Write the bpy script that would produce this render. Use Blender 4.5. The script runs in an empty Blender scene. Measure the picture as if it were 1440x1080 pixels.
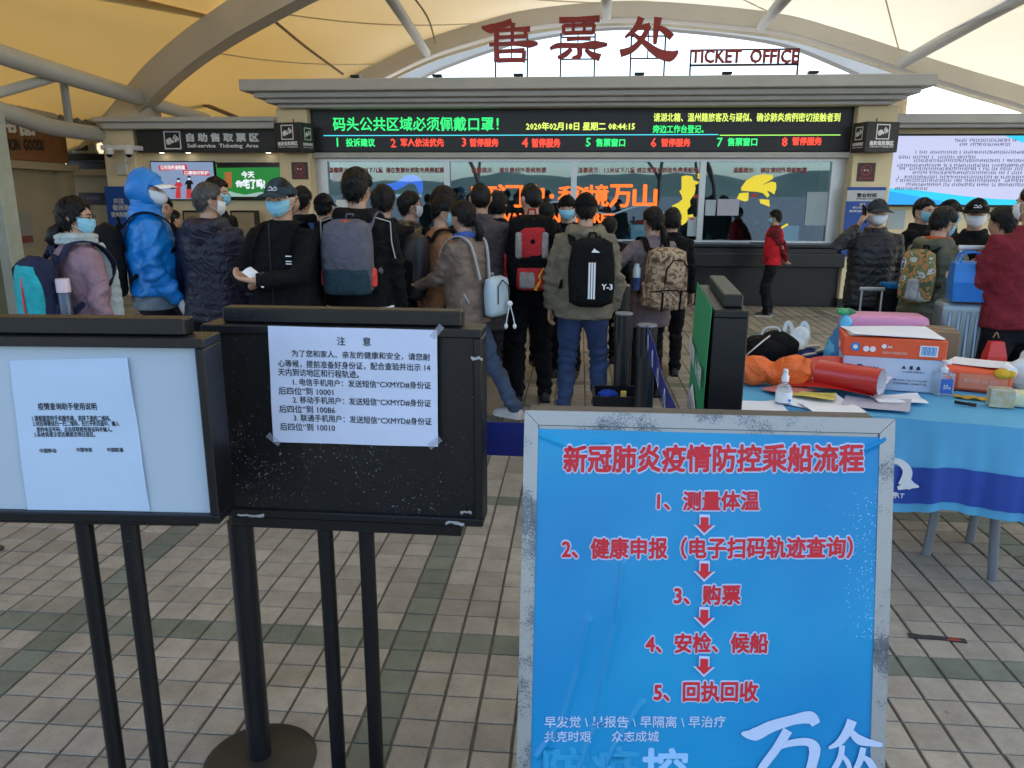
import bpy, bmesh, math, random
import numpy as np
from mathutils import Vector, Matrix, Quaternion
random.seed(7); RS = np.random.RandomState(11)
R = math.radians
C = bpy.context.scene.collection
SC = bpy.context.scene

# ------------------------------------------------------------------ camera
F = 1088.0; PITCH = R(13.84); YAW = R(4.84); ROLL = R(0.2); EYE = 1.7
CFW = Vector((-math.sin(YAW)*math.cos(PITCH), math.cos(YAW)*math.cos(PITCH), -math.sin(PITCH)))
CR0 = Vector((math.cos(YAW), math.sin(YAW), 0)); CU0 = CR0.cross(CFW)
CRT = CR0*math.cos(ROLL) + CU0*math.sin(ROLL); CUP = CU0*math.cos(ROLL) - CR0*math.sin(ROLL)
CAM = Vector((0, 0, EYE))
cd = bpy.data.cameras.new('camera'); cam = bpy.data.objects.new('camera', cd); C.objects.link(cam)
m3 = Matrix((CRT, CUP, -CFW)).transposed()
cam.matrix_world = Matrix.Translation(CAM) @ m3.to_4x4()
cd.sensor_width = 36; cd.lens = 36*F/1440; cd.clip_end = 3000; cd.clip_start = 0.05
SC.camera = cam
# ------------------------------------------------------------------ sky, sun, exposure
SUN_EL = R(40); SUN_AZ = R(72)          # azimuth clockwise from +Y (the building side)
w = bpy.data.worlds.new('World'); SC.world = w; w.use_nodes = True
nt = w.node_tree; bgn = nt.nodes['Background']; sky = nt.nodes.new('ShaderNodeTexSky')
sky.sky_type = 'NISHITA'; sky.sun_disc = False; sky.sun_elevation = SUN_EL; sky.sun_rotation = SUN_AZ
sky.dust_density = 1.2; sky.air_density = 1.0; sky.ozone_density = 1.0
nt.links.new(sky.outputs[0], bgn.inputs[0]); bgn.inputs[1].default_value = 0.15
sl = bpy.data.lights.new('sun', 'SUN'); sl.energy = 4.0; sl.angle = R(0.6); sl.color = (1, .95, .86)
so = bpy.data.objects.new('sun', sl); C.objects.link(so)
sdir = Vector((math.sin(SUN_AZ)*math.cos(SUN_EL), math.cos(SUN_AZ)*math.cos(SUN_EL), math.sin(SUN_EL)))
so.rotation_euler = sdir.to_track_quat('Z', 'Y').to_euler(); so.location = sdir*30
SC.view_settings.view_transform = 'Standard'; SC.view_settings.look = 'None'
SC.view_settings.exposure = 1.72; SC.view_settings.gamma = 1; SC.view_settings.use_curve_mapping = False
SC.cycles.max_bounces = 8; SC.cycles.transparent_max_bounces = 12
SC.cycles.use_denoising = True

# ------------------------------------------------------------------ helpers
def ray(px, py): return CFW + CRT*((px-720)/F) + CUP*((540-py)/F)
def at(px, py, Y): d = ray(px, py); return CAM + d*(Y/d.y)
def atz(px, py, z): d = ray(px, py); return CAM + d*((z-EYE)/d.z)
def wx(px, Y, z=1.2):                     # x of the pixel column px at depth Y and height z
    lo = at(px, 272, Y); hi = at(px, 540, Y)
    t = (z-lo.z)/(hi.z-lo.z) if abs(hi.z-lo.z) > 1e-6 else 0
    return lo.x + (hi.x-lo.x)*t
class Plane:
    def __init__(s, O, U, V): s.O = Vector(O); s.U = Vector(U).normalized(); s.V = Vector(V).normalized(); s.N = s.U.cross(s.V)
    def uv(s, px, py):
        d = ray(px, py); t = (s.O-CAM).dot(s.N)/d.dot(s.N); q = CAM + d*t - s.O
        return q.dot(s.U), q.dot(s.V)
    def p(s, u, v, n=0): return s.O + s.U*u + s.V*v + s.N*n
def wallplane(Y): return Plane((0, Y, 0), (1, 0, 0), (0, 0, 1))

def snoise(P, k, seed=0, n=6):
    r = np.random.RandomState(seed); P = np.asarray(P); out = np.zeros(len(P))
    for i in range(n):
        d = r.normal(size=3); d *= k/np.linalg.norm(d)*r.uniform(.6, 1.5); e = r.normal(size=3)*k*.35
        out += np.sin(P@d + r.uniform(0, 6.28) + 1.4*np.sin(P@e + r.uniform(0, 6.28)))
    return out/n**.5

class MB:
    def __init__(s, M=None): s.v = []; s.f = []; s.m = []; s.M = M or Matrix.Identity(4); s.mi = 0
    def add(s, vs, fs):
        n = len(s.v); M = s.M
        s.v += [tuple(M @ Vector(v)) for v in vs]; s.f += [tuple(i+n for i in f) for f in fs]; s.m += [s.mi]*len(fs); return s
    def box(s, x0, x1, y0, y1, z0, z1):
        return s.add([(x, y, z) for z in (z0, z1) for y in (y0, y1) for x in (x0, x1)],
                     [(0, 2, 3, 1), (4, 5, 7, 6), (0, 1, 5, 4), (2, 6, 7, 3), (0, 4, 6, 2), (1, 3, 7, 5)])
    def rbox(s, x0, x1, y0, y1, z0, z1, r=.01, seg=2, rot=None):
        bm = bmesh.new(); bmesh.ops.create_cube(bm, size=1)
        c = Vector(((x0+x1)/2, (y0+y1)/2, (z0+z1)/2))
        for v in bm.verts: v.co = Vector((v.co.x*(x1-x0), v.co.y*(y1-y0), v.co.z*(z1-z0)))
        bmesh.ops.bevel(bm, geom=bm.edges[:], offset=r, segments=seg, affect='EDGES', profile=.6)
        if rot: 
            for v in bm.verts: v.co = rot @ v.co
        bm.verts.index_update()
        s.add([v.co + c for v in bm.verts], [[v.index for v in f.verts] for f in bm.faces]); bm.free(); return s
    def loft(s, rings, cap=True, closed=True):
        n = len(rings[0]); vs = [p for r_ in rings for p in r_]; fs = []
        for i in range(len(rings)-1):
            for j in range(n if closed else n-1):
                k = (j+1) % n; fs.append((i*n+j, i*n+k, (i+1)*n+k, (i+1)*n+j))
        if cap and closed: fs.append(tuple(range(n-1, -1, -1))); fs.append(tuple((len(rings)-1)*n+j for j in range(n)))
        return s.add(vs, fs)
    def tube(s, pts, rad, n=10, flat=1.0, ref=None, cap=True, dome=False):
        pts = [Vector(p) for p in pts]; N = len(pts)
        if not hasattr(rad, '__len__'): rad = [rad]*N
        rings = []; pu = None
        for i, p in enumerate(pts):
            t = (pts[min(i+1, N-1)] - pts[max(i-1, 0)]).normalized()
            if pu is None:
                a = Vector(ref) if ref is not None else (Vector((0, 0, 1)) if abs(t.z) < .9 else Vector((1, 0, 0)))
                pu = (a - t*a.dot(t)).normalized()
            else: pu = (pu - t*pu.dot(t)).normalized()
            q = t.cross(pu); r_ = rad[i]
            ring = lambda rr, c: [c + q*(math.cos(2*math.pi*j/n)*rr) + pu*(math.sin(2*math.pi*j/n)*rr*flat) for j in range(n)]
            if dome and i == 0: rings += [ring(r_*.45, p - t*r_*.8), ring(r_*.85, p - t*r_*.45)]
            rings.append(ring(r_, p))
            if dome and i == N-1: rings += [ring(r_*.85, p + t*r_*.45), ring(r_*.45, p + t*r_*.8)]
        return s.loft(rings, cap)
    def ribbon(s, pts, nrm, wd, th=.004):           # flat strap along pts; nrm gives the outward direction per point
        pts = [Vector(p) for p in pts]; N = len(pts); rings = []
        if not hasattr(wd, '__len__'): wd = [wd]*N
        for i, p in enumerate(pts):
            t = (pts[min(i+1, N-1)] - pts[max(i-1, 0)]).normalized()
            n_ = Vector(nrm[i] if isinstance(nrm, list) else nrm); n_ = (n_ - t*n_.dot(t)).normalized(); q = t.cross(n_)
            h = wd[i]/2
            rings.append([p - q*h, p + q*h, p + q*h*.9 + n_*th, p - q*h*.9 + n_*th])
        return s.loft(rings)
    def lathe(s, prof, c=(0, 0, 0), n=24, ax='z'):
        rings = []
        for r_, z in prof:
            ring = []
            for j in range(n):
                a = 2*math.pi*j/n; ring.append((c[0]+r_*math.cos(a), c[1]+r_*math.sin(a), c[2]+z) if ax == 'z' else (c[0]+r_*math.cos(a), c[1]-z, c[2]+r_*math.sin(a)))
            rings.append(ring)
        return s.loft(rings)
    def ell(s, c, r, nu=20, nv=12, fn=None):
        rings = []
        for i in range(nv+1):
            e = -math.pi/2 + math.pi*(i+.02 if i == 0 else i-.02 if i == nv else i)/nv; ring = []
            for j in range(nu):
                a = 2*math.pi*j/nu; p = Vector((r[0]*math.cos(e)*math.cos(a), r[1]*math.cos(e)*math.sin(a), r[2]*math.sin(e)))
                ring.append(Vector(c) + (fn(p) if fn else p))
            rings.append(ring)
        return s.loft(rings)
    def grid(s, fn, nu, nv, th=0):
        vs = [fn(i/nu, j/nv) for j in range(nv+1) for i in range(nu+1)]; w_ = nu+1
        fs = [(j*w_+i, j*w_+i+1, (j+1)*w_+i+1, (j+1)*w_+i) for j in range(nv) for i in range(nu)]
        if th:
            vs = [Vector(v) for v in vs]; n = len(vs); vb = []
            for j in range(nv+1):
                for i in range(nu+1):
                    a = vs[j*w_+min(i+1, nu)] - vs[j*w_+max(i-1, 0)]; b = vs[min(j+1, nv)*w_+i] - vs[max(j-1, 0)*w_+i]
                    vb.append(vs[j*w_+i] - a.cross(b).normalized()*th)
            fs2 = [tuple(n+k for k in reversed(f)) for f in fs]; edge = []
            loop = [i for i in range(nu+1)] + [j*w_+nu for j in range(1, nv+1)] + [nv*w_+i for i in range(nu-1, -1, -1)] + [j*w_ for j in range(nv-1, 0, -1)]
            for a, b in zip(loop, loop[1:]+loop[:1]): edge.append((b, a, a+n, b+n))
            return s.add(vs+vb, fs+fs2+edge)
        return s.add(vs, fs)
    def prism(s, outl, pl, n0, n1):                  # outline (u,v) in Plane pl, from depth n0 to n1
        n = len(outl)
        vs = [pl.p(u, v, n0) for u, v in outl] + [pl.p(u, v, n1) for u, v in outl]
        fs = [(i, (i+1) % n, n+(i+1) % n, n+i) for i in range(n)] + [tuple(range(n-1, -1, -1)), tuple(range(n, 2*n))]
        return s.add(vs, fs)
    def mesh(s, name, mats, smooth=False):
        me = bpy.data.meshes.new(name); me.from_pydata(s.v, [], s.f)
        if not isinstance(mats, (list, tuple)): mats = [mats]
        for m_ in mats: me.materials.append(m_)
        if len(mats) > 1: me.polygons.foreach_set('material_index', s.m)
        if smooth: me.polygons.foreach_set('use_smooth', [True]*len(me.polygons))
        me.update(); return me
    def build(s, name, mats, parent=None, smooth=False, fix=True, ang=None):
        me = s.mesh(name, mats, smooth)
        if fix:
            bm = bmesh.new(); bm.from_mesh(me); bmesh.ops.recalc_face_normals(bm, faces=bm.faces[:]); bm.to_mesh(me); bm.free()
        o = bpy.data.objects.new(name, me); C.objects.link(o); o.parent = parent
        if smooth and ang is None: ang = 50
        if ang: 
            try: me.set_sharp_from_angle(angle=R(ang))
            except Exception: pass
        return o

def thing(name, label, cat, loc=(0, 0, 0), rz=0, group=None, kind=None):
    o = bpy.data.objects.new(name, None); C.objects.link(o); o.location = loc; o.rotation_euler = (0, 0, rz)
    o.empty_display_size = .1
    return tag(o, label, cat, group, kind)
def tag(o, label=None, cat=None, group=None, kind=None):
    if label: o['label'] = label
    if cat: o['category'] = cat
    if group: o['group'] = group
    if kind: o['kind'] = kind
    return o
def copy_tree(o, parent=None, loc=None, rz=None, label=None):
    c = o.copy(); C.objects.link(c); c.parent = parent
    if loc is not None: c.location = loc
    if rz is not None: c.rotation_euler = (0, 0, rz)
    if label: c['label'] = label
    for ch in o.children: copy_tree(ch, c)
    return c
def local(root): return root.matrix_basis.inverted()

# ------------------------------------------------------------------ materials
MC = {}
def N(nt, t, **kw):
    n = nt.nodes.new('ShaderNode'+t)
    for k, v in kw.items(): setattr(n, k, v)
    return n
def pm(name, col, rough=.6, metal=0, var=.15, scale=6, bump=.15, bscale=60, col2=None, spec=.5, coat=0, sheen=0, bdist=.002, thr=None, alpha=None, trans=0, stretch=None, detail=4, crease=0):
    key = name
    if key in MC: return MC[key]
    m = bpy.data.materials.new(name); m.use_nodes = True; nt = m.node_tree; L = nt.links.new; b = nt.nodes['Principled BSDF']
    tc = N(nt, 'TexCoord'); vec = tc.outputs['Object']
    if stretch:
        mp = N(nt, 'Mapping'); mp.inputs['Scale'].default_value = stretch; L(vec, mp.inputs[0]); vec = mp.outputs[0]
    n = N(nt, 'TexNoise'); n.inputs['Scale'].default_value = scale; n.inputs['Detail'].default_value = detail; L(vec, n.inputs['Vector'])
    rp = N(nt, 'ValToRGB'); L(n.outputs['Fac'], rp.inputs[0])
    c2 = col2 or tuple(c*(1-var) for c in col)
    lo, hi = thr or (.3, .7)
    rp.color_ramp.elements[0].position = lo; rp.color_ramp.elements[1].position = hi
    rp.color_ramp.elements[0].color = (*c2, 1); rp.color_ramp.elements[1].color = (*col, 1)
    L(rp.outputs[0], b.inputs['Base Color'])
    b.inputs['Roughness'].default_value = rough; b.inputs['Metallic'].default_value = metal
    b.inputs['Specular IOR Level'].default_value = spec; b.inputs['Coat Weight'].default_value = coat; b.inputs['Sheen Weight'].default_value = sheen
    b.inputs['Transmission Weight'].default_value = trans
    if alpha is not None: b.inputs['Alpha'].default_value = alpha
    if crease:
        ncr = N(nt, 'TexNoise'); ncr.inputs['Scale'].default_value = crease; ncr.inputs['Detail'].default_value = 4; ncr.inputs['Distortion'].default_value = .8; L(tc.outputs['Object'], ncr.inputs['Vector'])
        rg = N(nt, 'ValToRGB'); rg.color_ramp.elements[0].position = .38; rg.color_ramp.elements[1].position = .60; e3 = rg.color_ramp.elements.new(.49); rg.color_ramp.elements[0].color = (0, 0, 0, 1); rg.color_ramp.elements[2].color = (0, 0, 0, 1); e3.color = (1, 1, 1, 1); L(ncr.outputs['Fac'], rg.inputs[0])
        bc = N(nt, 'Bump'); bc.inputs['Strength'].default_value = .55; bc.inputs['Distance'].default_value = .012; L(rg.outputs[0], bc.inputs['Height']); L(bc.outputs[0], b.inputs['Normal'])
    if bump:
        nb = N(nt, 'TexNoise'); nb.inputs['Scale'].default_value = bscale; nb.inputs['Detail'].default_value = 3; L(vec, nb.inputs['Vector'])
        bp = N(nt, 'Bump'); bp.inputs['Strength'].default_value = bump; bp.inputs['Distance'].default_value = bdist
        L(nb.outputs['Fac'], bp.inputs['Height']); L(bp.outputs[0], b.inputs['Normal'])
        if crease: L(bc.outputs[0], bp.inputs['Normal'])
    MC[key] = m; return m
def fab(col, name=None, rough=.85, **kw):
    kw.setdefault('crease', 7)
    if max(col) < .035: col = tuple(c*.5 for c in col)
    return pm(name or 'fabric_%02x%02x%02x' % tuple(int(min(1, c)*255) for c in col), col, rough, var=.3, scale=14, bump=.5, bscale=180, sheen=0, bdist=.004, spec=.16, **kw)
EK = .46
def emit(name, col, st=1.0, rough=.4, base=(.01, .01, .01)):
    if name in MC: return MC[name]
    m = bpy.data.materials.new(name); m.use_nodes = True; b = m.node_tree.nodes['Principled BSDF']
    b.inputs['Base Color'].default_value = (*base, 1); b.inputs['Roughness'].default_value = rough
    b.inputs['Emission Color'].default_value = (*col, 1); b.inputs['Emission Strength'].default_value = st*EK
    MC[name] = m; return m
def patt(name, cols, scale=18, rough=.85, kind='v'):      # blotched print (camouflage)
    if name in MC: return MC[name]
    m = bpy.data.materials.new(name); m.use_nodes = True; nt = m.node_tree; L = nt.links.new; b = nt.nodes['Principled BSDF']
    tc = N(nt, 'TexCoord'); n = N(nt, 'TexNoise'); n.inputs['Scale'].default_value = scale*.7; n.inputs['Detail'].default_value = 3
    L(tc.outputs['Object'], n.inputs['Vector']); rp = N(nt, 'ValToRGB'); rp.color_ramp.interpolation = 'CONSTANT'; L(n.outputs['Fac'], rp.inputs[0])
    el = rp.color_ramp.elements; k = len(cols); pos = [0] + [.36 + .28*i/(k-1) for i in range(1, k)]
    while len(el) < k: el.new(.5)
    for i in range(k): el[i].position = pos[i]; el[i].color = (*cols[i], 1)
    L(rp.outputs[0], b.inputs['Base Color']); b.inputs['Roughness'].default_value = rough; MC[name] = m; return m

M_skin = pm('skin', (.50, .29, .19), .5, var=.18, scale=12, bump=.15, bscale=200, sheen=.05)
M_hair = pm('black_hair', (.0045, .0038, .0035), .5, spec=.25, var=.5, scale=30, bump=.6, bscale=90, stretch=(1, 1, .25), bdist=.004)
M_hairg = pm('greying_hair', (.07, .065, .06), .5, var=.6, scale=40, bump=.6, bscale=90, bdist=.004)
M_mblue = pm('mask_blue', (.25, .56, .72), .8, var=.08, bump=.2, bscale=90)
M_mwhite = pm('mask_white', (.78, .79, .8), .8, var=.06, bump=.2, bscale=90)
M_black = pm('black_fabric', (.0032, .0032, .004), .8, var=.4, scale=14, bump=.5, bscale=180, bdist=.004, spec=.15, crease=7)
M_wht = pm('white_plastic', (.75, .76, .78), .4, var=.06)
M_paper = pm('white_paper', (.74, .76, .80), .85, var=.04, scale=3, bump=.1, bscale=12, bdist=.01)
M_stone = pm('stone_trim', (.50, .49, .47), .75, var=.12, scale=2.5, bump=.2, bscale=40)
M_wall = pm('cream_render', (.80, .66, .42), .8, var=.10, scale=1.5, bump=.3, bscale=150, bdist=.003)
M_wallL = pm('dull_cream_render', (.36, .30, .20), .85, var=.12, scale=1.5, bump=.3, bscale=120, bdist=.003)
M_alu = pm('aluminium', (.55, .55, .56), .38, metal=.7, var=.08, scale=20, bump=.05)
M_darkmetal = pm('dark_steel', (.012, .012, .014), .4, metal=.4, var=.3)
M_tube = pm('painted_grey_steel', (.48, .49, .48), .45, var=.12, scale=1.5, bump=.05)
M_arch = pm('painted_arch_steel', (.56, .53, .48), .55, var=.14, scale=.8, bump=.08, bscale=8)
M_dgrey = pm('charcoal_sign', (.022, .022, .025), .5, var=.15)
M_red = pm('red_sign_letters', (.33, .025, .02), .45, var=.25, scale=10)
M_ink = pm('black_ink', (.015, .015, .02), .7, bump=0)
M_cter = pm('dark_granite', (.018, .018, .02), .3, var=.5, scale=90, bump=.1)

# ------------------------------------------------------------------ lettering
def textmesh(s, bold=0, res=2):
    c = bpy.data.curves.new('t', 'FONT'); c.body = s; c.size = 1; c.resolution_u = res
    o = bpy.data.objects.new('t', c); me = bpy.data.meshes.new_from_object(o)
    v = np.array([tuple(x.co) for x in me.vertices]); f = [tuple(p.vertices) for p in me.polygons]
    bpy.data.objects.remove(o); bpy.data.curves.remove(c); bpy.data.meshes.remove(me)
    if not len(v): return None
    v[:, 2] = 0
    v[:, :2] -= v[:, :2].min(0); return v, f
def ring_offsets(b, n=8): return [(0, 0)] + [(b*math.cos(2*math.pi*i/n), b*math.sin(2*math.pi*i/n)) for i in range(n)] if b else [(0, 0)]
def text(s, mat, parent, pl, u0, v0, wd=None, ht=None, bold=0, off=.002, th=0, name='lettering', inv=None, warp=None, nring=8, res=2, tilt=0):
    """lettering as thin geometry on Plane pl: bounding box starts at (u0,v0), is wd wide and/or ht high"""
    tm = textmesh(s, res=res)
    if tm is None: return None
    v, f = tm; W, Hh = v[:, 0].max(), v[:, 1].max()
    sx = wd/W if wd else None; sy = ht/Hh if ht else None
    sx = sx or sy; sy = sy or sx
    P = []; Fs = []; k = 0
    for i, (dx, dy) in enumerate(ring_offsets(bold, nring)):
        n0 = len(P)
        for x, y, _ in v:
            uu = u0 + (x+dx)*sx; vv = v0 + (y+dy)*sy + tilt*(x*sx); nn = off + i*.00012
            if warp: nn += warp(uu, vv)
            P.append(pl.p(uu, vv, nn))
        Fs += [tuple(a+n0 for a in ff) for ff in f]
    if th:
        n0 = len(P); me_e = {}
        for ff in Fs:
            for a, b in zip(ff, ff[1:]+ff[:1]): me_e[(a, b)] = me_e.get((a, b), 0)+1
        P += [p - pl.N*th for p in P]
        Fs += [tuple(a+n0 for a in reversed(ff)) for ff in Fs[:]]
        Fs += [(b, a, a+n0, b+n0) for (a, b) in me_e if (b, a) not in me_e]
    mb = MB(inv or (local(parent) if parent else None)); mb.add(P, Fs)
    return mb.build(name, mat, parent, fix=False)
def textpx(s, mat, parent, pl, px0, py0, px1, py1, dy=0, **kw):
    a = pl.uv(px0, py1); b = pl.uv(px1, py0); c = pl.uv(px0, py0); d = pl.uv(px1, py1+dy)
    if len(s) == 1 and s.isdigit(): return text(s, mat, parent, pl, a[0], a[1], ht=c[1]-a[1], **kw)
    tilt = (d[1]-a[1])/(d[0]-a[0])
    return text(s, mat, parent, pl, a[0], a[1], wd=b[0]-a[0], ht=c[1]-a[1], tilt=tilt, **kw)
def stroke_poly(pts, wd, n=6):
    """smooth brush stroke: polyline pts with widths wd -> outline"""
    P = [Vector((x, y)) for x, y in pts]; W_ = list(wd); out = []; ws = []
    for i in range(len(P)-1):
        p0 = P[max(i-1, 0)]; p1 = P[i]; p2 = P[i+1]; p3 = P[min(i+2, len(P)-1)]
        for k in range(n):
            t = k/n; out.append(.5*((2*p1) + (p2-p0)*t + (2*p0-5*p1+4*p2-p3)*t*t + (3*p1-p0-3*p2+p3)*t**3)); ws.append(W_[i]*(1-t)+W_[i+1]*t)
    out.append(P[-1]); ws.append(W_[-1])
    L_, R_ = [], []
    for i, p in enumerate(out):
        t = (out[min(i+1, len(out)-1)] - out[max(i-1, 0)]).normalized(); q = Vector((-t.y, t.x))*(ws[i]/2)
        L_.append(p+q); R_.append(p-q)
    return L_, R_
def strokes(ss, mat, parent, pl, conv, th, name='lettering', off=0.0, step=.0006):
    mb = MB(local(parent) if parent else None)
    for k, (pts, wd) in enumerate(ss):
        q = [conv(*p) for p in pts]; sc = abs(conv(100, 0)[0]-conv(0, 0)[0])/100
        L_, R_ = stroke_poly(q, [a*sc for a in wd]); o_ = off + k*step
        rings = [[pl.p(a.x, a.y, o_), pl.p(b.x, b.y, o_), pl.p(b.x, b.y, o_-th), pl.p(a.x, a.y, o_-th)] for a, b in zip(L_, R_)]
        mb.loft(rings)
    return mb.build(name, mat, parent)
# ------------------------------------------------------------------ ground and tiled floor
PX, PY = .1278, .1312; X0, Y0 = -.5567, 2.594
def tilemat(name, col):
    m = bpy.data.materials.new(name); m.use_nodes = True; nt = m.node_tree; L = nt.links.new; b = nt.nodes['Principled BSDF']
    g = N(nt, 'NewGeometry'); sub = N(nt, 'VectorMath', operation='SUBTRACT'); sub.inputs[1].default_value = (X0, Y0, -5); L(g.outputs['Position'], sub.inputs[0])
    dv = N(nt, 'VectorMath', operation='DIVIDE'); dv.inputs[1].default_value = (PX, PY, 1000); L(sub.outputs[0], dv.inputs[0])
    fl = N(nt, 'VectorMath', operation='FLOOR'); L(dv.outputs[0], fl.inputs[0]); wn = N(nt, 'TexWhiteNoise'); L(fl.outputs[0], wn.inputs['Vector'])
    n1 = N(nt, 'TexNoise'); n1.inputs['Scale'].default_value = 9; n1.inputs['Detail'].default_value = 8; n1.inputs['Roughness'].default_value = .7; L(g.outputs['Position'], n1.inputs['Vector'])
    n2 = N(nt, 'TexNoise'); n2.inputs['Scale'].default_value = 130; n2.inputs['Detail'].default_value = 2; L(g.outputs['Position'], n2.inputs['Vector'])
    n3 = N(nt, 'TexNoise'); n3.inputs['Scale'].default_value = 1.1; n3.inputs['Detail'].default_value = 4; L(g.outputs['Position'], n3.inputs['Vector'])
    def mul(a, lo, hi):
        mr = N(nt, 'MapRange'); mr.inputs['To Min'].default_value = lo; mr.inputs['To Max'].default_value = hi; mr.inputs['From Min'].default_value = .25; mr.inputs['From Max'].default_value = .75; L(a, mr.inputs['Value']); return mr.outputs[0]
    a = mul(wn.outputs['Value'], .86, 1.08); c_ = mul(n1.outputs['Fac'], .68, 1.16); d = mul(n2.outputs['Fac'], .86, 1.08); e = mul(n3.outputs['Fac'], .74, 1.14)
    p = a
    for q in (c_, d, e):
        mm = N(nt, 'Math', operation='MULTIPLY'); L(p, mm.inputs[0]); L(q, mm.inputs[1]); p = mm.outputs[0]
    sp = N(nt, 'MapRange'); sp.inputs['From Min'].default_value = .72; sp.inputs['From Max'].default_value = .78; sp.inputs['To Min'].default_value = 1; sp.inputs['To Max'].default_value = .35
    n4 = N(nt, 'TexNoise'); n4.inputs['Scale'].default_value = 16; n4.inputs['Detail'].default_value = 5; L(g.outputs['Position'], n4.inputs['Vector']); L(n4.outputs['Fac'], sp.inputs['Value'])
    mm = N(nt, 'Math', operation='MULTIPLY'); L(p, mm.inputs[0]); L(sp.outputs[0], mm.inputs[1])
    vm = N(nt, 'VectorMath', operation='SCALE'); vm.inputs[0].default_value = col; L(mm.outputs[0], vm.inputs['Scale'])
    L(vm.outputs[0], b.inputs['Base Color']); b.inputs['Roughness'].default_value = .5; b.inputs['Specular IOR Level'].default_value = .4
    bp = N(nt, 'Bump'); bp.inputs['Strength'].default_value = .35; bp.inputs['Distance'].default_value = .003; L(n1.outputs['Fac'], bp.inputs['Height']); L(bp.outputs[0], b.inputs['Normal'])
    return m
M_tile = tilemat('beige_tile', (.36, .322, .262)); M_tileg = tilemat('green_grey_tile', (.19, .21, .165))
M_grout = pm('grout', (.13, .115, .095), .95, var=.35, scale=20, bump=.5, bscale=90)
ground = tag(MB().box(-400, 400, -900, 900, -.3, -.02).build('ground', pm('pavement', (.10, .10, .10), .9, var=.2, scale=.5)), kind='structure')
floor = tag(MB().box(-9.5, 12.5, -3, 13.4, -.019, -.006).build('floor', M_grout), kind='structure')
tv = []
for vi in range(3):
    r = random.Random(vi); g = .0045; gx = .0058
    def tile_geo(cx=0, cy=0, r=r):
        hx, hy = PX/2-gx+r.uniform(-.0008, .0008), PY/2-g*.72+r.uniform(-.0008, .0008); ch = .0035
        a, b = r.uniform(-.0009, .0009), r.uniform(-.0009, .0009); z = r.uniform(-.0006, .0006)
        o = [(sx*hx, sy*hy) for sx, sy in ((-1, -1), (1, -1), (1, 1), (-1, 1))]
        vs = [(cx+x, cy+y, -.008) for x, y in o] + [(cx+x, cy+y, -.002+z+a*(x/hx)+b*(y/hy)) for x, y in o] + \
             [(cx+x-ch*(1 if x > 0 else -1), cy+y-ch*(1 if y > 0 else -1), z+a*(x/hx)+b*(y/hy)) for x, y in o]
        fs = [(i, (i+1) % 4, 4+(i+1) % 4, 4+i) for i in range(4)] + [(4+i, 4+(i+1) % 4, 8+(i+1) % 4, 8+i) for i in range(4)] + [(8, 9, 10, 11)]
        return vs, fs
    for mt in (M_tile, M_tileg):
        mb = MB(); mb.add(*tile_geo()); tv.append(mb.mesh('tile', mt))
def isgreen(i, j):
    if j % 11 == 0: return True
    return (i+1) % 11 == 0
def pix(x, y, z=0):
    v = Vector((x, y, z)) - CAM; d = v.dot(CFW)
    return 720 + F*v.dot(CRT)/d, 540 - F*v.dot(CUP)/d
cells = []
for i in range(-66, 96):
    for j in range(-13, 79):
        cx, cy = X0+(i+.5)*PX, Y0+(j+.5)*PY
        if cy > 12.35 and -4.5 < cx < 4.5: continue
        if cx < -8.6 or cx > 11: continue
        inview = False
        if cy > 1.2:
            q = pix(cx, cy); inview = -20 < q[0] < 1460 and q[1] < 1100
        cells.append((i, j, cx, cy, inview))
vis = sorted([c for c in cells if c[4]], key=lambda c: c[3]**2+c[2]**2)
near = set((c[0], c[1]) for c in vis[:300])
rest = {0: MB(), 1: MB()}
fld = MB()
for i, j, cx, cy, iv in cells:
    gcol = isgreen(i, j)
    if (i, j) in near:
        o = bpy.data.objects.new('tile', tv[random.randrange(3)*2 + (1 if gcol else 0)]); C.objects.link(o); o.location = (cx, cy, 0); o.parent = floor
        if random.random() < .5: o.rotation_euler = (0, 0, math.pi)
    elif iv or (-4 < cx < 5 and cy > -1):
        vs, fs = tile_geo(cx, cy, random); n = len(fld.v); fld.v += vs; fld.f += [tuple(k+n for k in f) for f in fs]; fld.m += [1 if gcol else 0]*len(fs)
tag(fld.build('tile_field', [M_tile, M_tileg], floor, fix=False), kind='stuff')

# ------------------------------------------------------------------ ticket office building
office = thing('ticket_office', 'cream ticket office building with stepped grey cornice, four service windows and dark granite counter', 'building', (0, 12.4, 0))
def ob(name, mat, fn, parent=office, **k):
    mb = MB(Matrix.Translation(-Vector(office.location)) if parent is office or getattr(parent, 'parent', None) is office else local(parent)); fn(mb); return mb.build(name, mat, parent, **k)
def bx(x0, x1, y0, y1, z0, z1): return lambda mb: mb.box(x0, x1, y0, y1, z0, z1)
X = lambda px, Y, py=200: at(px, py, Y).x
Z = lambda py, Y, px=820: at(px, py, Y).z
c0, c1 = at(335, 110, 11.8).x, at(1320, 105, 11.8).x
zt = [Z(107, 11.8), Z(124, 11.8), Z(134, 11.93), Z(142, 12.04), Z(149.5, 12.16)]
for k, (yf, ins) in enumerate(((11.8, 0), (11.93, .15), (12.04, .29), (12.16, .42))):
    ob('cornice', M_stone, lambda mb: mb.rbox(c0+ins, c1-ins, yf, 14.2, zt[k+1]+.002*(k == 3), zt[k]-.002*(k > 0), .012, 1))
pl0, pl1 = X(394, 12.3, 250), X(436, 12.3, 250); pr0, pr1 = X(1192, 12.3, 300), X(1247, 12.3, 300)
zc = zt[4]
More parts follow.
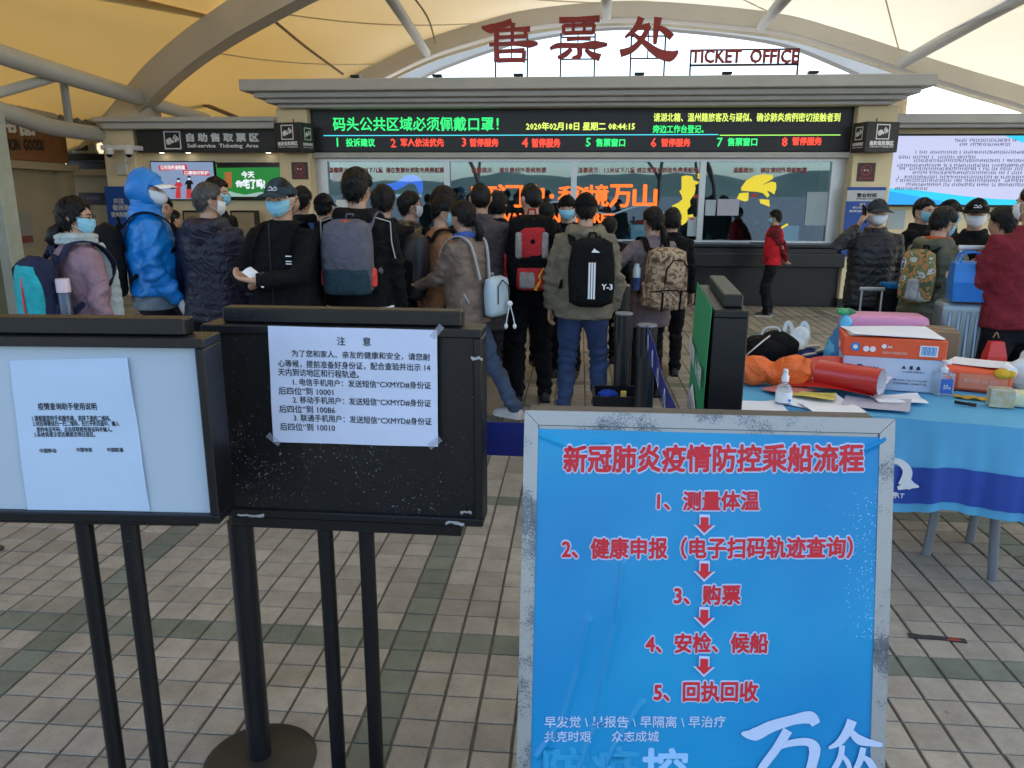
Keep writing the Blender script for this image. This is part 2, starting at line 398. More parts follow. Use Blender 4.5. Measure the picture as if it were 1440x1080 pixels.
ob('pillar', M_wall, lambda mb: mb.rbox(pl0, pl1, 12.3, 13.9, 0, zc, .01, 1)); ob('pillar', M_wall, lambda mb: mb.rbox(pr0, pr1, 12.3, 13.9, 0, zc, .01, 1))
for a, b in ((pl0, pl1), (pr0, pr1)): ob('plinth', M_cter, bx(a-.02, b+.02, 12.27, 13.92, 0, .14))
zL0, zL1 = Z(214, 12.5), Z(154, 12.5)
ob('fascia', M_wall, bx(pl1+.002, pr0-.002, 12.6, 13.9, zL1+.01, zc-.002))
ob('beam', M_stone, lambda mb: mb.rbox(pl1+.002, pr0-.002, 12.44, 13.9, Z(222, 12.44), zL0-.004, .008, 1))
zw1, zw0 = Z(223, 12.6), Z(339, 12.6)
mul = [X(460, 12.6, 280)] + [X(p, 12.6, 280) for p in (629.5, 806.5, 986)] + [X(1169, 12.6, 280)]
M_glass = bpy.data.materials.new('tinted_glass'); M_glass.use_nodes = True; nt = M_glass.node_tree; L = nt.links.new
nt.nodes.remove(nt.nodes['Principled BSDF']); o_ = nt.nodes['Material Output']; gl = N(nt, 'BsdfGlossy'); gl.inputs['Roughness'].default_value = .012; gl.inputs['Color'].default_value = (.60, .78, .95, 1)
tr = N(nt, 'BsdfTransparent'); tr.inputs['Color'].default_value = (.72, .82, .84, 1); mx = N(nt, 'MixShader'); lw = N(nt, 'LayerWeight'); lw.inputs['Blend'].default_value = .35
mr = N(nt, 'MapRange'); mr.inputs['To Min'].default_value = .17; mr.inputs['To Max'].default_value = .9; L(lw.outputs['Facing'], mr.inputs['Value']); L(mr.outputs[0], mx.inputs[0]); L(tr.outputs[0], mx.inputs[1]); L(gl.outputs[0], mx.inputs[2]); L(mx.outputs[0], o_.inputs['Surface'])
for k in range(4):
    a, b = mul[k], mul[k+1]; e0 = .055 if k else .0; e1 = .055 if k < 3 else 0
    fr = MB(Matrix.Translation(-Vector(office.location))); t = .045
    fr.box(a, a+t, 12.56, 12.66, zw0, zw1); fr.box(b-t, b, 12.56, 12.66, zw0, zw1); fr.box(a+t, b-t, 12.56, 12.66, zw1-.05, zw1); fr.box(a+t, b-t, 12.56, 12.66, zw0, zw0+.03)
    f_ = fr.build('window', M_alu, office)
    MB(Matrix.Translation(-Vector(office.location))).box(a+t, b-t, 12.618, 12.624, zw0+.03, zw1-.05).build('pane', M_glass, f_)
    # pass-through slot block in the sill
    MB(Matrix.Translation(-Vector(office.location))).box((a+b)/2-.2, (a+b)/2+.2, 12.5, 12.555, zw0-.02, zw0+.01).build('pass_tray', M_darkmetal, f_)
ob('jamb', M_alu, bx(pl1+.002, mul[0]-.004, 12.58, 12.75, zw0, zw1)); ob('jamb', M_alu, bx(mul[4]+.004, pr0-.002, 12.58, 12.75, zw0, zw1))
ob('counter_top', M_cter, lambda mb: mb.rbox(pl1+.002, pr0-.002, 12.3, 12.9, zw0-.06, zw0-.006, .012, 2))
ob('counter_front', M_cter, lambda mb: mb.rbox(pl1+.004, pr0-.004, 12.36, 12.8, .60, zw0-.064, .01, 1))
ob('counter_shelf', M_cter, lambda mb: mb.rbox(pl1+.03, pr0+.0-.01, 12.16, 12.355, .62, .83, .015, 2))
ob('counter_base', M_cter, lambda mb: mb.box(pl1+.004, pr0-.004, 12.42, 12.8, 0, .598))
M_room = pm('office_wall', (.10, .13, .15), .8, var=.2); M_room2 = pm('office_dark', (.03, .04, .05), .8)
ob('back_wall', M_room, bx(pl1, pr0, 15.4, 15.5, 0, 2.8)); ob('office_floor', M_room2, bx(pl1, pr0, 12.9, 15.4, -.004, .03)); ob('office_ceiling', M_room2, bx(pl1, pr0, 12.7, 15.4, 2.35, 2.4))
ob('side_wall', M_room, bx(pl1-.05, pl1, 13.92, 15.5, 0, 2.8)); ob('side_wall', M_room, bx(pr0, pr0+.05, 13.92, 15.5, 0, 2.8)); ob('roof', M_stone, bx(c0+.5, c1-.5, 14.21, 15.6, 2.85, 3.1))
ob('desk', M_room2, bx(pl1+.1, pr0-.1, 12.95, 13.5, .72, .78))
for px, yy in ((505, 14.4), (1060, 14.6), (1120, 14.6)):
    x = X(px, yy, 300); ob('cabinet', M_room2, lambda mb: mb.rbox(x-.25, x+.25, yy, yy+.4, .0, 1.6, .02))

def led(name, label, x0, x1, yf, z0, z1, dep=.1, bez=.03, scr=None, cat='display'):
    t = thing(name, label, cat, ((x0+x1)/2, yf, z0)); mb = MB(local(t)); mb.rbox(x0-bez, x1+bez, yf+.003, yf+dep, z0-bez, z1+bez, .006, 1); mb.build('housing', M_darkmetal, t)
    MB(local(t)).box(x0, x1, yf-.002, yf+.002, z0, z1).build('screen', scr, t); return t
M_ledblack = pm('led_black', (.012, .013, .018), .45, var=.3, scale=200, bump=.3, bscale=500)
YL = 12.46
board = led('led_notice_board', 'long black LED board with green, yellow and red Chinese lettering above the service windows', pl1+.03, pr0-.03, YL, zL0+.02, zL1-.0, bez=.02, scr=M_ledblack)
E_g = emit('led_green', (.02, .75, .17), 1.0); E_y = emit('led_yellow', (.62, .80, .12), 1.0); E_r = emit('led_red', (1.0, .06, .025), 1.0); E_c = emit('led_cyan', (.05, .6, .75), 1.0)
plL = wallplane(YL-.002)
for s, a, b, c, d, m, bo in (('码头公共区域必须佩戴口罩！', 469, 165, 701, 184, E_g, .02), ('2020年02月18日 星期二 08:44:15', 740, 172, 893, 183, E_y, .03),
        ('请湖北籍、温州籍旅客及与疑似、确诊肺炎病例密切接触者到', 919, 159, 1182, 171, E_y, .02), ('旁边工作台登记。', 918, 176, 990, 187, E_g, .03),
        ('1', 474, 194, 480, 206, E_g, .015), ('投诉建议', 487, 195, 527, 206, E_g, .035), ('2', 550, 195, 559, 207, E_r, .015), ('军人依法优先', 564, 195, 624, 206, E_r, .035),
        ('3', 650, 194, 657, 206, E_r, .015), ('暂停服务', 661, 195, 701, 206, E_r, .035), ('4', 734, 194, 742, 207, E_r, .015), ('暂停服务', 748, 195, 788, 207, E_r, .035),
        ('5', 824, 194, 832, 206, E_g, .015), ('售票窗口', 838, 195, 879, 206, E_g, .035), ('6', 915, 194, 924, 207, E_r, .015), ('暂停服务', 930, 195, 971, 206, E_r, .035),
        ('7', 1008, 194, 1017, 206, E_g, .015), ('售票窗口', 1023, 194, 1065, 205, E_g, .035), ('8', 1099, 193, 1108, 206, E_r, .015), ('暂停服务', 1114, 193, 1156, 204, E_r, .035)):
    textpx(s, m, board, plL, a, b, c, d, bold=bo, nring=6, res=1)
for a, b, m in ((455, 1010, E_c), (1012, 1182, emit('led_lime', (.35, .8, .1), 1.0))):
    u0, v0 = plL.uv(a, 190.6); u1, v1 = plL.uv(b, 189.5)
    MB(local(board)).box(u0, u1, YL-.005, YL-.003, (v0+v1)/2-.006, (v0+v1)/2+.007).build('divider_line', m, board)

# roof-top red letters 售票处 and TICKET OFFICE
rs = thing('rooftop_sign', 'big dark red Chinese characters for ticket office standing on thin steel posts on the cornice', 'sign', (0, 12.2, zt[0]), kind='thing')
plR = wallplane(12.15)
conv = lambda x, y: plR.uv(400+x/2.571, y/2.571)
CH = [[([(712, 98), (745, 103), (790, 88), (822, 78)], (4, 22, 14, 16)), ([(768, 100), (766, 160), (768, 222)], (14, 12, 15)), ([(765, 108), (830, 106), (888, 104)], (9, 9, 13)), ([(772, 134), (830, 132), (880, 130)], (8, 8, 9)),
       ([(740, 160), (830, 157), (885, 158), (916, 156)], (8, 9, 17, 6)), ([(826, 82), (824, 120), (824, 158)], (13, 9, 9)), ([(772, 186), (820, 183), (868, 182)], (8, 9, 12)), ([(866, 182), (865, 205), (860, 224)], (10, 10, 12)), ([(768, 218), (820, 216), (862, 216)], (10, 10, 10)), ([(872, 104), (872, 118), (868, 132)], (10, 9, 8))],
      [([(993, 72), (1060, 70), (1140, 66)], (14, 12, 15)), ([(1008, 90), (1010, 120)], (9, 9)), ([(1008, 92), (1065, 90), (1122, 88)], (8, 8, 10)), ([(1120, 88), (1116, 120)], (10, 9)), ([(1012, 119), (1065, 117), (1116, 117)], (8, 8, 8)), ([(1044, 70), (1044, 118)], (8, 8)), ([(1084, 70), (1084, 118)], (8, 8)),
       ([(1020, 141), (1065, 138), (1108, 138)], (9, 8, 10)), ([(960, 176), (990, 164), (1065, 164), (1120, 162), (1168, 160)], (6, 12, 11, 20, 6)), ([(1066, 165), (1066, 200), (1040, 210)], (14, 13, 6)), ([(1038, 176), (1015, 196), (988, 208)], (9, 13, 7)), ([(1088, 178), (1110, 196), (1142, 208)], (7, 13, 18))],
      [([(1290, 62), (1272, 100), (1232, 134)], (18, 14, 5)), ([(1262, 100), (1290, 98), (1322, 92)], (9, 10, 14)), ([(1320, 92), (1290, 145), (1255, 178), (1214, 192)], (12, 13, 15, 18)), ([(1258, 118), (1300, 152), (1350, 190), (1395, 202), (1424, 184)], (6, 12, 20, 26, 5)), ([(1352, 62), (1344, 110), (1340, 158)], (20, 14, 8)), ([(1350, 96), (1375, 110), (1402, 134)], (8, 14, 16))]]
for ch in CH: strokes([(p_, tuple(w_*1.4 for w_ in ws_)) for p_, ws_ in ch], M_red, rs, plR, conv, .06, name='character')
pp = MB(local(rs))
for cols in ((696, 741), (788, 836), (887, 935)):
    for px in cols: x = plR.uv(px, 90)[0]; z1 = plR.uv(px, 45)[1]; pp.tube([(x, 12.24, zt[0]), (x, 12.24, z1)], .014, 6)
    xa, xb = plR.uv(cols[0], 90)[0], plR.uv(cols[1], 90)[0]
    for py in (83, 52): z = plR.uv(700, py)[1]; pp.tube([(xa-.01, 12.24, z), (xb+.01, 12.24, z)], .012, 6)
    xm = (xa+xb)/2; pp.tube([(xm, 12.245, plR.uv(700, 83)[1]), (xm, 12.245, plR.uv(700, 45)[1])], .01, 6)
pp.build('support_frame', pm('rusty_frame', (.07, .03, .03), .6), rs)
te = thing('rooftop_letters', 'dark red TICKET OFFICE capital letters framed on top of the cornice', 'sign', (2.3, 12.2, zt[0]))
textpx('TICKET  OFFICE', M_red, te, plR, 972, 70, 1124, 88, bold=.035, th=.03, nring=6)
fr = MB(local(te)); a = plR.uv(970, 91); b = plR.uv(1122, 87); z0 = (a[1]+b[1])/2; z1 = plR.uv(1045, 69)[1]
fr.box(a[0], b[0]+.02, 12.18, 12.21, z0-.03, z0); fr.box(a[0], b[0]+.02, 12.18, 12.205, z1-.012, z1+.01)
for x in (a[0], b[0]): fr.box(x, x+.025, 12.18, 12.2, zt[0], z1)
fr.build('frame', pm('rusty_frame', (.07, .03, .03), .6), te)
fl0 = None
for px, lab in ((500, 'leftmost flat black floodlight on the cornice, left of the red characters'), (615, 'black floodlight on the cornice just left of the first red character'), (729, 'black floodlight on the cornice beneath the first red character'), (899, 'black floodlight on the cornice beneath the third red character'), (1022, 'black floodlight on the cornice under the TICKET OFFICE letters'), (1143, 'black floodlight on the cornice right of the TICKET OFFICE letters')):
    p = at(px, 106, 11.95); t = thing('floodlight', lab, 'light', (p.x, 11.95, zt[0]), group='floodlights on the cornice')
    MB().rbox(-.07, .07, -.05, .05, .025, .06, .008).build('lamp_body', M_darkmetal, t); MB().box(-.02, .02, -.015, .015, 0, .025).build('bracket', M_darkmetal, t)

# box signs on the pillars
M_white_print = pm('white_print', (.80, .81, .83), .6, bump=0)
def ticket_emblem(t, pl, u, v, s, m=M_white_print):      # square frame with a hand holding out tickets
    mb = MB(local(t)); e = s*.07
    for a in ((0, 0, s, e), (0, s-e, s, s), (0, e, e, s-e), (s-e, e, s, s-e)): mb.prism([(u+a[0], v+a[1]), (u+a[2], v+a[1]), (u+a[2], v+a[3]), (u+a[0], v+a[3])], pl, .001, .003)
    f = lambda L_: [(u+x*s, v+y*s) for x, y in L_]
    mb.prism(f([(.14, .28), (.3, .24), (.42, .34), (.56, .34), (.6, .45), (.48, .55), (.36, .66), (.2, .58), (.12, .5)]), pl, .001, .0032)
    mb.prism(f([(.52, .6), (.66, .82), (.74, .77), (.6, .55)]), pl, .001, .003)
    mb.prism(f([(.6, .48), (.76, .74), (.9, .6), (.84, .42), (.78, .52), (.7, .36)]), pl, .001, .0028)
    mb.build('emblem', m, t)
def boxsign(label, px0, px1, py0, py1, yaw, dep):
    Yf = 11.95; x0, x1 = X(px0, Yf), X(px1, Yf); z1, z0 = Z(py0, Yf, (px0+px1)/2), Z(py1, Yf, (px0+px1)/2)
    t = thing('box_sign', label, 'sign', ((x0+x1)/2, Yf+dep/2, z0), yaw, group='box signs on the pillars'); w_ = x1-x0; h = z1-z0
    mb = MB(); mb.rbox(-w_/2, w_/2, -dep/2, dep/2, 0, h, .008, 1); mb.build('sign_box', M_dgrey, t)
    MB().tube([(0, 0, h), (0, 0, h+.06)], .008, 6).build('hanger', M_darkmetal, t); MB().box(-.05, .05, dep/2, dep/2+.12, h*.3, h*.7).build('bracket', M_darkmetal, t)
    W_ = t.matrix_basis
    for pl, ww in ((Plane(W_ @ Vector((-w_/2, -dep/2, 0)), W_.to_3x3() @ Vector((1, 0, 0)), (0, 0, 1)), w_), (Plane(W_ @ Vector((w_/2, -dep/2, 0)), W_.to_3x3() @ Vector((0, 1, 0)), (0, 0, 1)), dep), (Plane(W_ @ Vector((-w_/2, dep/2, 0)), W_.to_3x3() @ Vector((0, -1, 0)), (0, 0, 1)), dep)):
        s = min(ww, h)*.5; ticket_emblem(t, pl, ww/2-s/2, h*.42, s); text('自助售取票区', M_white_print, t, pl, ww*.14, h*.23, wd=ww*.72, bold=.06, nring=4, res=1); text('Self-service Ticketing Area', M_white_print, t, pl, ww*.14, h*.14, wd=ww*.72, bold=.03, nring=4, res=1)
boxsign('small charcoal cube sign with ticket emblem jutting from the left pillar', 387, 430, 172, 214, R(-14), .36)
boxsign('small charcoal cube sign with ticket emblem jutting from the right pillar', 1210, 1262, 171, 214, R(14), .36)
def nosmoke(label, px0, px1, py0, py1):
    Yf = 12.285; pl = wallplane(Yf); x0, x1 = X(px0, Yf, 240), X(px1, Yf, 240); z0, z1 = Z(py1, Yf, (px0+px1)/2), Z(py0, Yf, (px0+px1)/2)
    t = thing('no_smoking_sign', label, 'sign', ((x0+x1)/2, Yf, z0), group='no smoking signs'); MB(local(t)).rbox(x0, x1, Yf, Yf+.014, z0, z1, .004, 1).build('plate', pm('maroon_plate', (.05, .02, .018), .4), t)
    cx, cz, r = (x0+x1)/2, z0+(z1-z0)*.6, (x1-x0)*.32; mb = MB(local(t)); n = 28
    for k in range(n): a, b = 2*math.pi*k/n, 2*math.pi*(k+1)/n; mb.prism([(cx+math.cos(a)*r*.78, cz+math.sin(a)*r*.78), (cx+math.cos(a)*r, cz+math.sin(a)*r), (cx+math.cos(b)*r, cz+math.sin(b)*r), (cx+math.cos(b)*r*.78, cz+math.sin(b)*r*.78)], pl, .001, .003)
    mb.prism([(cx-r*.62, cz+r*.45), (cx-r*.45, cz+r*.62), (cx+r*.62, cz-r*.45), (cx+r*.45, cz-r*.62)], pl, .001, .0036); mb.build('ban_ring', pm('sign_red', (.35, .03, .03), .5), t)
    mb = MB(local(t)); mb.prism([(cx-r*.5, cz-r*.12), (cx+r*.4, cz-r*.12), (cx+r*.4, cz+r*.1), (cx-r*.5, cz+r*.1)], pl, .001, .002); mb.build('cigarette', M_white_print, t)
    text('禁止吸烟', pm('sign_red', (.35, .03, .03)), t, pl, x0+.03, z0+.025, wd=(x1-x0)-.06, ht=.035, bold=.04, nring=4, res=1)
nosmoke('square maroon no smoking plate on the left pillar', 410, 433, 228, 252); nosmoke('square maroon no smoking plate on the right pillar', 1206, 1231, 229, 255)

# lettering and posters on the window glass
YG = 12.612; plG = wallplane(YG)
M_warn = pm('faded_red_print', (.30, .05, .045), .6, bump=0)
gs = thing('window_warning_lettering', 'rows of small faded red warning characters along the top of the service windows', 'lettering', (0, YG, 2))
for s, a, b in (('温馨提示：1.2米以下儿童  请在售票处领取免费乘船票', 463, 624), ('温馨提示： 请在黄线外等候购票', 663, 768), ('温馨提示：1.2米以下儿童 请在售票处领取免费乘船票', 813, 982), ('温馨提示： 请在黄线外等候购票', 1031, 1135)):
    textpx(s, M_warn, gs, plG, a, 235.5, b, 243, bold=.03, nring=4, res=1)
M_or = emit('orange_sign', (1.0, .16, .012), .8, base=(.5, .1, .01))
nm = thing('orange_window_lettering', 'glowing orange slogan characters running across the middle service windows', 'lettering', (0, YG, 1.4))
for s, a, y0, b, y1, bo in (('区', 664, 263, 699, 291, .03), ('门', 700, 260, 735, 291, .03), ('户', 738, 260, 765, 290, .03), ('秘', 785, 262, 830, 286, .03), ('境', 826, 260, 856, 290, .03), ('万', 857, 260, 889, 291, .03), ('山', 890, 260, 924, 291, .03), ("WANSHAN'S SECRET", 700, 300, 864, 313, .05)):
    textpx(s, M_or, nm, plG, a, y0, b, y1, bold=bo, nring=6)
u, v = plG.uv(776, 276); MB(local(nm)).lathe([(.0, 0), (.038, 0), (.038, .004), (0, .004)], (u, YG, v), 20, 'y').build('middle_dot', M_or, nm)
mp = thing('yellow_map_decal', 'tall ragged yellow island map decal on the third service window', 'decal', (1.5, YG, 1.4), group='yellow island decals')
M_yel = emit('glowing_yellow_decal', (.85, .66, .02), .35, base=(.75, .58, .03))  # flat print given a glow of its own, no lamp behind it
def decal(t, pts, scx, m, n0=.001, n1=.003, name='island'):
    mb = MB(local(t)); mb.prism([plG.uv(920+x/scx, 220+y/scx) for x, y in pts], plG, n0, n1); return mb.build(name, m, t)
k = 5.333
decal(mp, [(205, 150), (240, 142), (285, 148), (295, 180), (335, 188), (330, 205), (305, 212), (310, 240), (300, 285), (268, 330), (272, 372), (248, 400), (250, 440), (290, 432), (295, 455), (255, 470), (240, 495), (208, 518), (185, 480), (150, 418), (130, 392), (135, 368), (185, 345), (212, 320), (205, 290), (188, 262), (205, 245)], k, M_yel)
decal(mp, [(325, 125), (350, 128), (350, 172), (325, 165)], k, M_yel)
m2 = thing('yellow_map_decal', 'broad yellow shell-like island decal on the rightmost service window', 'decal', (2.3, YG, 1.5), group='yellow island decals')
decal(m2, [(650, 235), (690, 180), (750, 145), (830, 133), (885, 140), (893, 165), (810, 215), (880, 188), (912, 195), (916, 235), (900, 285), (870, 265), (845, 255), (865, 290), (850, 310), (815, 275), (770, 265), (720, 262), (655, 258)], k, M_yel)
decal(m2, [(618, 318), (640, 275), (708, 270), (705, 330), (680, 338)], k, M_yel); decal(m2, [(788, 320), (862, 325), (866, 378), (795, 350)], k, M_yel); decal(m2, [(930, 540), (1000, 500), (1005, 515), (940, 550)], k, M_yel)
M_rtag = pm('tag_red', (.55, .05, .06), .6, bump=0)
decal(m2, [(725, 280), (775, 280), (775, 305), (725, 305)], k, M_rtag, name='map_tag'); decal(mp, [(298, 288), (342, 288), (342, 312), (298, 312)], k, M_rtag, name='map_tag'); decal(mp, [(262, 455), (325, 450), (322, 475), (265, 478)], k, M_rtag, name='map_tag')
wl = thing('white_wave_decal', 'thin pale wavy line decal across the two middle service windows', 'decal', (0, YG, 1.2))
mb = MB(local(wl)); pts = [(745, 294), (765, 287), (790, 283), (812, 287), (835, 297), (860, 301), (885, 293), (905, 289), (925, 294), (940, 305)]
L_, R_ = stroke_poly([plG.uv(*p) for p in pts], [.025]*10); mb.loft([[plG.p(a.x, a.y, .001), plG.p(b.x, b.y, .001), plG.p(b.x, b.y, .0025), plG.p(a.x, a.y, .0025)] for a, b in zip(L_, R_)]); mb.build('line', pm('pale_line', (.35, .5, .6), .5, bump=0), wl)
M_blu = emit('blue_screen', (.01, .12, .9), .9)
bl = thing('blue_graphic_screen', 'glowing blue swoosh graphic seen in the leftmost service window', 'display', (-3, 12.75, 1.5)); plB = wallplane(12.7)
mb = MB(local(bl)); L_, R_ = stroke_poly([plB.uv(*p) for p in ((528, 262), (556, 262), (575, 252), (588, 256), (592, 272))], [.03, .12, .13, .14, .05]); mb.loft([[plB.p(a.x, a.y, .0), plB.p(b.x, b.y, .0), plB.p(b.x, b.y, .02), plB.p(a.x, a.y, .02)] for a, b in zip(L_, R_)]); mb.build('swoosh', M_blu, bl)
a = plB.uv(555, 277); b = plB.uv(593, 273); MB(local(bl)).box(a[0], b[0], 12.69, 12.7, a[1], b[1]).build('light_strip', emit('pale_strip', (.5, .7, .9), .5), bl)
def paper_on_glass(label, x0, x1, y0, y1, m=M_paper, Y=12.61):
    pl = wallplane(Y); a = pl.uv(x0, y1); b = pl.uv(x1, y0); t = MB(Matrix.Identity(4)).grid(lambda i, j: (a[0]+(b[0]-a[0])*i, Y-.003-.004*math.sin(i*5+j*3), a[1]+(b[1]-a[1])*j), 8, 8, .002).build('window_notice', m, None, smooth=True)
    t.data.transform(Matrix.Translation((-a[0], -Y, -a[1]))); t.location = (a[0], Y, a[1]); tag(t, label, 'notice', 'notices taped to the window glass'); return t
M_frost = pm('frosted_sheet', (.38, .46, .50), .7, var=.06, bump=0); M_pgrey = pm('grey_paper', (.42, .42, .50), .8, var=.06)
paper_on_glass('small white notice at the top left corner of the leftmost window', 468, 486, 242, 255); paper_on_glass('small white notice low on the leftmost window', 473, 490, 281, 293)
paper_on_glass('lavender grey paper taped to the left side of the rightmost window', 1008, 1040, 280, 303, M_pgrey); paper_on_glass('translucent sheet left of the lavender paper on the rightmost window', 991, 1007, 281, 303, M_frost)
paper_on_glass('large frosted sheet at the right side of the rightmost window', 1131, 1166, 270, 317, M_frost); paper_on_glass('white notice low at the right edge of the third window', 966, 981, 305, 332, M_frost)

for px, py, w_, h_, lab, cc in ((1012, 333, .14, .05, 'white ticket printer on the sill behind the rightmost window', (.6, .62, .62)), (1150, 330, .10, .12, 'small teal pot beside the right jamb inside the rightmost window', (.05, .25, .25)), (995, 330, .08, .13, 'green cup inside the rightmost window by the mullion', (.04, .16, .13)), (1130, 333, .05, .05, 'small white cube inside the rightmost window', (.6, .6, .6)), (700, 333, .2, .1, 'grey desk phone inside the second window', (.1, .1, .11))):
    p = at(px, 337, 12.95); t = thing('desk_item', lab, 'desk item', (p.x, 12.95, .785), group='things on the desk behind the glass'); MB().rbox(-w_/2, w_/2, -.04, .04, 0, h_+.16, .012, 2).build('casing', pm('desk_%d' % px, cc, .5), t)
for px, lab in ((1105, 'dark desk monitor glowing faintly inside the rightmost window'), (905, 'dark desk monitor glowing faintly inside the third window'), (560, 'dark desk monitor glowing faintly inside the leftmost window')):
    p = at(px, 320, 13.2); t = thing('desk_monitor', lab, 'monitor', (p.x, 13.2, .785), R(14), group='monitors behind the glass'); MB().rbox(-.24, .24, -.02, .02, .12, .44, .008, 1).build('housing', M_darkmetal, t); MB().box(-.22, .22, -.024, -.021, .14, .42).build('screen', emit('monitor_dim', (.08, .16, .22), .8), t); MB().rbox(-.03, .03, -.02, .03, 0, .12, .005, 1).build('stand', M_darkmetal, t)
# blue posters on the pillars
M_pblue = pm('poster_blue', (.015, .07, .34), .5, var=.1, bump=0)
def poster(label, px0, px1, py0, py1, Yf, bands, texts, m=M_pblue):
    pl = wallplane(Yf); x0, x1 = X(px0, Yf, (py0+py1)/2), X(px1, Yf, (py0+py1)/2); z0, z1 = Z(py1, Yf, px0), Z(py0, Yf, px0)
    t = thing('wall_poster', label, 'poster', ((x0+x1)/2, Yf, z0)); MB(local(t)).rbox(x0, x1, Yf, Yf+.012, z0, z1, .003, 1).build('sheet', m, t)
    for f0, f1, mm in bands: MB(local(t)).box(x0, x1, Yf-.003, Yf-.001, z0+(z1-z0)*f0, z0+(z1-z0)*f1).build('band', mm, t)
    for s, fu0, fu1, fv, fh, mm in texts: text(s, mm, t, pl, x0+(x1-x0)*fu0, z0+(z1-z0)*fv, wd=(x1-x0)*(fu1-fu0), ht=(z1-z0)*fh, bold=.04, nring=4, res=1, off=.005)
    return t
M_pw = pm('poster_white', (.55, .57, .6), .6, bump=0)
poster('blue and white opening hours poster on the right pillar', 1187, 1241, 263, 361, 12.285, [(.80, .955, M_pw)], [('营业时间', .26, .76, .855, .06, M_ink), ('BUSINESS HOURS', .26, .76, .825, .018, M_ink), ('船票', .36, .5, .74, .035, M_pw), ('预订热线', .18, .5, .695, .03, M_pw), ('售票窗口', .1, .5, .645, .03, M_pw)])
poster('tall blue follow-us poster at the far left end of the ticketing wall', 153, 204, 262, 380, 12.42, [], [('关注', .22, .5, .80, .06, M_pw), ('香洲港', .18, .62, .72, .065, M_pw), ('微信购票平台', .12, .78, .64, .06, M_pw)] )
poster('white and violet notice on the left pillar beside the leftmost window', 401, 434, 264, 330, 12.285, [(.9, 1.0, pm('violet_band', (.1, .08, .35), .6, bump=0))], [('购票须知', .15, .8, .78, .05, M_ink)], M_pw)

# ------------------------------------------------------------------ self-service wing on the left
YW = 12.62
wing = thing('self_service_wing', 'low cream self-service ticketing wing left of the main ticket office', 'building', (-6, 12.7, 0))
def wb(name, mat, *a, r=0): 
    mb = MB(local(wing)); mb.rbox(*a, r, 1) if r else mb.box(*a); return mb.build(name, mat, wing)
xa = X(143, 12.3, 170); xb = pl0-.003; z1, z0 = Z(165, 12.3, 260), Z(181, 12.3, 260)
wb('cornice', M_stone, xa-.1, xb, 12.2, 14.5, z1-.07, z1, r=.01); wb('cornice', M_stone, xa, xb, 12.27, 14.5, z0, z1-.072, r=.01)
xp = X(150, 12.45, 250); xq = X(193, 12.45, 250)
wb('pillar', M_wall, xp, xq, 12.45, 14, 0, z0-.002, r=.01); wb('wall', M_wall, xq+.002, xb, YW+.06, 14, 0, z0-.002)
wb('soffit', M_stone, xq+.002, xb, 12.50, YW+.058, Z(214, 12.5, 300), Z(214, 12.5, 300)+.03)
sg = thing('self_service_sign', 'long charcoal sign reading Self-service Ticketing Area above the wall screens', 'sign', (-6, 12.45, 2.3)); plS = wallplane(12.44)
x0, x1 = X(193, 12.44, 200), X(396, 12.44, 200); z0s, z1s = Z(214.5, 12.44, 300), Z(181, 12.44, 300)
MB(local(sg)).rbox(x0, x1, 12.44, 12.5, z0s, z1s, .004, 1).build('sign_panel', M_dgrey, sg)
u, v = plS.uv(232, 210); ticket_emblem(sg, plS, u, v, plS.uv(255.5, 210)[0]-u)
textpx('自 助 售 取 票 区', M_white_print, sg, plS, 263, 187.5, 363, 199, bold=.05, nring=6); textpx('Self-service  Ticketing  Area', M_white_print, sg, plS, 264, 202.3, 363, 209, bold=.04, nring=4)
E_dl = emit('downlight', (1, .93, .8), 8)
for px, l in ((227, 'leftmost small round downlight under the self-service sign'), (264, 'second small round downlight under the self-service sign'), (377, 'rightmost small round downlight under the self-service sign')):
    p = at(px, 214.5, 12.55); t = thing('downlight', l, 'light', (p.x, 12.56, Z(214, 12.5, 300)-.004), group='downlights under the sign')
    MB().lathe([(.045, 0), (.045, .004), (.0, .004)], n=20).build('trim', M_alu, t); MB().lathe([(.0, -.004), (.036, -.004), (.036, 0), (0, 0)], n=20).build('lens', E_dl, t)
def tvset(label, a, b, c, d, scr):
    Yf = 12.6; x0, x1 = X(a, Yf, 250), X(b, Yf, 250); z0, z1 = Z(d, Yf, (a+b)/2), Z(c, Yf, (a+b)/2)
    return led('wall_screen', label, x0, x1, Yf, z0, z1, .06, .018, scr, 'screen')
t1 = tvset('pale blue wall screen with red ribbons and two masked figures', 214, 301, 228, 280, emit('screen_pale', (.20, .27, .42), .75)); plT = wallplane(12.597)
def onpx(t, pl, pts, m, n0=.001, n1=.002, name='graphic'): mb = MB(local(t)); mb.prism([pl.uv(*p) for p in pts], pl, n0, n1); return mb.build(name, m, t)
E_rd = emit('screen_red', (.45, .03, .04), .8); E_wh = emit('screen_white', (.7, .75, .8), .8); E_bk = M_ink
onpx(t1, plT, [(223, 233), (262, 231), (264, 238), (224, 240)], E_rd); onpx(t1, plT, [(257, 239), (294, 240), (295, 247), (258, 246)], E_rd, .0025, .0035)
textpx('公共场所请佩戴', E_wh, t1, plT, 226, 232.5, 260, 238.5, bold=.03, nring=4, off=.004, res=1); textpx('口罩做好防护', E_wh, t1, plT, 260, 240.5, 293, 245.5, bold=.03, nring=4, off=.004, res=1)
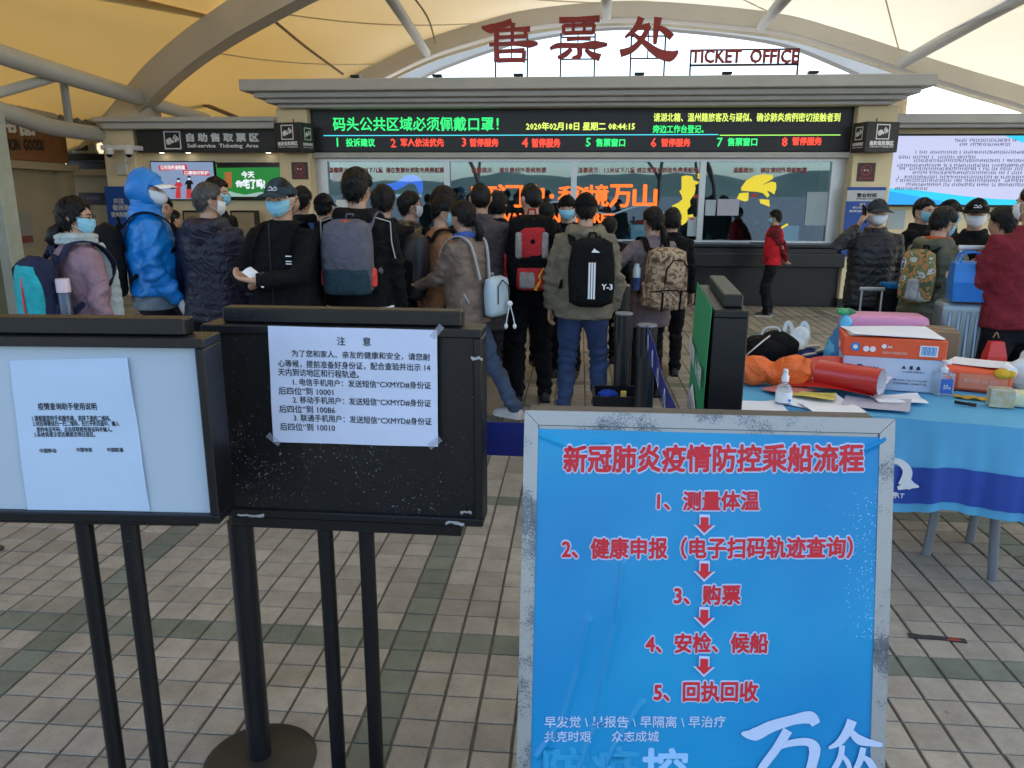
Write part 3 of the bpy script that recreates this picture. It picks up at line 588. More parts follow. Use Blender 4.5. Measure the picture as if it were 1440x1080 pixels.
for cx, y0, cl, cl2 in ((251, 250, E_rd, E_rd), (266, 247, E_bk, E_rd)):
    onpx(t1, plT, [(cx+2.6*math.cos(a*.6283), y0+2.8+2.8*math.sin(a*.6283)) for a in range(10)], E_bk, .002, .003); onpx(t1, plT, [(cx-1.8, y0+3.2), (cx+1.8, y0+3.2), (cx+1.5, y0+5.4), (cx-1.5, y0+5.4)], E_wh, .0035, .0042)
    onpx(t1, plT, [(cx-3.5, y0+6.5), (cx+3.5, y0+6.5), (cx+6.5, y0+12), (cx+3, y0+12), (cx+3.5, 279), (cx-4, 279), (cx-3, y0+12), (cx-6.5, y0+13)], cl, .002, .003); onpx(t1, plT, [(cx-3.6, y0+19), (cx+3, y0+19), (cx+3.3, 279), (cx-4, 279)], cl2, .0034, .0042)
t2 = tvset('green wall screen with white handwriting right of the pale one', 305, 396, 230, 280, emit('screen_green', (.008, .15, .022), .9))
onpx(t2, plT, [(305, 229.5), (396, 229.5), (396, 235), (305, 236)], pm('screen_dark', (.015, .005, .008), .3)); onpx(t2, plT, [(316, 242), (326, 242), (326, 264), (316, 264)], emit('screen_orange', (.35, .12, .03), .7))
onpx(t2, plT, [(305, 273), (318, 267), (330, 271), (345, 274), (365, 270), (396, 273), (396, 276.5), (305, 276.5)], emit('screen_mint', (.3, .45, .4), .7)); onpx(t2, plT, [(305, 276.7), (396, 276.7), (396, 280), (305, 280)], pm('screen_dark', (.015, .005, .008), .3))
textpx('今天', E_wh, t2, plT, 340, 241, 357, 250, bold=.05, nring=4); textpx('宅了吗?', E_wh, t2, plT, 343, 252, 372, 265, bold=.06, nring=4); textpx('你', E_wh, t2, plT, 332, 254, 342, 263, bold=.05, nring=4)
for px, l in ((258, 'left tan ticket kiosk screen in black frame below the pale wall screen'), (325, 'right tan ticket kiosk screen in black frame below the green wall screen'), (228, 'leftmost narrow kiosk frame behind the blue jacket')):
    Yk = 12.3; x0, x1 = X(px, Yk, 320), X(px+ (36 if px != 228 else 14), Yk, 320); zz1, zz0 = Z(296, Yk, px), .75
    t = thing('ticket_kiosk', l, 'kiosk', ((x0+x1)/2, Yk, 0), group='self-service kiosks')
    mb = MB(local(t)); mb.rbox(x0, x1, Yk, Yk+.16, zz0, zz1, .01, 1); mb.build('head', M_darkmetal, t)
    MB(local(t)).box(x0+.03, x1-.03, Yk-.004, Yk-.001, zz0+.05, zz1-.03).build('screen', pm('kiosk_panel', (.30, .22, .12), .35), t)
    MB(local(t)).rbox(x0+.04, x1-.04, Yk+.03, Yk+.3, 0, zz0-.002, .02, 1).build('cabinet', M_wall, t)
for px, l in ((154, 'left dome camera under the white bracket at the wing corner'), (181, 'right dome camera under the white bracket at the wing corner')):
    p = at(px, 217, 12.15); t = thing('dome_camera', l, 'camera', (p.x, p.y, p.z), group='dome cameras at the wing corner')
    MB().lathe([(0, .0), (.06, 0), (.07, .05), (.05, .09), (0, .09)]).build('housing', M_wht, t); MB().ell((0, 0, 0), (.05, .05, .05), 16, 8).build('lens_dome', M_darkmetal, t, smooth=True)
    MB().tube([(0, 0, .09), (0, 0, .16)], .012, 8).build('stem', M_wht, t)
p = at(168, 209, 12.2); t = thing('camera_bracket', 'white horizontal bracket carrying the two dome cameras at the wing corner', 'bracket', (p.x, 12.2, p.z)); MB().rbox(-.28, .26, -.06, .24, -.02, .05, .01).build('arm', M_wht, t)
p = at(173, 238, 12.4); t = thing('wall_junction_box', 'small cream junction box on the corner pillar under the cameras', 'box'); t.location = (p.x, 12.4, p.z); MB().rbox(-.09, .09, -.05, .05, -.09, .09, .012).build('box_body', pm('offwhite', (.6, .58, .5), .5), t); MB().tube([(.06, 0, .09), (.07, 0, .2)], .01, 6).build('conduit', M_wht, t)

# ------------------------------------------------------------------ right wing with the big screen
rw = thing('right_wing', 'low cream wing right of the ticket office with a grey cornice', 'building', (6, 13, 0)); YR = 12.75
def rb(name, mat, *a, r=0):
    mb = MB(local(rw)); mb.rbox(*a, r, 1) if r else mb.box(*a); return mb.build(name, mat, rw)
xr0 = pr1+.003; za, zb, zc_, zd = Z(160, 12.4, 1340), Z(173, 12.4, 1340), Z(179, 12.5, 1340), Z(190, 12.7, 1340)
rb('cornice', M_stone, xr0, 11, 12.35, 14.3, zb, za, r=.01); rb('cornice', M_stone, xr0, 11, 12.45, 14.3, zc_, zb-.002, r=.01)
rb('wall', M_wall, xr0, 11, YR+.02, 14.2, 0, zc_-.002)
sx0, sx1 = X(1253, 12.6, 240), 8.6; sz0, sz1 = Z(288, 12.6, 1340), Z(191, 12.6, 1340)
bs = led('wall_led_screen', 'huge lavender LED notice screen with a cyan wave filling the right wing wall', sx0, sx1, 12.6, sz0, sz1, .14, .03, emit('screen_lavender', (.46, .49, .70), .85), 'display'); plQ = wallplane(12.598)
E_cy = emit('screen_cyan', (.01, .47, .68), .95); E_cy2 = emit('screen_blue', (.01, .28, .65), .95)
def q(u, v): return (sx0+(sx1-sx0)*u, sz0+(sz1-sz0)*v)
def pq(pts, m, n1=.002, nm='graphic'): mb = MB(local(bs)); mb.prism([q(*p) for p in pts], plQ, .0005, n1); mb.build(nm, m, bs)
wv = [(i/20, .12+.10*math.cos(i/20*6.0)*(1-i/26)+ .02) for i in range(21)]
pq([(0, 0), (1, 0)] + wv[::-1], E_cy, .0025); pq([(0, 0)] + [(i/20, max(0, .20-.35*i/10)) for i in range(0, 7)][::1] , E_cy2, .0032)
pq([(.40, 1), (.47, .90), (.55, .84), (.7, .80), (1, .86), (1, 1)], E_cy, .0025)
mb = MB(local(bs)); rr = random.Random(5)
for row, (v, u0, u1) in enumerate(((.91, .22, .44), (.85, .24, .42), (.74, .08, .97), (.67, .02, .3), (.62, .08, .97), (.55, .02, .97), (.50, .02, .55), (.445, .08, .97), (.38, .02, .97), (.33, .02, .7), (.27, .06, .97), (.21, .02, .14), (.165, .6, .78), (.12, .64, .76))):
    u = u0
    while u < u1:
        w_ = .0062; 
        if rr.random() < .93:
            a, b = q(u, v); h = .05
            for _ in range(3):
                dz = rr.uniform(.006, h-.008); mb.prism([(a+.004, b+dz), (a+w_*(sx1-sx0)*.85, b+dz), (a+w_*(sx1-sx0)*.85, b+dz+.008), (a+.004, b+dz+.008)], plQ, .0005, .0028)
            xx = a+rr.uniform(.008, .022); mb.prism([(xx, b), (xx+.006, b), (xx+.006, b+h), (xx, b+h)], plQ, .0005, .0034)
        u += w_*1.25
mb.build('notice_text', emit('screen_text', (.10, .11, .2), .6), bs, fix=False)
mb = MB(local(bs)); mb.M = local(bs)
t = thing('wall_notice', 'small white notice on the wall under the big lavender screen', 'notice', (X(1262, 12.76, 310), 12.76, 1.1)); p0 = at(1246, 322, 12.76); p1 = at(1274, 295, 12.76)
MB(local(t)).rbox(p0.x, p1.x, 12.755, 12.765, p0.z, p1.z, .002, 1).build('sheet', M_frost, t)
xs = X(1262, 14.5, 130); tcol = thing('rear_column', 'pale cylindrical column behind the right end of the cornice', 'column', (X(1262, 14.6, 140), 14.6, 0)); MB().lathe([(.16, 0), (.16, 3.7), (0, 3.7)], n=24).build('shaft', pm('cream_column', (.62, .52, .38), .6), tcol, smooth=True)

# ------------------------------------------------------------------ shop building on the far left
sh = thing('shop_building', 'shadowed cream shop building at the far left with an orange brown fascia', 'building', (-8.5, 12, 0))
A0 = Vector((-8.02, 9.0, 0)); A1 = Vector((-8.62, 12.8, 0)); ud = (A1-A0).normalized(); nd = Vector((ud.y, -ud.x, 0))
def sb(name, mat, u0, u1, n0, n1, z0, z1, par=sh):
    mb = MB(local(sh) if par is sh else local(par)); vs = [A0+ud*u+nd*n_+Vector((0, 0, z)) for z in (z0, z1) for n_ in (n0, n1) for u in (u0, u1)]
    mb.add(vs, [(0, 2, 3, 1), (4, 5, 7, 6), (0, 1, 5, 4), (2, 6, 7, 3), (0, 4, 6, 2), (1, 3, 7, 5)]); return mb.build(name, mat, par)
UL = (A1-A0).length
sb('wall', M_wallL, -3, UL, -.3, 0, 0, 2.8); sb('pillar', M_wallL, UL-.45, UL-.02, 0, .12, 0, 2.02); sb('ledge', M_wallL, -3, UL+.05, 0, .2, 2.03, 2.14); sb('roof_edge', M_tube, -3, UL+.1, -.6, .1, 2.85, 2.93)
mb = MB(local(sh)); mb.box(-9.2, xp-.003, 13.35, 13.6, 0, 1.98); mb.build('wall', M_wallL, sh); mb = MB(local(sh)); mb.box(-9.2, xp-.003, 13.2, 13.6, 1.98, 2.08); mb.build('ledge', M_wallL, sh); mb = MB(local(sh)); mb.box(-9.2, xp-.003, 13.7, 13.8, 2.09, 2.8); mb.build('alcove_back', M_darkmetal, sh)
fs_ = thing('shop_fascia_sign', 'orange brown fascia board with pale characters on the far left shop', 'sign', tuple(A0+ud*2)); plF = Plane(A0+nd*.06, ud, (0, 0, 1))
sb('board', pm('orange_board', (.26, .125, .05), .55, var=.2), -2.5, UL+.02, .0, .055, 2.16, 2.76, fs_)
textpx('用', M_white_print, fs_, plF, 4, 164, 19, 186, bold=.05, off=.004, nring=6, th=.02); textpx('品', M_white_print, fs_, plF, 30, 167, 45, 190, bold=.05, off=.004, nring=6, th=.02)
textpx('TION  GOODS', M_dgrey, fs_, plF, 8, 196, 60, 211, bold=.05, off=.004, nring=4)
ac = thing('air_conditioner', 'white framed air conditioner unit in the dark alcove beside the fascia', 'air conditioner', tuple(at(120, 220, 13.3))); p = at(102, 216, 13.3); p2 = at(131, 190, 13.3)
MB(local(ac)).rbox(p.x, p2.x, 13.3, 13.6, p.z, p2.z, .02).build('casing', M_wallL, ac); MB(local(ac)).box(p.x+.04, p2.x-.12, 13.28, 13.3, p.z+.05, p2.z-.04).build('grille', M_darkmetal, ac); MB(local(ac)).box(p.x-.2, p2.x+.3, 13.25, 13.65, p.z-.12, p.z-.01).build('shelf', M_darkmetal, ac)
ws = thing('wall_plaque', 'dark blue plaque with dim lettering on the recessed wall left of the blue poster', 'sign', tuple(at(133, 288, 13.34))); p = at(113, 288, 13.34); p2 = at(153, 271, 13.34)
MB(local(ws)).rbox(p.x, p2.x+.0, 13.325, 13.345, p.z, p2.z, .003, 1).build('plate', pm('navy_plate', (.012, .016, .04), .5), ws); text('安检候船区', pm('dim_print', (.12, .13, .2), .6, bump=0), ws, wallplane(13.322), p.x+.14, p.z+.09, wd=.25, ht=.06, bold=.04, nring=4, res=1)
sn = thing('shop_notice', 'dim grey notice with red block on the far left shop wall', 'notice', tuple(A0+ud*2)); a = plF.uv(18, 352); b = plF.uv(42, 298)
pN = Plane(A0+nd*.004, ud, (0, 0, 1)); a = pN.uv(19, 350); b = pN.uv(42, 297); mb = MB(local(sn)); mb.prism([(a[0], a[1]), (b[0], a[1]), (b[0], b[1]), (a[0], b[1])], pN, .001, .006); mb.build('sheet', pm('dim_sheet', (.28, .27, .25), .7), sn); h = b[1]-a[1]
mb = MB(local(sn)); mb.prism([(a[0]+.03, a[1]+h*.12), (b[0]-.03, a[1]+h*.12), (b[0]-.03, a[1]+h*.32), (a[0]+.03, a[1]+h*.32)], pN, .007, .008); mb.build('red_block', pm('dull_red', (.22, .06, .04), .7), sn)
df = thing('white_door_frame', 'pale leaning door frame post at the left edge of the photo', 'door frame', (-6.9, 8.6, 0)); pA = at(2, 180, 9); pB = at(16, 400, 9)
mb = MB(local(df)); mb.rbox(pA.x-.27, pA.x-.13, 9, 9.25, 0, 2.5, .01); mb.build('post', pm('pale_frame', (.42, .47, .42), .5), df); MB(local(df)).box(pA.x-1.1, pA.x-.272, 9.1, 9.12, .05, 2.4).build('door_pane', M_glass, df); MB(local(df)).box(pA.x-1.1, pA.x-.13, 9, 9.25, 2.502, 2.62).build('lintel', pm('pale_frame', (.4, .4, .4)), df)
hr = thing('black_handrail', 'short black curved handrail standing before the far left shop', 'handrail', (at(25, 380, 8).x, 8, 0)); p = at(18, 371, 8); p2 = at(40, 373, 8)
MB(local(hr)).tube([(p.x, 8, 0), (p.x, 8, p.z-.05), (p.x+.05, 8, p.z), (p2.x, 8.1, p.z), (p2.x+.05, 8.1, p.z-.1), (p2.x+.05, 8.1, 0)], .02, 8).build('rail', M_darkmetal, hr, smooth=True)
fin = thing('roof_louvres', 'row of grey upright louvre fins on the far left roof under the canopy', 'louvres', (-8.5, 12.5, 2.9)); rr = random.Random(3)
for k_ in range(15):
    px = -20 + k_*12; Yk = 11.6+k_*.12; p = at(px, 117+k_*3.6, Yk); pb = at(px, 172, Yk)
    MB(local(fin)).box(p.x, p.x+.09, Yk, Yk+.12, 2.8, p.z-.0).build('louvre', pm('zinc', (.22, .22, .2), .6), fin)
a = at(30, 121, 12); b = at(150, 160, 13.2); MB(local(fin)).tube([a, b], .012, 6).build('rail', M_tube, fin)

# ------------------------------------------------------------------ membrane canopy
can = thing('tensile_canopy', 'cream translucent membrane canopy on curved grey steel arches over the forecourt', 'canopy', (0, 10, 3))
def membrane(name, col, col2, tw):
    m = bpy.data.materials.new(name); m.use_nodes = True; nt = m.node_tree; L = nt.links.new; nt.nodes.remove(nt.nodes['Principled BSDF'])
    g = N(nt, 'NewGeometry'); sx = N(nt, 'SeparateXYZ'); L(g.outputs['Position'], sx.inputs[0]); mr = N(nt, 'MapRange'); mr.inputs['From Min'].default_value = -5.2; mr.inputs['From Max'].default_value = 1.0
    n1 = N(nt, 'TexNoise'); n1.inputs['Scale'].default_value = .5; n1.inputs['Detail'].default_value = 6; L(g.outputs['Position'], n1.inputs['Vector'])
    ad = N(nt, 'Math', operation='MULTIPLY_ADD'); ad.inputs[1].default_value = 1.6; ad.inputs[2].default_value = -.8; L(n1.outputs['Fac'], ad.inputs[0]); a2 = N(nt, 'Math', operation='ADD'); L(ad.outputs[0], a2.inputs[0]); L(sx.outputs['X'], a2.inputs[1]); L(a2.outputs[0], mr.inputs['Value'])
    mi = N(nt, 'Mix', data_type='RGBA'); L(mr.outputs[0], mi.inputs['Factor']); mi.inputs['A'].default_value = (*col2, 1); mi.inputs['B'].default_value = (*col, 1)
    d = N(nt, 'BsdfDiffuse'); t = N(nt, 'BsdfTranslucent'); L(mi.outputs['Result'], d.inputs[0]); L(mi.outputs['Result'], t.inputs[0]); mx = N(nt, 'MixShader'); mx.inputs[0].default_value = tw
    L(d.outputs[0], mx.inputs[1]); L(t.outputs[0], mx.inputs[2]); L(mx.outputs[0], nt.nodes['Material Output'].inputs[0]); return m
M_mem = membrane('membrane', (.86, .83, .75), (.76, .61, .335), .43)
def curve(P, s):
    P = [Vector(p) for p in P]; n = len(P)-1; x = min(max(s, 0), .99999)*n; i = int(x); t = x-i
    p0, p1, p2, p3 = P[max(i-1, 0)], P[i], P[i+1], P[min(i+2, n)]
    return .5*((2*p1)+(p2-p0)*t+(2*p0-5*p1+4*p2-p3)*t*t+(3*p1-p0-3*p2+p3)*t**3)
a1 = [at(*p) for p in ((150, 195, 13.3), (188, 150, 12.95), (223, 110, 12.4), (270, 70, 11.9), (317, 38, 11.4), (360, 12, 10.9), (440, -32, 10.2), (600, -110, 9.4), (850, -160, 8.8), (1100, -150, 8.8), (1400, -60, 9.4), (1600, 50, 10.8), (1700, 180, 12))]
a2 = [at(*p) for p in ((300, 245, 15), (380, 196, 15), (455, 144, 15), (530, 105, 15), (605, 69, 15), (676, 46, 15), (746, 28, 15), (850, 17, 15), (940, 18, 15), (1093, 34, 15), (1182, 58, 15), (1270, 87, 15), (1350, 112, 15), (1440, 139, 15), (1560, 183, 15))]
a3 = [at(*p) for p in ((540, 140, 19), (590, 102, 19), (645, 78, 19), (700, 59, 19), (745, 47, 19), (850, 32, 19), (950, 34, 19), (1093, 52, 19), (1182, 84, 19), (1270, 125, 19))]
def beam(P, h, w_, name, n=60, mat=M_arch, drop=0):
    mb = MB(local(can)); rings = []
    for k in range(n+1):
        s = k/n; c = curve(P, s) - Vector((0, 0, drop)); t = (curve(P, min(s+.01, 1)) - curve(P, max(s-.01, 0))).normalized(); side = Vector((0, 1, 0)); side = (side - t*side.dot(t)).normalized(); u_ = side.cross(t).normalized()
        if u_.z < 0: u_ = -u_
        rings.append([c+side*w_/2+u_*h/2, c-side*w_/2+u_*h/2, c-side*w_/2-u_*h/2, c+side*w_/2-u_*h/2])
    mb.loft(rings); return mb.build(name, mat, can, smooth=True, ang=35)
beam(a1, .42, .30, 'arch'); beam(a2, .28, .36, 'arch'); beam(a3, .28, .36, 'arch')
beam([p + Vector((0, -.14, -.24)) for p in a2], .05, .05, 'edge_rail', mat=pm('edge_white', (.6, .58, .5), .5))
def mem(P, Q, drop_, n=50, m_=16, sag=.12, name='membrane_panel', zo=.2):
    def f(u, v):
        a, b = curve(P, u), curve(Q, u); p = a.lerp(b, v); p.z += zo*(1-v)+.16*v - sag*math.sin(math.pi*v)*(.4+.6*math.sin(math.pi*min(1, u*1.2)))*4*drop_ ; return p
    return MB(local(can)).grid(f, n, m_, .003).build(name, M_mem, can, smooth=True)
mem(a1, a2, .25)
M_seam = pm('membrane_seam', (.60, .52, .38), .8, bump=0)
def mpt(P, Q, u, v, drop_, zo): a, b_ = curve(P, u), curve(Q, u); p = a.lerp(b_, v); p.z += zo*(1-v)+.16*v - .12*math.sin(math.pi*v)*(.4+.6*math.sin(math.pi*min(1, u*1.2)))*4*drop_ - .012; return p
for u_ in [.22, .36, .50, .64, .78]: MB(local(can)).tube([mpt(a1, a2, u_, i_/16, .25, .2) for i_ in range(17)], .011, 6).build('seam', M_seam, can, smooth=True)
Lc = [at(*p) for p in ((188, 200, 13.4), (60, 235, 13.1), (-150, 260, 12), (-400, 260, 10.6), (-800, 260, 8.5))] + [Vector((-9.5, 5, 3.4)), Vector((-10, 2, 3.6)), Vector((-10, -1, 3.8))]
a1b = a1[:8]
mem([curve(a1, k_/14*.62) for k_ in range(8)] , Lc, .1, zo=.22)
unseen_edge = [Vector((-10, 1.5, 3.8)), Vector((-7, .8, 5.6)), Vector((-3, .3, 6.6)), Vector((1, .0, 7)), Vector((5, .2, 6.6)), Vector((9, .3, 5.6)), Vector((13, .8, 3.6)), Vector((13, 6, 3.4)), Vector((12.5, 11, 3))]
mem([curve(a1, .30+k_/10*.70) for k_ in range(11)], unseen_edge, .02, zo=.25)  # unseen panel over the viewpoint, added only for its light and shade
for P_, r_ in (([(538, -20, 10.2), (600, 74, 14.7)], .075), ([(853, -30, 9.5), (853, 22, 14.7)], .08), ([(1118, -20, 9.5), (1071, 37, 14.7)], .08), ([(1560, -75, 9.6), (1270, 88, 14.6)], .095), ([(2100, -10, 9), (1700, 180, 14.6)], .095)):
    MB(local(can)).tube([at(*p) for p in P_], r_, 16, dome=True).build('strut_tube', M_tube, can, smooth=True)
for P_, r_ in (([(-150, 12, 8), (0, 76, 9.6), (198, 138, 12.6)], .125), ([(-150, 112, 8), (0, 156, 9.5), (70, 178, 10.8), (145, 190, 12.6)], .115), ([(88, 104, 10.9), (97, 172, 11.5)], .055), ([(85, 106, 10.8), (0, 130, 9.8), (-80, 152, 9)], .065), ([(222, 148, 12.9), (290, 168, 13.6)], .10)):
    pts = [at(*p) for p in P_]; n_ = 14; MB(local(can)).tube([curve(pts, k_/n_) for k_ in range(n_+1)], r_, 18, dome=True).build('truss_tube', M_tube, can, smooth=True)
for P_, r_ in (([(-40, 22, 11.8), (150, 92, 13.0), (335, 166, 14.0)], .035), ([(372, 18, 11.3), (430, 66, 13), (482, 104, 14.4)], .022), ([(560, -30, 10.6), (600, 22, 12.4), (612, 60, 14.3)], .014)):
    pts = [at(*p) for p in P_]; MB(local(can)).tube([curve(pts, k_/10) for k_ in range(11)], r_, 10).build('edge_cable', pm('cable_brown', (.20, .13, .07), .7), can)
bp_ = at(185, 160, 12.8); mb = MB(local(can)); q0 = at(150, 166, 12.8); q1 = at(214, 166, 12.8); zt_ = at(205, 128, 12.8).z
mb.prism([(q0.x, q0.z-.02), (q1.x, q1.z-.02), (q1.x, at(214, 140, 12.8).z), (at(205, 120, 12.8).x, at(205, 120, 12.8).z), (at(180, 132, 12.8).x, at(180, 132, 12.8).z)], wallplane(12.8), -.3, .1); mb.build('arch_foot', M_arch, can)

# ------------------------------------------------------------------ what the glass reflects: trees and hills behind the camera
hl = MB(); rr = random.Random(9); NX = 90
def hz(x): return 4 + 11*math.exp(-((x+40)/90)**2) + 9*math.exp(-((x-70)/45)**2) + 13*math.exp(-((x-190)/70)**2) + 7*math.exp(-((x+230)/80)**2) + 1.2*math.sin(x/13)+.7*math.sin(x/5.1)
for j in range(NX): pass
hl.grid(lambda u, v: ((u-.5)*900, -520 - 120*v, -1 + hz((u-.5)*900)*1.15*math.sin(math.pi*min(.5, v*.9))), NX, 8)
tag(hl.build('hills', pm('far_hills', (.06, .09, .07), .95, var=.3, scale=.05), smooth=True), kind='structure')
def tree(label, x, y, H_, seed, leaves):
    r = random.Random(seed); t = thing('street_tree', label, 'tree', (x, y, 0), group='trees behind the viewpoint'); mb = MB(); tips = []
    def br(p, d, L0, rad, dep):
        q_ = p; pts = [p]; rs_ = [rad]
        for k in range(4):
            d = (d + Vector((r.uniform(-.2, .2), r.uniform(-.2, .2), r.uniform(-.02, .14)))).normalized(); q_ = q_ + d*(L0/4); pts.append(q_); rs_.append(rad*(1-.12*(k+1)))
        mb.tube(pts, rs_, 6 if dep else 10)
        if dep < 4:
            for k in range(3): a = r.uniform(0, 6.28); br(pts[-1] if k else pts[-2], (d + Vector((math.cos(a), math.sin(a), .3))*.75).normalized(), L0*.66, rad*.55, dep+1)
        else: tips.append(q_)
    br(Vector((0, 0, 0)), Vector((0, 0, 1)), H_*.4, .14, 0); mb.build('trunk', pm('bark', (.07, .055, .045), .9), t)
    if leaves:
        lb = MB()
        for p in tips:
            for _ in range(leaves):
                c = p + Vector((r.gauss(0, .3), r.gauss(0, .3), r.gauss(0, .2))); s = r.uniform(.04, .09); a = Vector((r.uniform(-1, 1), r.uniform(-1, 1), r.uniform(-1, 1))).normalized(); b = a.orthogonal().normalized()
                lb.add([c-a*s, c+b*s*.5, c+a*s, c-b*s*.5], [(0, 1, 2, 3)])
        lb.build('crown', pm('leaf', (.035, .055, .02), .7), t, fix=False)
for a in (('bare branched tree reflected in the rightmost window', 5.9, -9, 7, 1, 0), ('second bare tree reflected near the right window mullion', 5.0, -11, 8, 2, 0), ('leafy dark tree reflected in the two left windows', -4.2, -10, 7.5, 3, 16), ('sparse tree reflected behind the third window', 3.6, -14, 8, 5, 4)): tree(*a)
# ------------------------------------------------------------------ people
PEND = []          # (object, post function) baked in one go
def rmesh(name, mb, mats, parent, vox, post=None, sm=3, fac=.5):
    o = mb.build(name, mats, parent, fix=True)
    r = o.modifiers.new('r', 'REMESH'); r.mode = 'VOXEL'; r.voxel_size = vox; r.use_smooth_shade = True
    s = o.modifiers.new('s', 'SMOOTH'); s.factor = fac; s.iterations = sm
    PEND.append((o, post)); return o
def flush():
    bpy.context.view_layer.update(); dg = bpy.context.evaluated_depsgraph_get()
    for o, post in PEND:
        me = bpy.data.meshes.new_from_object(o.evaluated_get(dg)); old = o.data; mats = list(old.materials)
        o.modifiers.clear(); o.data = me; me.name = o.name
        me.materials.clear()
        for m_ in mats: me.materials.append(m_)
        bpy.data.meshes.remove(old)
        n = len(me.vertices)
        if post and n:
            co = np.empty(n*3); me.vertices.foreach_get('co', co); co = co.reshape(-1, 3); no = np.empty(n*3); me.vertices.foreach_get('normal', no); no = no.reshape(-1, 3)
            me.vertices.foreach_set('co', post(co, no, me).ravel()); me.update()
        me.polygons.foreach_set('use_smooth', [True]*len(me.polygons))
    PEND.clear()

def sst(a, b, x): t = np.clip((x-a)/(b-a), 0, 1); return t*t*(3-2*t)
HEADR = None
def headpt(az, el, off=0.0, face=1):
    """az from the front (0) clockwise, el latitude; head centre at the origin, +y forward"""
    sx, sy, sz = math.sin(az)*math.cos(el), math.cos(az)*math.cos(el), math.sin(el)
    x, y, z = (.074+off)*sx, (.094+off)*sy, (.113+off)*sz
    t = max(0, -sz)
    x *= 1-.26*t*t-.06*t
    if sy > 0: y *= 1-.04*t
    else: y *= 1-.50*t**1.5
    if z > 0 and sy > 0: y *= 1-.10*sz*sz
    if face and sy > 0.2:
        g = lambda cx, cz, wx_, wz: math.exp(-((abs(x)-cx)/wx_)**2-((z-cz)/wz)**2)
        y += .020*math.exp(-(x/.011)**2)*max(0, 1-abs((z+.026)/.036))**.8*(1 if z > -.04 else .6) - .008*g(.030, .006, .016, .013) + .004*g(.02, .024, .03, .009) + .005*g(0, -.060, .022, .010) + .006*g(0, -.093, .02, .014) + .003*g(.042, -.02, .018, .018)
    return Vector((x, y, z))
def rotm(yaw, pitch): return Matrix.Rotation(yaw, 3, 'Z') @ Matrix.Rotation(pitch, 3, 'X')

def ik(S, T, l1, l2, pole):
    S, T = Vector(S), Vector(T); d = T-S; D = min(d.length, (l1+l2)*.995); u = d.normalized(); a = (l1*l1-l2*l2+D*D)/(2*D); h = math.sqrt(max(1e-6, l1*l1-a*a))
    p = Vector(pole); p = (p-u*p.dot(u)).normalized(); return S+u*a+p*h, S+u*D
def srt(pts): return pts

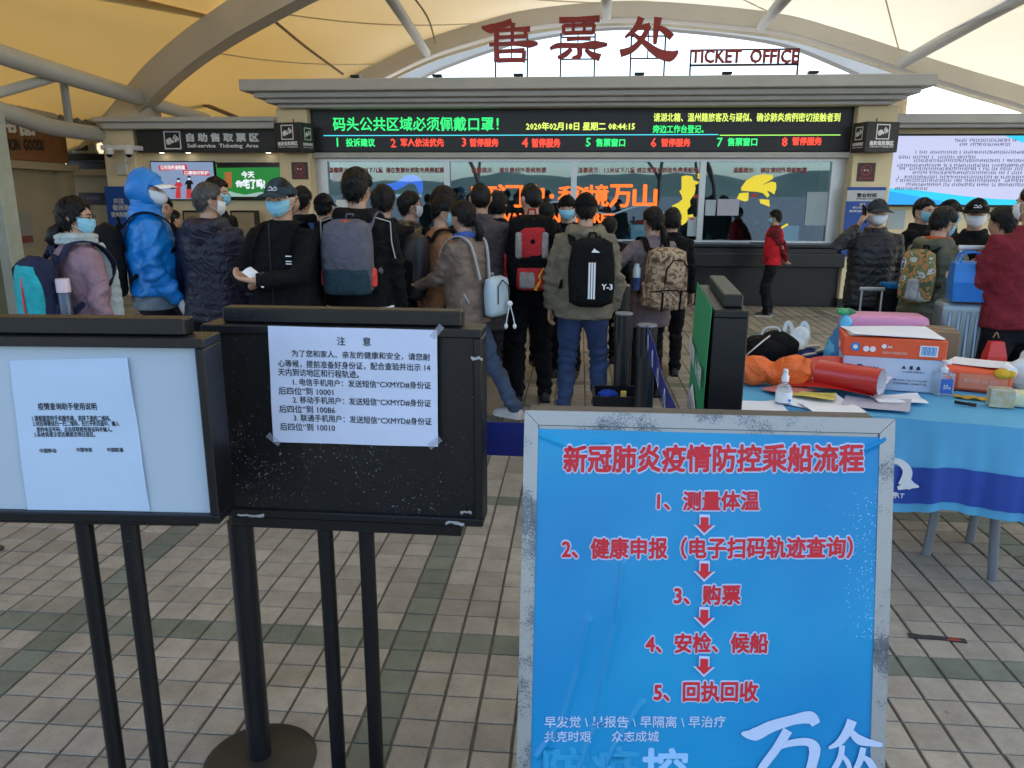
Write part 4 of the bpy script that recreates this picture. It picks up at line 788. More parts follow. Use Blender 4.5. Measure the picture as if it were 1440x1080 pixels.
CL = {}
def person(label, px, Y, H, rz, jacket=(.02, .02, .025), pants=(.02, .02, .025), hair='short', hcol=None, head=(0, 0), lean=0., hem=.82, bulk=1.0, style='plain', jmat=None, pmat=None,
           rh=None, lh=None, rpole=None, lpole=None, rhd=None, lhd=None, rfoot=None, lfoot=None, mask=None, cap=None, hood=None, collar=None, glove=None, shoes=(.012, .012, .014), curl=(.5, .5), vox=.0132, slim=1.0, legs=True, glasses=False, extra=None, x=None, stance=.10, shoulder=1.0, earl=True):
    s = H/1.7
    X_ = wx(px, Y, 1.25) if x is None else x
    root = thing('person', label, 'person', (X_, Y, 0), rz); SM = Matrix.Scale(s, 4)
    ca, sa = math.cos(lean), math.sin(lean)
    def up(p):                                   # forward lean about the hips
        p = Vector(p)
        if p.z < .92: return p
        k = min(1, (p.z-.92)/.2); y, z = p.y, p.z-.92
        return Vector((p.x, y*(1-k)+k*(y*ca+z*sa), .92+(z*(1-k)+k*(-y*sa+z*ca))))
    sh = .172*shoulder*slim
    SR, SL_ = up((sh, 0, 1.385)), up((-sh, 0, 1.385))
    hr = Vector(rh) if rh else Vector((sh+.085, .06, .80)); hl_ = Vector(lh) if lh else Vector((-sh-.085, .06, .80))
    eR, wR = ik(SR, hr, .29, .255, rpole or (.5, -.8, -.3)); eL, wL = ik(SL_, hl_, .29, .255, lpole or (-.5, -.8, -.3))
    hips = [(.092*slim, 0, .87), (-.092*slim, 0, .87)]
    ft = [Vector(rfoot or (stance, .0, .085)), Vector(lfoot or (-stance, .02, .085))]
    kn = []; 
    for hp, f in zip(hips, ft): k_, a_ = ik(hp, f, .405, .395, (0, 1, .1)); kn.append((k_, a_))
    hc = up((0, .012, 1.59)); HM = rotm(head[0], head[1])
    nb = up((0, -.005, 1.43))
    # skin
    b = MB(SM); b.tube([up((0, 0, .9)), up((0, 0, 1.1)), up((0, 0, 1.3)), nb, hc + HM @ Vector((0, -.012, -.05))], [.07, .07, .075, .056, .055], 14)
    for S_, e, w_ in ((SR, eR, wR), (SL_, eL, wL)): b.tube([up((0, 0, 1.33)), S_, e, w_], [.045, .042, .036, .026], 10)
    for hp, (k_, a_), f in zip(hips, kn, ft): b.tube([(0, 0, .92), hp, k_, a_, a_+Vector((0, .09, -.045))], [.05, .05, .042, .034, .03], 10)
    hd = []
    for i in range(25):
        e = -math.pi/2+math.pi*(i+(.05 if i == 0 else -.05 if i == 24 else 0))/24; hd.append([hc + HM @ headpt(2*math.pi*j/40, e) for j in range(40)])
    b.loft(hd)
    if earl:
        for sg_ in (-1, 1): b.tube([hc + HM @ Vector((sg_*.070, -.010, -.022)), hc + HM @ Vector((sg_*.080, -.014, .0)), hc + HM @ Vector((sg_*.080, -.012, .022))], [.011, .016, .013], 8, flat=.6, dome=True)
    def hand(W, e, d, sgn, cu):
        d = Vector(d).normalized() if d else (W-e).normalized()
        nrm = Vector((-sgn, 0, 0)) if abs(d.z) > .6 else Vector((0, 0, 1)) if cu < 9 else Vector((0, 0, -1)); nrm = (nrm-d*nrm.dot(d)).normalized(); q = d.cross(nrm)
        if q.dot(Vector((0, 1, .3))) < 0 and abs(d.z) > .6: q = -q
        if abs(d.z) <= .6 and q.dot(Vector((-sgn, 0, 0))) < 0: q = -q       # thumb side towards the body
        rings = []
        for f_, hw, th in ((0, .026, .019), (.03, .034, .018), (.065, .041, .015), (.09, .040, .013)):
            c = W+d*f_; rings.append([c+q*(math.cos(2*math.pi*j/12)*hw)+nrm*(math.sin(2*math.pi*j/12)*th) for j in range(12)])
        b.loft(rings)
        for i, ln in enumerate((.070, .078, .074, .058)):
            o_ = W+d*.082+q*(.030-.020*i); a = 0; dd = d; p = [o_]
            for seg in (.42, .32, .26):
                a += cu*(.8 if seg > .4 else 1.0); dd = (d*math.cos(a)+nrm*math.sin(a)); p.append(p[-1]+dd*ln*seg)
            b.tube(p, [.0095, .0092, .0085, .0072], 8, dome=True)
        b.tube([W+d*.02+q*.022, W+d*.05+q*.046+nrm*.010, W+d*.078+q*.052+nrm*.022, W+d*.098+q*.046+nrm*.03], [.013, .0115, .0105, .009], 8, dome=True)
        return W+d*.095+nrm*.02, d, nrm, q
    hR = hand(wR, eR, rhd, 1, curl[0]); hL = hand(wL, eL, lhd, -1, curl[1])
    sk = rmesh('body', b, M_skin, root, .0088*s if (rh or lh) else .0122*s, sm=1, fac=.4)
    # head details
    def shell(fn, name, mat, nu=64, nv=40, v0=-math.pi/2, post=None, par=root):
        mb = MB(SM); rings = []
        for i in range(nv+1):
            e = v0+.03+(math.pi/2-.02-v0-.03)*i/nv; ring = []
            for j in range(nu):
                az = 2*math.pi*j/nu; az = az if az < math.pi else az-2*math.pi; ring.append(hc + HM @ fn(az, e))
            rings.append(ring)
        mb.loft(rings); return mb.build(name, mat, par, smooth=True, ang=180)
    hm = hcol or M_hair; seed = abs(hash(label)) % 997
    seed = sum(ord(c_)*(i+1) for i, c_ in enumerate(label)) % 997; rr = random.Random(seed)
    ph = [rr.uniform(0, 6.28) for _ in range(8)]
    def hairfn(az, e):
        a = abs(az); p = headpt(az, e, 0, 0); z = p.z
        zl = np.interp(a, [0, .5, .95, 1.25, 1.5, 1.9, 2.5, 3.2], [.062, .060, .045, .02, .015, -.02, -.06, -.066] if hair != 'long' else [.068, .06, .03, 0, -.03, -.07, -.1, -.1])
        zl += .004*math.sin(9*az+ph[0])+.003*math.sin(23*az+ph[1])
        k = float(sst(-.010, .012, z-zl)); top = float(sst(0, .06, z))
        thick = {'short': .006+.014*top, 'crop': .003+.006*top, 'full': .012+.014*top, 'long': .012+.009*top}[hair if hair in ('short', 'crop', 'full', 'long') else 'short']
        gr = math.sin(az*31+ph[2]+4*math.sin(e*3+ph[3]))*.5+math.sin(az*67+e*9+ph[4])*.3+math.sin(az*13-e*17+ph[5])*.5
        thick += k*gr*.0030*(1 if hair != 'crop' else .4)+top*.003*math.sin(az*3+ph[6]+e*5)
        return headpt(az, e, -.008*(1-k)+thick*k, 0)
    if hair != 'none' and not (hood == 'up'):
        shell(hairfn, 'hair', hm, v0=-1.25)
        mb = MB(SM); nb_ = 620 if not cap else 260; rb_ = random.Random(seed); Lh = {'crop': .006, 'short': .020, 'full': .030, 'long': .034}.get(hair, .02)
        for _ in range(nb_):
            az = rb_.uniform(-math.pi, math.pi); e = math.asin(rb_.uniform(-.75 if hair == 'long' else -.5, 1)); p0 = headpt(az, e, 0, 0); zl = float(np.interp(abs(az), [0, .5, .95, 1.25, 1.5, 1.9, 2.5, 3.2], [.062, .060, .045, .02, .015, -.02, -.06, -.066] if hair != 'long' else [.068, .06, .03, 0, -.03, -.07, -.1, -.1]))
            if p0.z < zl-.002 or (cap and p0.z > .03): continue
            q0 = hairfn(az, e); n0 = q0.normalized(); cr_ = Vector((.01, -.02, .12)); fl = (q0-cr_).normalized(); fl = (fl-n0*fl.dot(n0)).normalized(); fl = (fl + Vector((rb_.uniform(-.5, .5), rb_.uniform(-.5, .5), rb_.uniform(-.3, .3)))*.7 + (Vector((0, .6, 0)) if p0.y > .04 and p0.z > .05 else Vector((0, 0, -.5)))).normalized()
            sd_ = n0.cross(fl).normalized()*rb_.uniform(.0016, .0034); ln_ = Lh*rb_.uniform(.6, 1.3); a_ = q0-n0*.003; m_ = q0+fl*ln_*.5+n0*rb_.uniform(.002, .006); t_ = q0+fl*ln_+n0*rb_.uniform(-.002, .008)
            mb.add([hc+HM@v_ for v_ in (a_-sd_, a_+sd_, m_+sd_*.8, m_-sd_*.8, t_)], [(0, 1, 2, 3), (3, 2, 4)])
        if mb.v: tag(mb.build('hair_strands', hm, root, fix=False), kind='stuff')
    if hair == 'tail':
        pass
    if extra and 'tail' in extra:
        mb = MB(SM); t_ = extra['tail']; P = [hc + HM @ Vector(p) for p in t_['pts']]
        for k in range(9):
            o_ = Vector((rr.uniform(-1, 1), rr.uniform(-1, 1), rr.uniform(-.5, .5)))*t_['r']*.55
            mb.tube([P[0]]+[p+o_*(.4+.6*i/len(P)) for i, p in enumerate(P[1:])], [t_['r']*.45]+[t_['r']*(.62 if i < len(P)-2 else .25) for i in range(len(P)-1)], 8, dome=True)
        mb.build('hair_tail', hm, root, smooth=True, ang=180)
        MB(SM).tube([P[0]+HM@Vector((-.02, 0, .012)), P[0]+HM@Vector((0, -.012, .0)), P[0]+HM@Vector((.02, 0, .012))], .008, 8, dome=True).build('hair_band', t_.get('band', M_wht), root, smooth=True)
    facing = True
    # eyes and brows
    mb = MB(SM); mw = MB(SM)
    for sg_ in (-1, 1):
        c = hc + HM @ (headpt(sg_*.36, .045, .0015)); mb.ell(c, (.011, .005, .0042), 10, 6)
        p0, p1, p2 = [hc + HM @ headpt(sg_*a, e_, .002) for a, e_ in ((.20, .20), (.40, .245), (.60, .20))]; mb.tube([p0, p1, p2], [.0028, .0035, .002], 6)
    mb.build('eyes_and_brows', M_hair, root, smooth=True)
    if mask:
        mm = {'blue': M_mblue, 'white': M_mwhite, 'cup': M_mwhite, 'pale': M_mblue}[mask]; mb = MB(SM)
        def mf(u, v):
            az = (u-.5)*2*1.22; e = -.03-.90*v + .14*(abs(u-.5)*2)**2*(1-v) + .42*(abs(u-.5)*2)**2*v; bulge = math.cos((u-.5)*math.pi)*math.sin(math.pi*min(1, v*.9+.12))
            o_ = .007 + (.013 if mask != 'cup' else .030)*bulge**(1 if mask != 'cup' else 1.3) + (.0012*math.sin(v*math.pi*7) if mask != 'cup' else 0)
            return hc + HM @ headpt(az, e, o_, 0)
        mb.grid(mf, 20, 16, .0015); mk = mb.build('face_mask', mm, root, smooth=True, ang=180)
        mb = MB(SM)
        for u in (0, 1):
            sg_ = -1 if u == 0 else 1; ear = hc + HM @ Vector((sg_*.083, -.016, .018)); ear2 = hc + HM @ Vector((sg_*.082, -.018, -.018))
            mb.tube([mf(u, .05), ear, ear2, mf(u, .9)], .0016, 5)
        mb.build('ear_loops', M_mwhite, root)
    if glasses:
        mb = MB(SM)
        for sg_ in (-1, 1):
            c = hc + HM @ Vector((sg_*.031, .098, .004)); mb.tube([c + HM @ Vector((.022*math.cos(a), 0, .017*math.sin(a))) for a in [i*.4833 for i in range(14)]], .0016, 5)
            mb.tube([hc + HM @ Vector((sg_*.053, .096, .008)), hc + HM @ Vector((sg_*.079, .03, .008)), hc + HM @ Vector((sg_*.079, -.01, .006))], .0016, 5)
        mb.tube([hc + HM @ Vector((-.01, .1, .006)), hc + HM @ Vector((.01, .1, .006))], .0016, 5); mb.build('glasses', M_darkmetal, root)
    if cap:
        cm = cap['m']
        def cf(az, e):
            p = headpt(az, e, 0, 0); k = float(sst(.026, .034, p.z+.010*math.cos(az)*0)); return headpt(az, e, -.010*(1-k)+(.022+.003*math.sin(6*az)*math.cos(e)*0+.002*math.sin(az*2+1))*k, 0)
        shell(cf, 'cap', cm, v0=-.2)
        if cap.get('visor', 1):
            def vf(u, v): a = (u-.5)*2*.95; L_ = .012+(.075)*v*math.cos(a*.75); base = headpt(a, .36, .017, 0); d = Vector((math.sin(a)*.6, 1, 0)).normalized(); return hc + HM @ (base + d*L_ + Vector((0, 0, -.022*v*v-.010*(abs(u-.5)*2)**2)))
            MB(SM).grid(vf, 16, 6, .003).build('cap_visor', cap.get('vm', cm), root, smooth=True, ang=180)
        if cap.get('logo'):
            mb = MB(SM)
            for pts in ([(-.35, .50), (-.2, .62), (-.05, .52)], [(-.02, .50), (.12, .63), (.30, .58)], [(-.3, .45), (0, .46), (.3, .45)]): mb.tube([hc + HM @ headpt(a, e_, .025, 0) for a, e_ in pts], .0026, 5)
            mb.build('cap_emblem', M_white_print, root)
    def bonefold(co, segs):
        best = np.full(len(co), 9.); T = np.zeros(len(co)); I = np.zeros(len(co), int)
        for i, (a, b_, L_) in enumerate(segs):
            a = np.array(a)*s; b_ = np.array(b_)*s; d = b_-a; t = np.clip(((co-a)@d)/(d@d), 0, 1); dist = np.linalg.norm(co-a-t[:, None]*d, axis=1)*L_
            m_ = dist < best; best[m_] = dist[m_]; T[m_] = t[m_]*np.linalg.norm(d); I[m_] = i
        return T, I
    asegs = [(up((0, 0, .6 if hem < .8 else .8)), up((0, 0, 1.40)), .42), (SR, eR, 1), (eR, wR, 1), (SL_, eL, 1), (eL, wL, 1)]
    def jpost(co, no, me):
        T, I = bonefold(co, asegs); d = np.zeros(len(co))
        n1 = snoise(co, 14, seed); n2 = snoise(co, 38, seed+1)
        if style == 'puffer':
            wv = T/.057 + .25*snoise(co, 9, seed+2)
            d = .0065*(np.abs(np.sin(np.pi*wv))**.55-.55) + .003*n1 + .002*n2
        else:
            f = snoise(np.c_[co[:, 0]*1.0, co[:, 1]*1.0, co[:, 2]*1.9], 16, seed+3)
            ridge = 1-np.abs(f); arm = I > 0; elb = np.exp(-((T-np.where((I == 1) | (I == 3), .29*s, 0))/.10)**2)*arm
            n3 = snoise(np.c_[co[:, 0], co[:, 1], co[:, 2]*1.6], 30, seed+9); d = .011*(np.clip(ridge, 0, 1)**1.6-.45)*(1+.8*elb) + .005*(np.clip(1-np.abs(n3), 0, 1)**2-.4) + .0035*n1 + .0012*n2 + .007*elb*np.sin(T*80+2.5*n1)
            if style == 'crisp': d *= 1.5
        return co+no*d[:, None]
    # jacket
    B_ = bulk*slim; j = MB(SM)
    rows = [(hem, .186, .135, 0), (max(hem+.03, .86), .188, .137, 0), (.98, .180, .132, 0), (1.10, .176, .128, .0), (1.22, .186, .132, .0), (1.32, .188*shoulder, .126, -.004), (1.385, .180*shoulder, .108, -.008), (1.425, .125, .088, -.008), (1.455, .082, .075, -.005), (1.475, .075, .072, 0)]
    if hem < .78: rows.insert(1, ((hem+.86)/2, .19, .139, 0))
    rings = []
    for z, a, c_, yo in sorted(rows):
        kk = B_ if z < 1.4 else 1+(B_-1)*.3; p_ = []
        for i in range(28):
            an = 2*math.pi*i/28; cx, cy = math.cos(an), math.sin(an); ex = .82
            p_.append(up((a*kk*math.copysign(abs(cx)**ex, cx), c_*kk*math.copysign(abs(cy)**ex, cy)+yo, z)))
        rings.append(p_)
    j.loft(rings)
    ck = (B_-1)*.5+1
    for S_, e, w_, sg_ in ((SR, eR, wR, 1), (SL_, eL, wL, -1)):
        i0 = up((sg_*.08, 0, 1.37)); m1 = S_.lerp(e, .5); m2 = e.lerp(w_, .5); ww = w_+(e-w_).normalized()*.01
        j.tube([i0, S_+Vector((sg_*.0, 0, -.01)), m1, e, m2, ww], [.066*ck, .069*ck, .061*ck, .056*ck, .050*ck, .040*ck], 16)
    if collar is not False:
        cz = 1.435; rc = .072
        j.tube([up((rc*1.05*math.sin(a), rc*math.cos(a)*1.05-.004, cz+.028+.006*math.cos(a+math.pi))) for a in [i*2*math.pi/16 for i in range(17)]], .020, 8)
    if hood == 'down':
        j.tube([up(p) for p in ((.085, .05, 1.44), (.115, -.02, 1.455), (.085, -.095, 1.44), (0, -.125, 1.415), (-.085, -.095, 1.44), (-.115, -.02, 1.455), (-.085, .05, 1.44))], [.03, .042, .050, .056, .050, .042, .03], 12)
        j.ell(up((0, -.115, 1.37)), (.10, .045, .075), 16, 8)
    jm = jmat or fab(jacket)
    jk = rmesh('jacket', j, jm, root, vox, jpost, sm=4)
    if hood == 'up':
        def hf(az, e):
            a = abs(az); p = headpt(az, e, 0, 0); ins = float(sst(.15, -.12, (a/1.12)**2+((e+.08)/.68)**2-1)) if p.y > 0 else 0
            return headpt(az, e, (.034+.004*math.sin(5*e+3*az))*(1-ins)-.012*ins, 0)+Vector((0, -.008, .004))
        mb = MB(SM); rings = []
        shell(hf, 'hood', jm, v0=-1.5)
        mb.tube([up((0, -.01, 1.40)), up((0, -.015, 1.46)), hc+HM@Vector((0, -.02, -.085)), hc+HM@Vector((0, -.02, -.03))], [.125, .102, .094, .09], 24); rmesh('hood_collar', mb, jm, root, vox, lambda co, no, me: co+no*(.004*np.sin(co[:, 2]*150+3*snoise(co, 20, 3)))[:, None], sm=3)
    # trousers
    pm_ = pmat or fab(pants)
    if legs:
        p = MB(SM)
        rings = []
        for z, a, c_ in ((.80, .150, .105), (.88, .160, .118), (.96, .158, .115), (1.02, .150, .108)):
            rings.append([up((a*slim*math.cos(2*math.pi*i/24), c_*math.sin(2*math.pi*i/24)-.004, z)) for i in range(24)])
        p.loft(rings)
        segs = []
        for hp, (k_, a_) in zip(hips, kn):
            hp = Vector(hp); p.tube([hp+Vector((0, 0, .04)), hp+Vector((0, 0, -.06)), hp.lerp(k_, .55), k_, k_.lerp(a_, .4), a_, a_-(k_-a_).normalized()*.035], [.092*slim, .096*slim, .086*slim, .074*slim, .068*slim, .064, .060], 16)
            segs += [(hp, k_, 1), (k_, a_, 1)]
        def ppost(co, no, me):
            T, I = bonefold(co, segs); L_ = .4*s; kneew = np.where((I % 2) == 0, np.exp(-((T-L_)/.10)**2), np.exp(-(T/.12)**2)+1.2*np.exp(-((T-L_)/.12)**2)); n1 = snoise(co, 15, seed+5)
            f = 1-np.abs(snoise(np.c_[co[:, 0], co[:, 1], co[:, 2]*1.3], 15, seed+6)); d = .009*(np.clip(f, 0, 1)**1.6-.45)+.003*n1+.009*kneew*np.sin(T*75+2.6*n1)
            return co+no*d[:, None]
        rmesh('trousers', p, pm_, root, vox, ppost, sm=3)
        for (k_, a_), f in zip(kn, ft):
            low = a_-Vector((0, 0, .085)); dn = (a_-k_).normalized(); tilt = 0
            fd = Vector((0, 1, 0)) if dn.z < -.6 else Vector((0, .45, -.9)).normalized(); un = Vector((0, 0, 1)) if dn.z < -.6 else Vector((0, .9, .45)).normalized(); sd = fd.cross(un)
            u_ = MB(SM); so_ = MB(SM)
            rg = []; rs_ = []
            for t, hw, ht in ((-.080, .026, .045), (-.068, .036, .085), (0, .040, .098), (.05, .043, .085), (.11, .049, .062), (.155, .047, .052), (.180, .036, .044), (.195, .016, .03)):
                c = low+fd*t
                rg.append([c+sd*(hw*math.cos(a))+un*(.018+(ht-.018)*max(0, math.sin(a))) for a in [i*2*math.pi/14 for i in range(14)]])
                rs_.append([c+sd*((hw+.004)*x_)+un*z_ for x_, z_ in ((-1, 0), (-1, .022), (1, .022), (1, 0))])
            u_.loft(rg); so_.loft(rs_); so = u_.build('shoe', pm('leather_%02x%02x%02x' % tuple(int(c*255) for c in shoes), shoes, .45, var=.3), root, smooth=True)
            so_.build('sole', pm('sole_white', (.5, .5, .48), .7) if shoes[0] > .2 or (extra and extra.get('wsole')) else M_darkmetal, so)
    P = dict(root=root, s=s, up=up, hc=hc, HM=HM, hR=hR, hL=hL, SR=SR, SL=SL_, wR=wR, wL=wL, eR=eR, eL=eL, B=B_, SM=SM, mat=root.matrix_basis.copy(), jack=jk)
    return P

# ------------------------------------------------------------------ bags worn on the back
def pack(P, label, w_=.30, h=.44, d=.17, z0=.93, col=(.02, .02, .025), mats=None, tilt=.0, dz=0, parts=None, straps=True, smat=None, name='backpack', cat='backpack', xo=0, rnd=.72, topw=.86, strapw=.055, onback=True):
    s, up = P['s'], P['up']; back = -.128*P['B']-.008
    mw = P['mat']; base = mw @ (P['SM'] @ up((xo, back-d/2, z0)))
    t = thing(name, label, cat, tuple(base), P['root'].rotation_euler.z)
    M = t.matrix_basis.inverted() @ mw @ P['SM']; m = mats or fab(col)
    def pt(u, v, n_): # u across -1..1, v up 0..1, n outwards in metres from the back
        return up((xo+u*w_/2, back-n_, z0+v*h))
    def shape(mb, u0, u1, v0, v1, n0, n1, top=topw, e=rnd, nv=14):
        rings = []; 
        for i in range(nv+1):
            v = i/nv; prof = (1-(2*v-1)**6)**.35 if 0 < i < nv else 0.02; kx = (1-(1-top)*sst(.55, 1, v))*(1-.06*sst(.35, 0, v)); ring = []
            uc, uh = (u0+u1)/2, (u1-u0)/2*kx; hn = (n1-n0)/2*prof*(1-.12*sst(.6, 1, v))
            for k in range(24):
                a = 2*math.pi*k/24; ca_, sa_ = math.cos(a), math.sin(a)
                ring.append(pt(uc+uh*(.35+.65*min(1, prof+.25))*math.copysign(abs(ca_)**e, ca_), v0+(v1-v0)*(v if 0 < v < 1 else v), n0+hn*1.0/prof*0+(n1-n0)/2*(1) * 1.0 - (n1-n0)/2 + (n1-n0)/2 + hn*math.copysign(abs(sa_)**e, sa_)))
            rings.append(ring)
        return mb.loft(rings)
    b_ = MB(M); shape(b_, -1, 1, 0, 1, 0, d); body = b_.build('pack_body', m, t, smooth=True, ang=180)
    n_ = len(body.data.vertices); co = np.empty(n_*3); body.data.vertices.foreach_get('co', co); co = co.reshape(-1, 3); rs_ = sum(map(ord, label)); co += (.005*snoise(co, 18, rs_) + .003*snoise(co, 45, rs_+1))[:, None]*np.array([.3, 1, .3]); body.data.vertices.foreach_set('co', co.ravel())
    sm_ = smat or M_black
    if straps:
        for sg_ in (-1, 1):
            k = P['B']; pts = [up(q) for q in ((sg_*.055, back-.02, z0+h*.93), (sg_*.085, -.125*k, 1.36), (sg_*.100, -.085, 1.432), (sg_*.108, -.01, 1.452), (sg_*.112, .075, 1.42), (sg_*.12, .126*k, 1.34), (sg_*.13, .126*k, 1.27), (sg_*.14, .08*k, 1.20), (sg_*.14, .0, 1.16), (sg_*.14*k, -.12*k, z0+.12))]
            nr = [Vector((0, -1, .3)), Vector((0, -.8, .7)), Vector((0, -.5, .9)), Vector((0, .0, 1)), Vector((0, .6, .8)), Vector((0, 1, .2)), Vector((0, 1, 0)), Vector((sg_, .8, 0)), Vector((sg_, 0, 0)), Vector((sg_*.4, -1, 0))]
            cc = [curve(pts, i/24) for i in range(25)]; nn = [curve(nr, i/24).normalized() for i in range(25)]; cc = [c+n_*.008 for c, n_ in zip(cc, nn)]
            wd = [strapw if i < 15 else strapw*.45 for i in range(25)]
            MB(M).ribbon(cc, nn, wd, .009).build('strap', sm_, t, smooth=True, ang=60)
    MB(M).tube([pt(-.16, .985, .015), pt(-.12, 1.06, .02), pt(.12, 1.06, .02), pt(.16, .985, .015)], .008, 8).build('grab_handle', sm_, t, smooth=True)
    P2 = dict(t=t, M=M, pt=pt, shape=shape, d=d)
    if parts: parts(P2)
    return t
def arcline(K, pts, r=.004, m=None, name='zip'): MB(K['M']).tube([K['pt'](*p) for p in pts], r, 6).build(name, m or M_darkmetal, K['t'], smooth=True)
def panel(K, m, u0, u1, v0, v1, n0, n1, name='pocket', top=.9): mb = MB(K['M']); K['shape'](mb, u0, u1, v0, v1, n0, n1, top); return mb.build(name, m, K['t'], smooth=True, ang=180)

def sheet(label, P, hand, size=(.1, .14), m=None, name='paper_slip', cat='paper', tiltv=(0, 0, 1), fwd=.03, bend=.01, th=.0015, grp=None):
    c, d, n_, q = hand; mw = P['mat']; W = lambda p: mw @ (P['SM'] @ p); dirv = Vector(tiltv).normalized()
    sx_ = q if abs(q.dot(dirv)) < .8 else n_; u_ = (sx_ - dirv*sx_.dot(dirv)).normalized(); o_ = c+d*fwd
    t = thing(name, label, cat, tuple(W(o_)), 0, grp)
    mb = MB(local(t)); mb.grid(lambda u, v: W(o_ + u_*(u-.5)*size[0] + dirv*(v-.35)*size[1] + u_.cross(dirv)*bend*math.cos((u-.5)*3)*(v+.2)), 8, 8, th); mb.build('sheet' if m is None else 'slab', m or M_paper, t, smooth=True); return t
# ------------------------------------------------------------------ the people, front rows to back
TOR = 1.25
def RZ(deg): return R(deg)      # 0 = looks at the building, 180 = looks at the camera, -90 = looks right, 90 = looks left
jean = pm('denim', (.022, .05, .13), .85, var=.5, scale=7, bump=.5, bscale=220, col2=(.010, .022, .065), bdist=.003)
jean2 = pm('grey_denim', (.05, .08, .14), .85, var=.4, scale=9, bump=.5, bscale=220)
# 1 woman in mauve coat
p = person('woman in a mauve coat and pale quilted collar, hair tied low, at the far left', 112, 4.35, 1.655, RZ(-32), jacket=(.30, .19, .225), hem=.55, bulk=1.06, slim=.98, hair='long', head=(-.75, .02), mask='blue', glasses=True, legs=True,
           extra={'tail': {'pts': [(0, -.085, -.035), (.005, -.120, -.07), (.01, -.135, -.115), (.0, -.11, -.155)], 'r': .050}}, rh=(.27, .02, .82))
jm = fab((.46, .53, .52), 'pale_quilt'); mb = MB(p['SM']); up = p['up']
mb.tube([up((.078*math.sin(a), .082*math.cos(a)+.005, 1.475)) for a in [i*2*math.pi/16 for i in range(17)]], .040, 12); rmesh('scarf_collar', mb, jm, p['root'], .008, lambda co, no, me: co+no*(.004*np.sin(co[:, 2]*170))[:, None])
mb = MB(p['SM'])
for sg_ in (1,): mb.tube([up((sg_*.05, .10, 1.44)), up((sg_*.075, .145, 1.30)), up((sg_*.08, .155, 1.1)), up((sg_*.08, .155, .9)), up((sg_*.08, .15, .62))], [.035, .045, .045, .045, .04], 12, flat=.55)
mb.tube([up((-.05, .10, 1.44)), up((-.06, .145, 1.30)), up((-.06, .155, 1.1)), up((-.06, .155, .9)), up((-.06, .15, .62))], [.035, .045, .045, .045, .04], 12, flat=.55)
rmesh('quilted_front', mb, jm, p['root'], .009, lambda co, no, me: co+no*(.006*(np.abs(np.sin(co[:, 2]*55))**.5-.5))[:, None])
M_navy = fab((.022, .026, .06), 'navy_cloth'); M_cyan = fab((.03, .40, .44), 'cyan_cloth'); M_coral = fab((.75, .08, .07), 'coral_trim')
def pp1(K):
    panel(K, M_cyan, -.97, .97, .13, .93, .045, .205, 'front_panel', .8); arcline(K, [(.25, .74, .197), (.32, .6, .207), (.34, .4, .210), (.34, .2, .207)], .006, M_coral, 'coral_stripe')
    arcline(K, [(-.9, .3, .1), (-.75, .8, .1), (0, .95, .11), (.75, .8, .1), (.9, .3, .1)]); panel(K, M_navy, .80, 1.14, .02, .42, .0, .09, 'side_pocket')
pk = pack(p, 'navy backpack with cyan front panel and coral stripe worn by the woman in mauve', .30, .46, .19, .93, mats=M_navy, parts=pp1, smat=M_navy, strapw=.075)
K_ = p['mat'] @ (p['SM'] @ up((.185, -.185, 1.0))); t = thing('thermos_bottle', 'dark thermos bottle with pale pink lid in the side pocket of the cyan backpack', 'bottle', tuple(K_))
MB().lathe([(0, 0), (.034, 0), (.034, .17), (.030, .18), (0, .18)], n=20).build('flask', pm('smoked', (.04, .06, .11), .25), t, smooth=True, ang=40); MB().lathe([(0, .181), (.037, .181), (.037, .25), (.033, .257), (0, .257)], n=20).build('lid', pm('pink_lid', (.62, .50, .55), .4), t, smooth=True, ang=40)
# 2 blue hooded man
M_bjk = pm('blue_shell_fabric', (.004, .20, .62), .42, var=.2, scale=8, bump=.3, bscale=120, sheen=0)
p = person('man in a bright blue hooded shell jacket with white cap visor and white mask', 214, 5.3, 1.82, RZ(-60), jmat=M_bjk, hood='up', hair='none', mask='cup', hem=.93, bulk=1.16, style='crisp', head=(-.38, .03), rh=(.20, .14, .89), lh=(-.15, .22, .95), cap={'m': M_bjk, 'vm': M_wht}, earl=False, rhd=(-.1, .5, -.85), curl=(.7, .7))
up = p['up']; M_glv = pm('white_glove', (.6, .6, .6), .8, bump=.4)
mb = MB(p['SM']); c, d_, n_, q_ = p['hR']; mb.tube([p['wR']-(d_*.01), p['wR']+d_*.05, p['wR']+d_*.10, p['wR']+d_*.135], [.036, .048, .046, .030], 14, flat=.7, dome=True)
for i in range(4): mb.tube([p['wR']+d_*.09+q_*(.03-.02*i), p['wR']+d_*.13+q_*(.03-.02*i)+n_*.02, p['wR']+d_*.125+q_*(.03-.02*i)+n_*.045], .013, 8, dome=True)
mb.tube([p['wR']+d_*.03+q_*.03, p['wR']+d_*.07+q_*.055+n_*.02, p['wR']+d_*.10+q_*.05+n_*.035], .014, 8, dome=True); rmesh('glove', mb, M_glv, p['root'], .005, sm=1)
mb = MB(p['SM']); mb.loft([[up((.178*k*math.cos(a), .135*k*math.sin(a), z)) for a in [i*math.pi/14 for i in range(28)]] for z, k in ((.84, 1.10), (.88, 1.12), (.96, 1.06))]); rmesh('shirt_hem', mb, fab((.20, .24, .28), 'grey_shirt'), p['root'], .01, lambda co, no, me: co+no*(.006*snoise(co, 18, 4))[:, None])
def pp2(K): panel(K, M_black, -.78, .78, .05, .55, .13, .23, 'front_pocket'); arcline(K, [(-.85, .35, .15), (-.7, .8, .17), (0, .93, .17), (.7, .8, .17), (.85, .35, .15)], .004, M_alu); arcline(K, [(.55, .52, .225), (.3, .42, .235)], .004, M_alu)
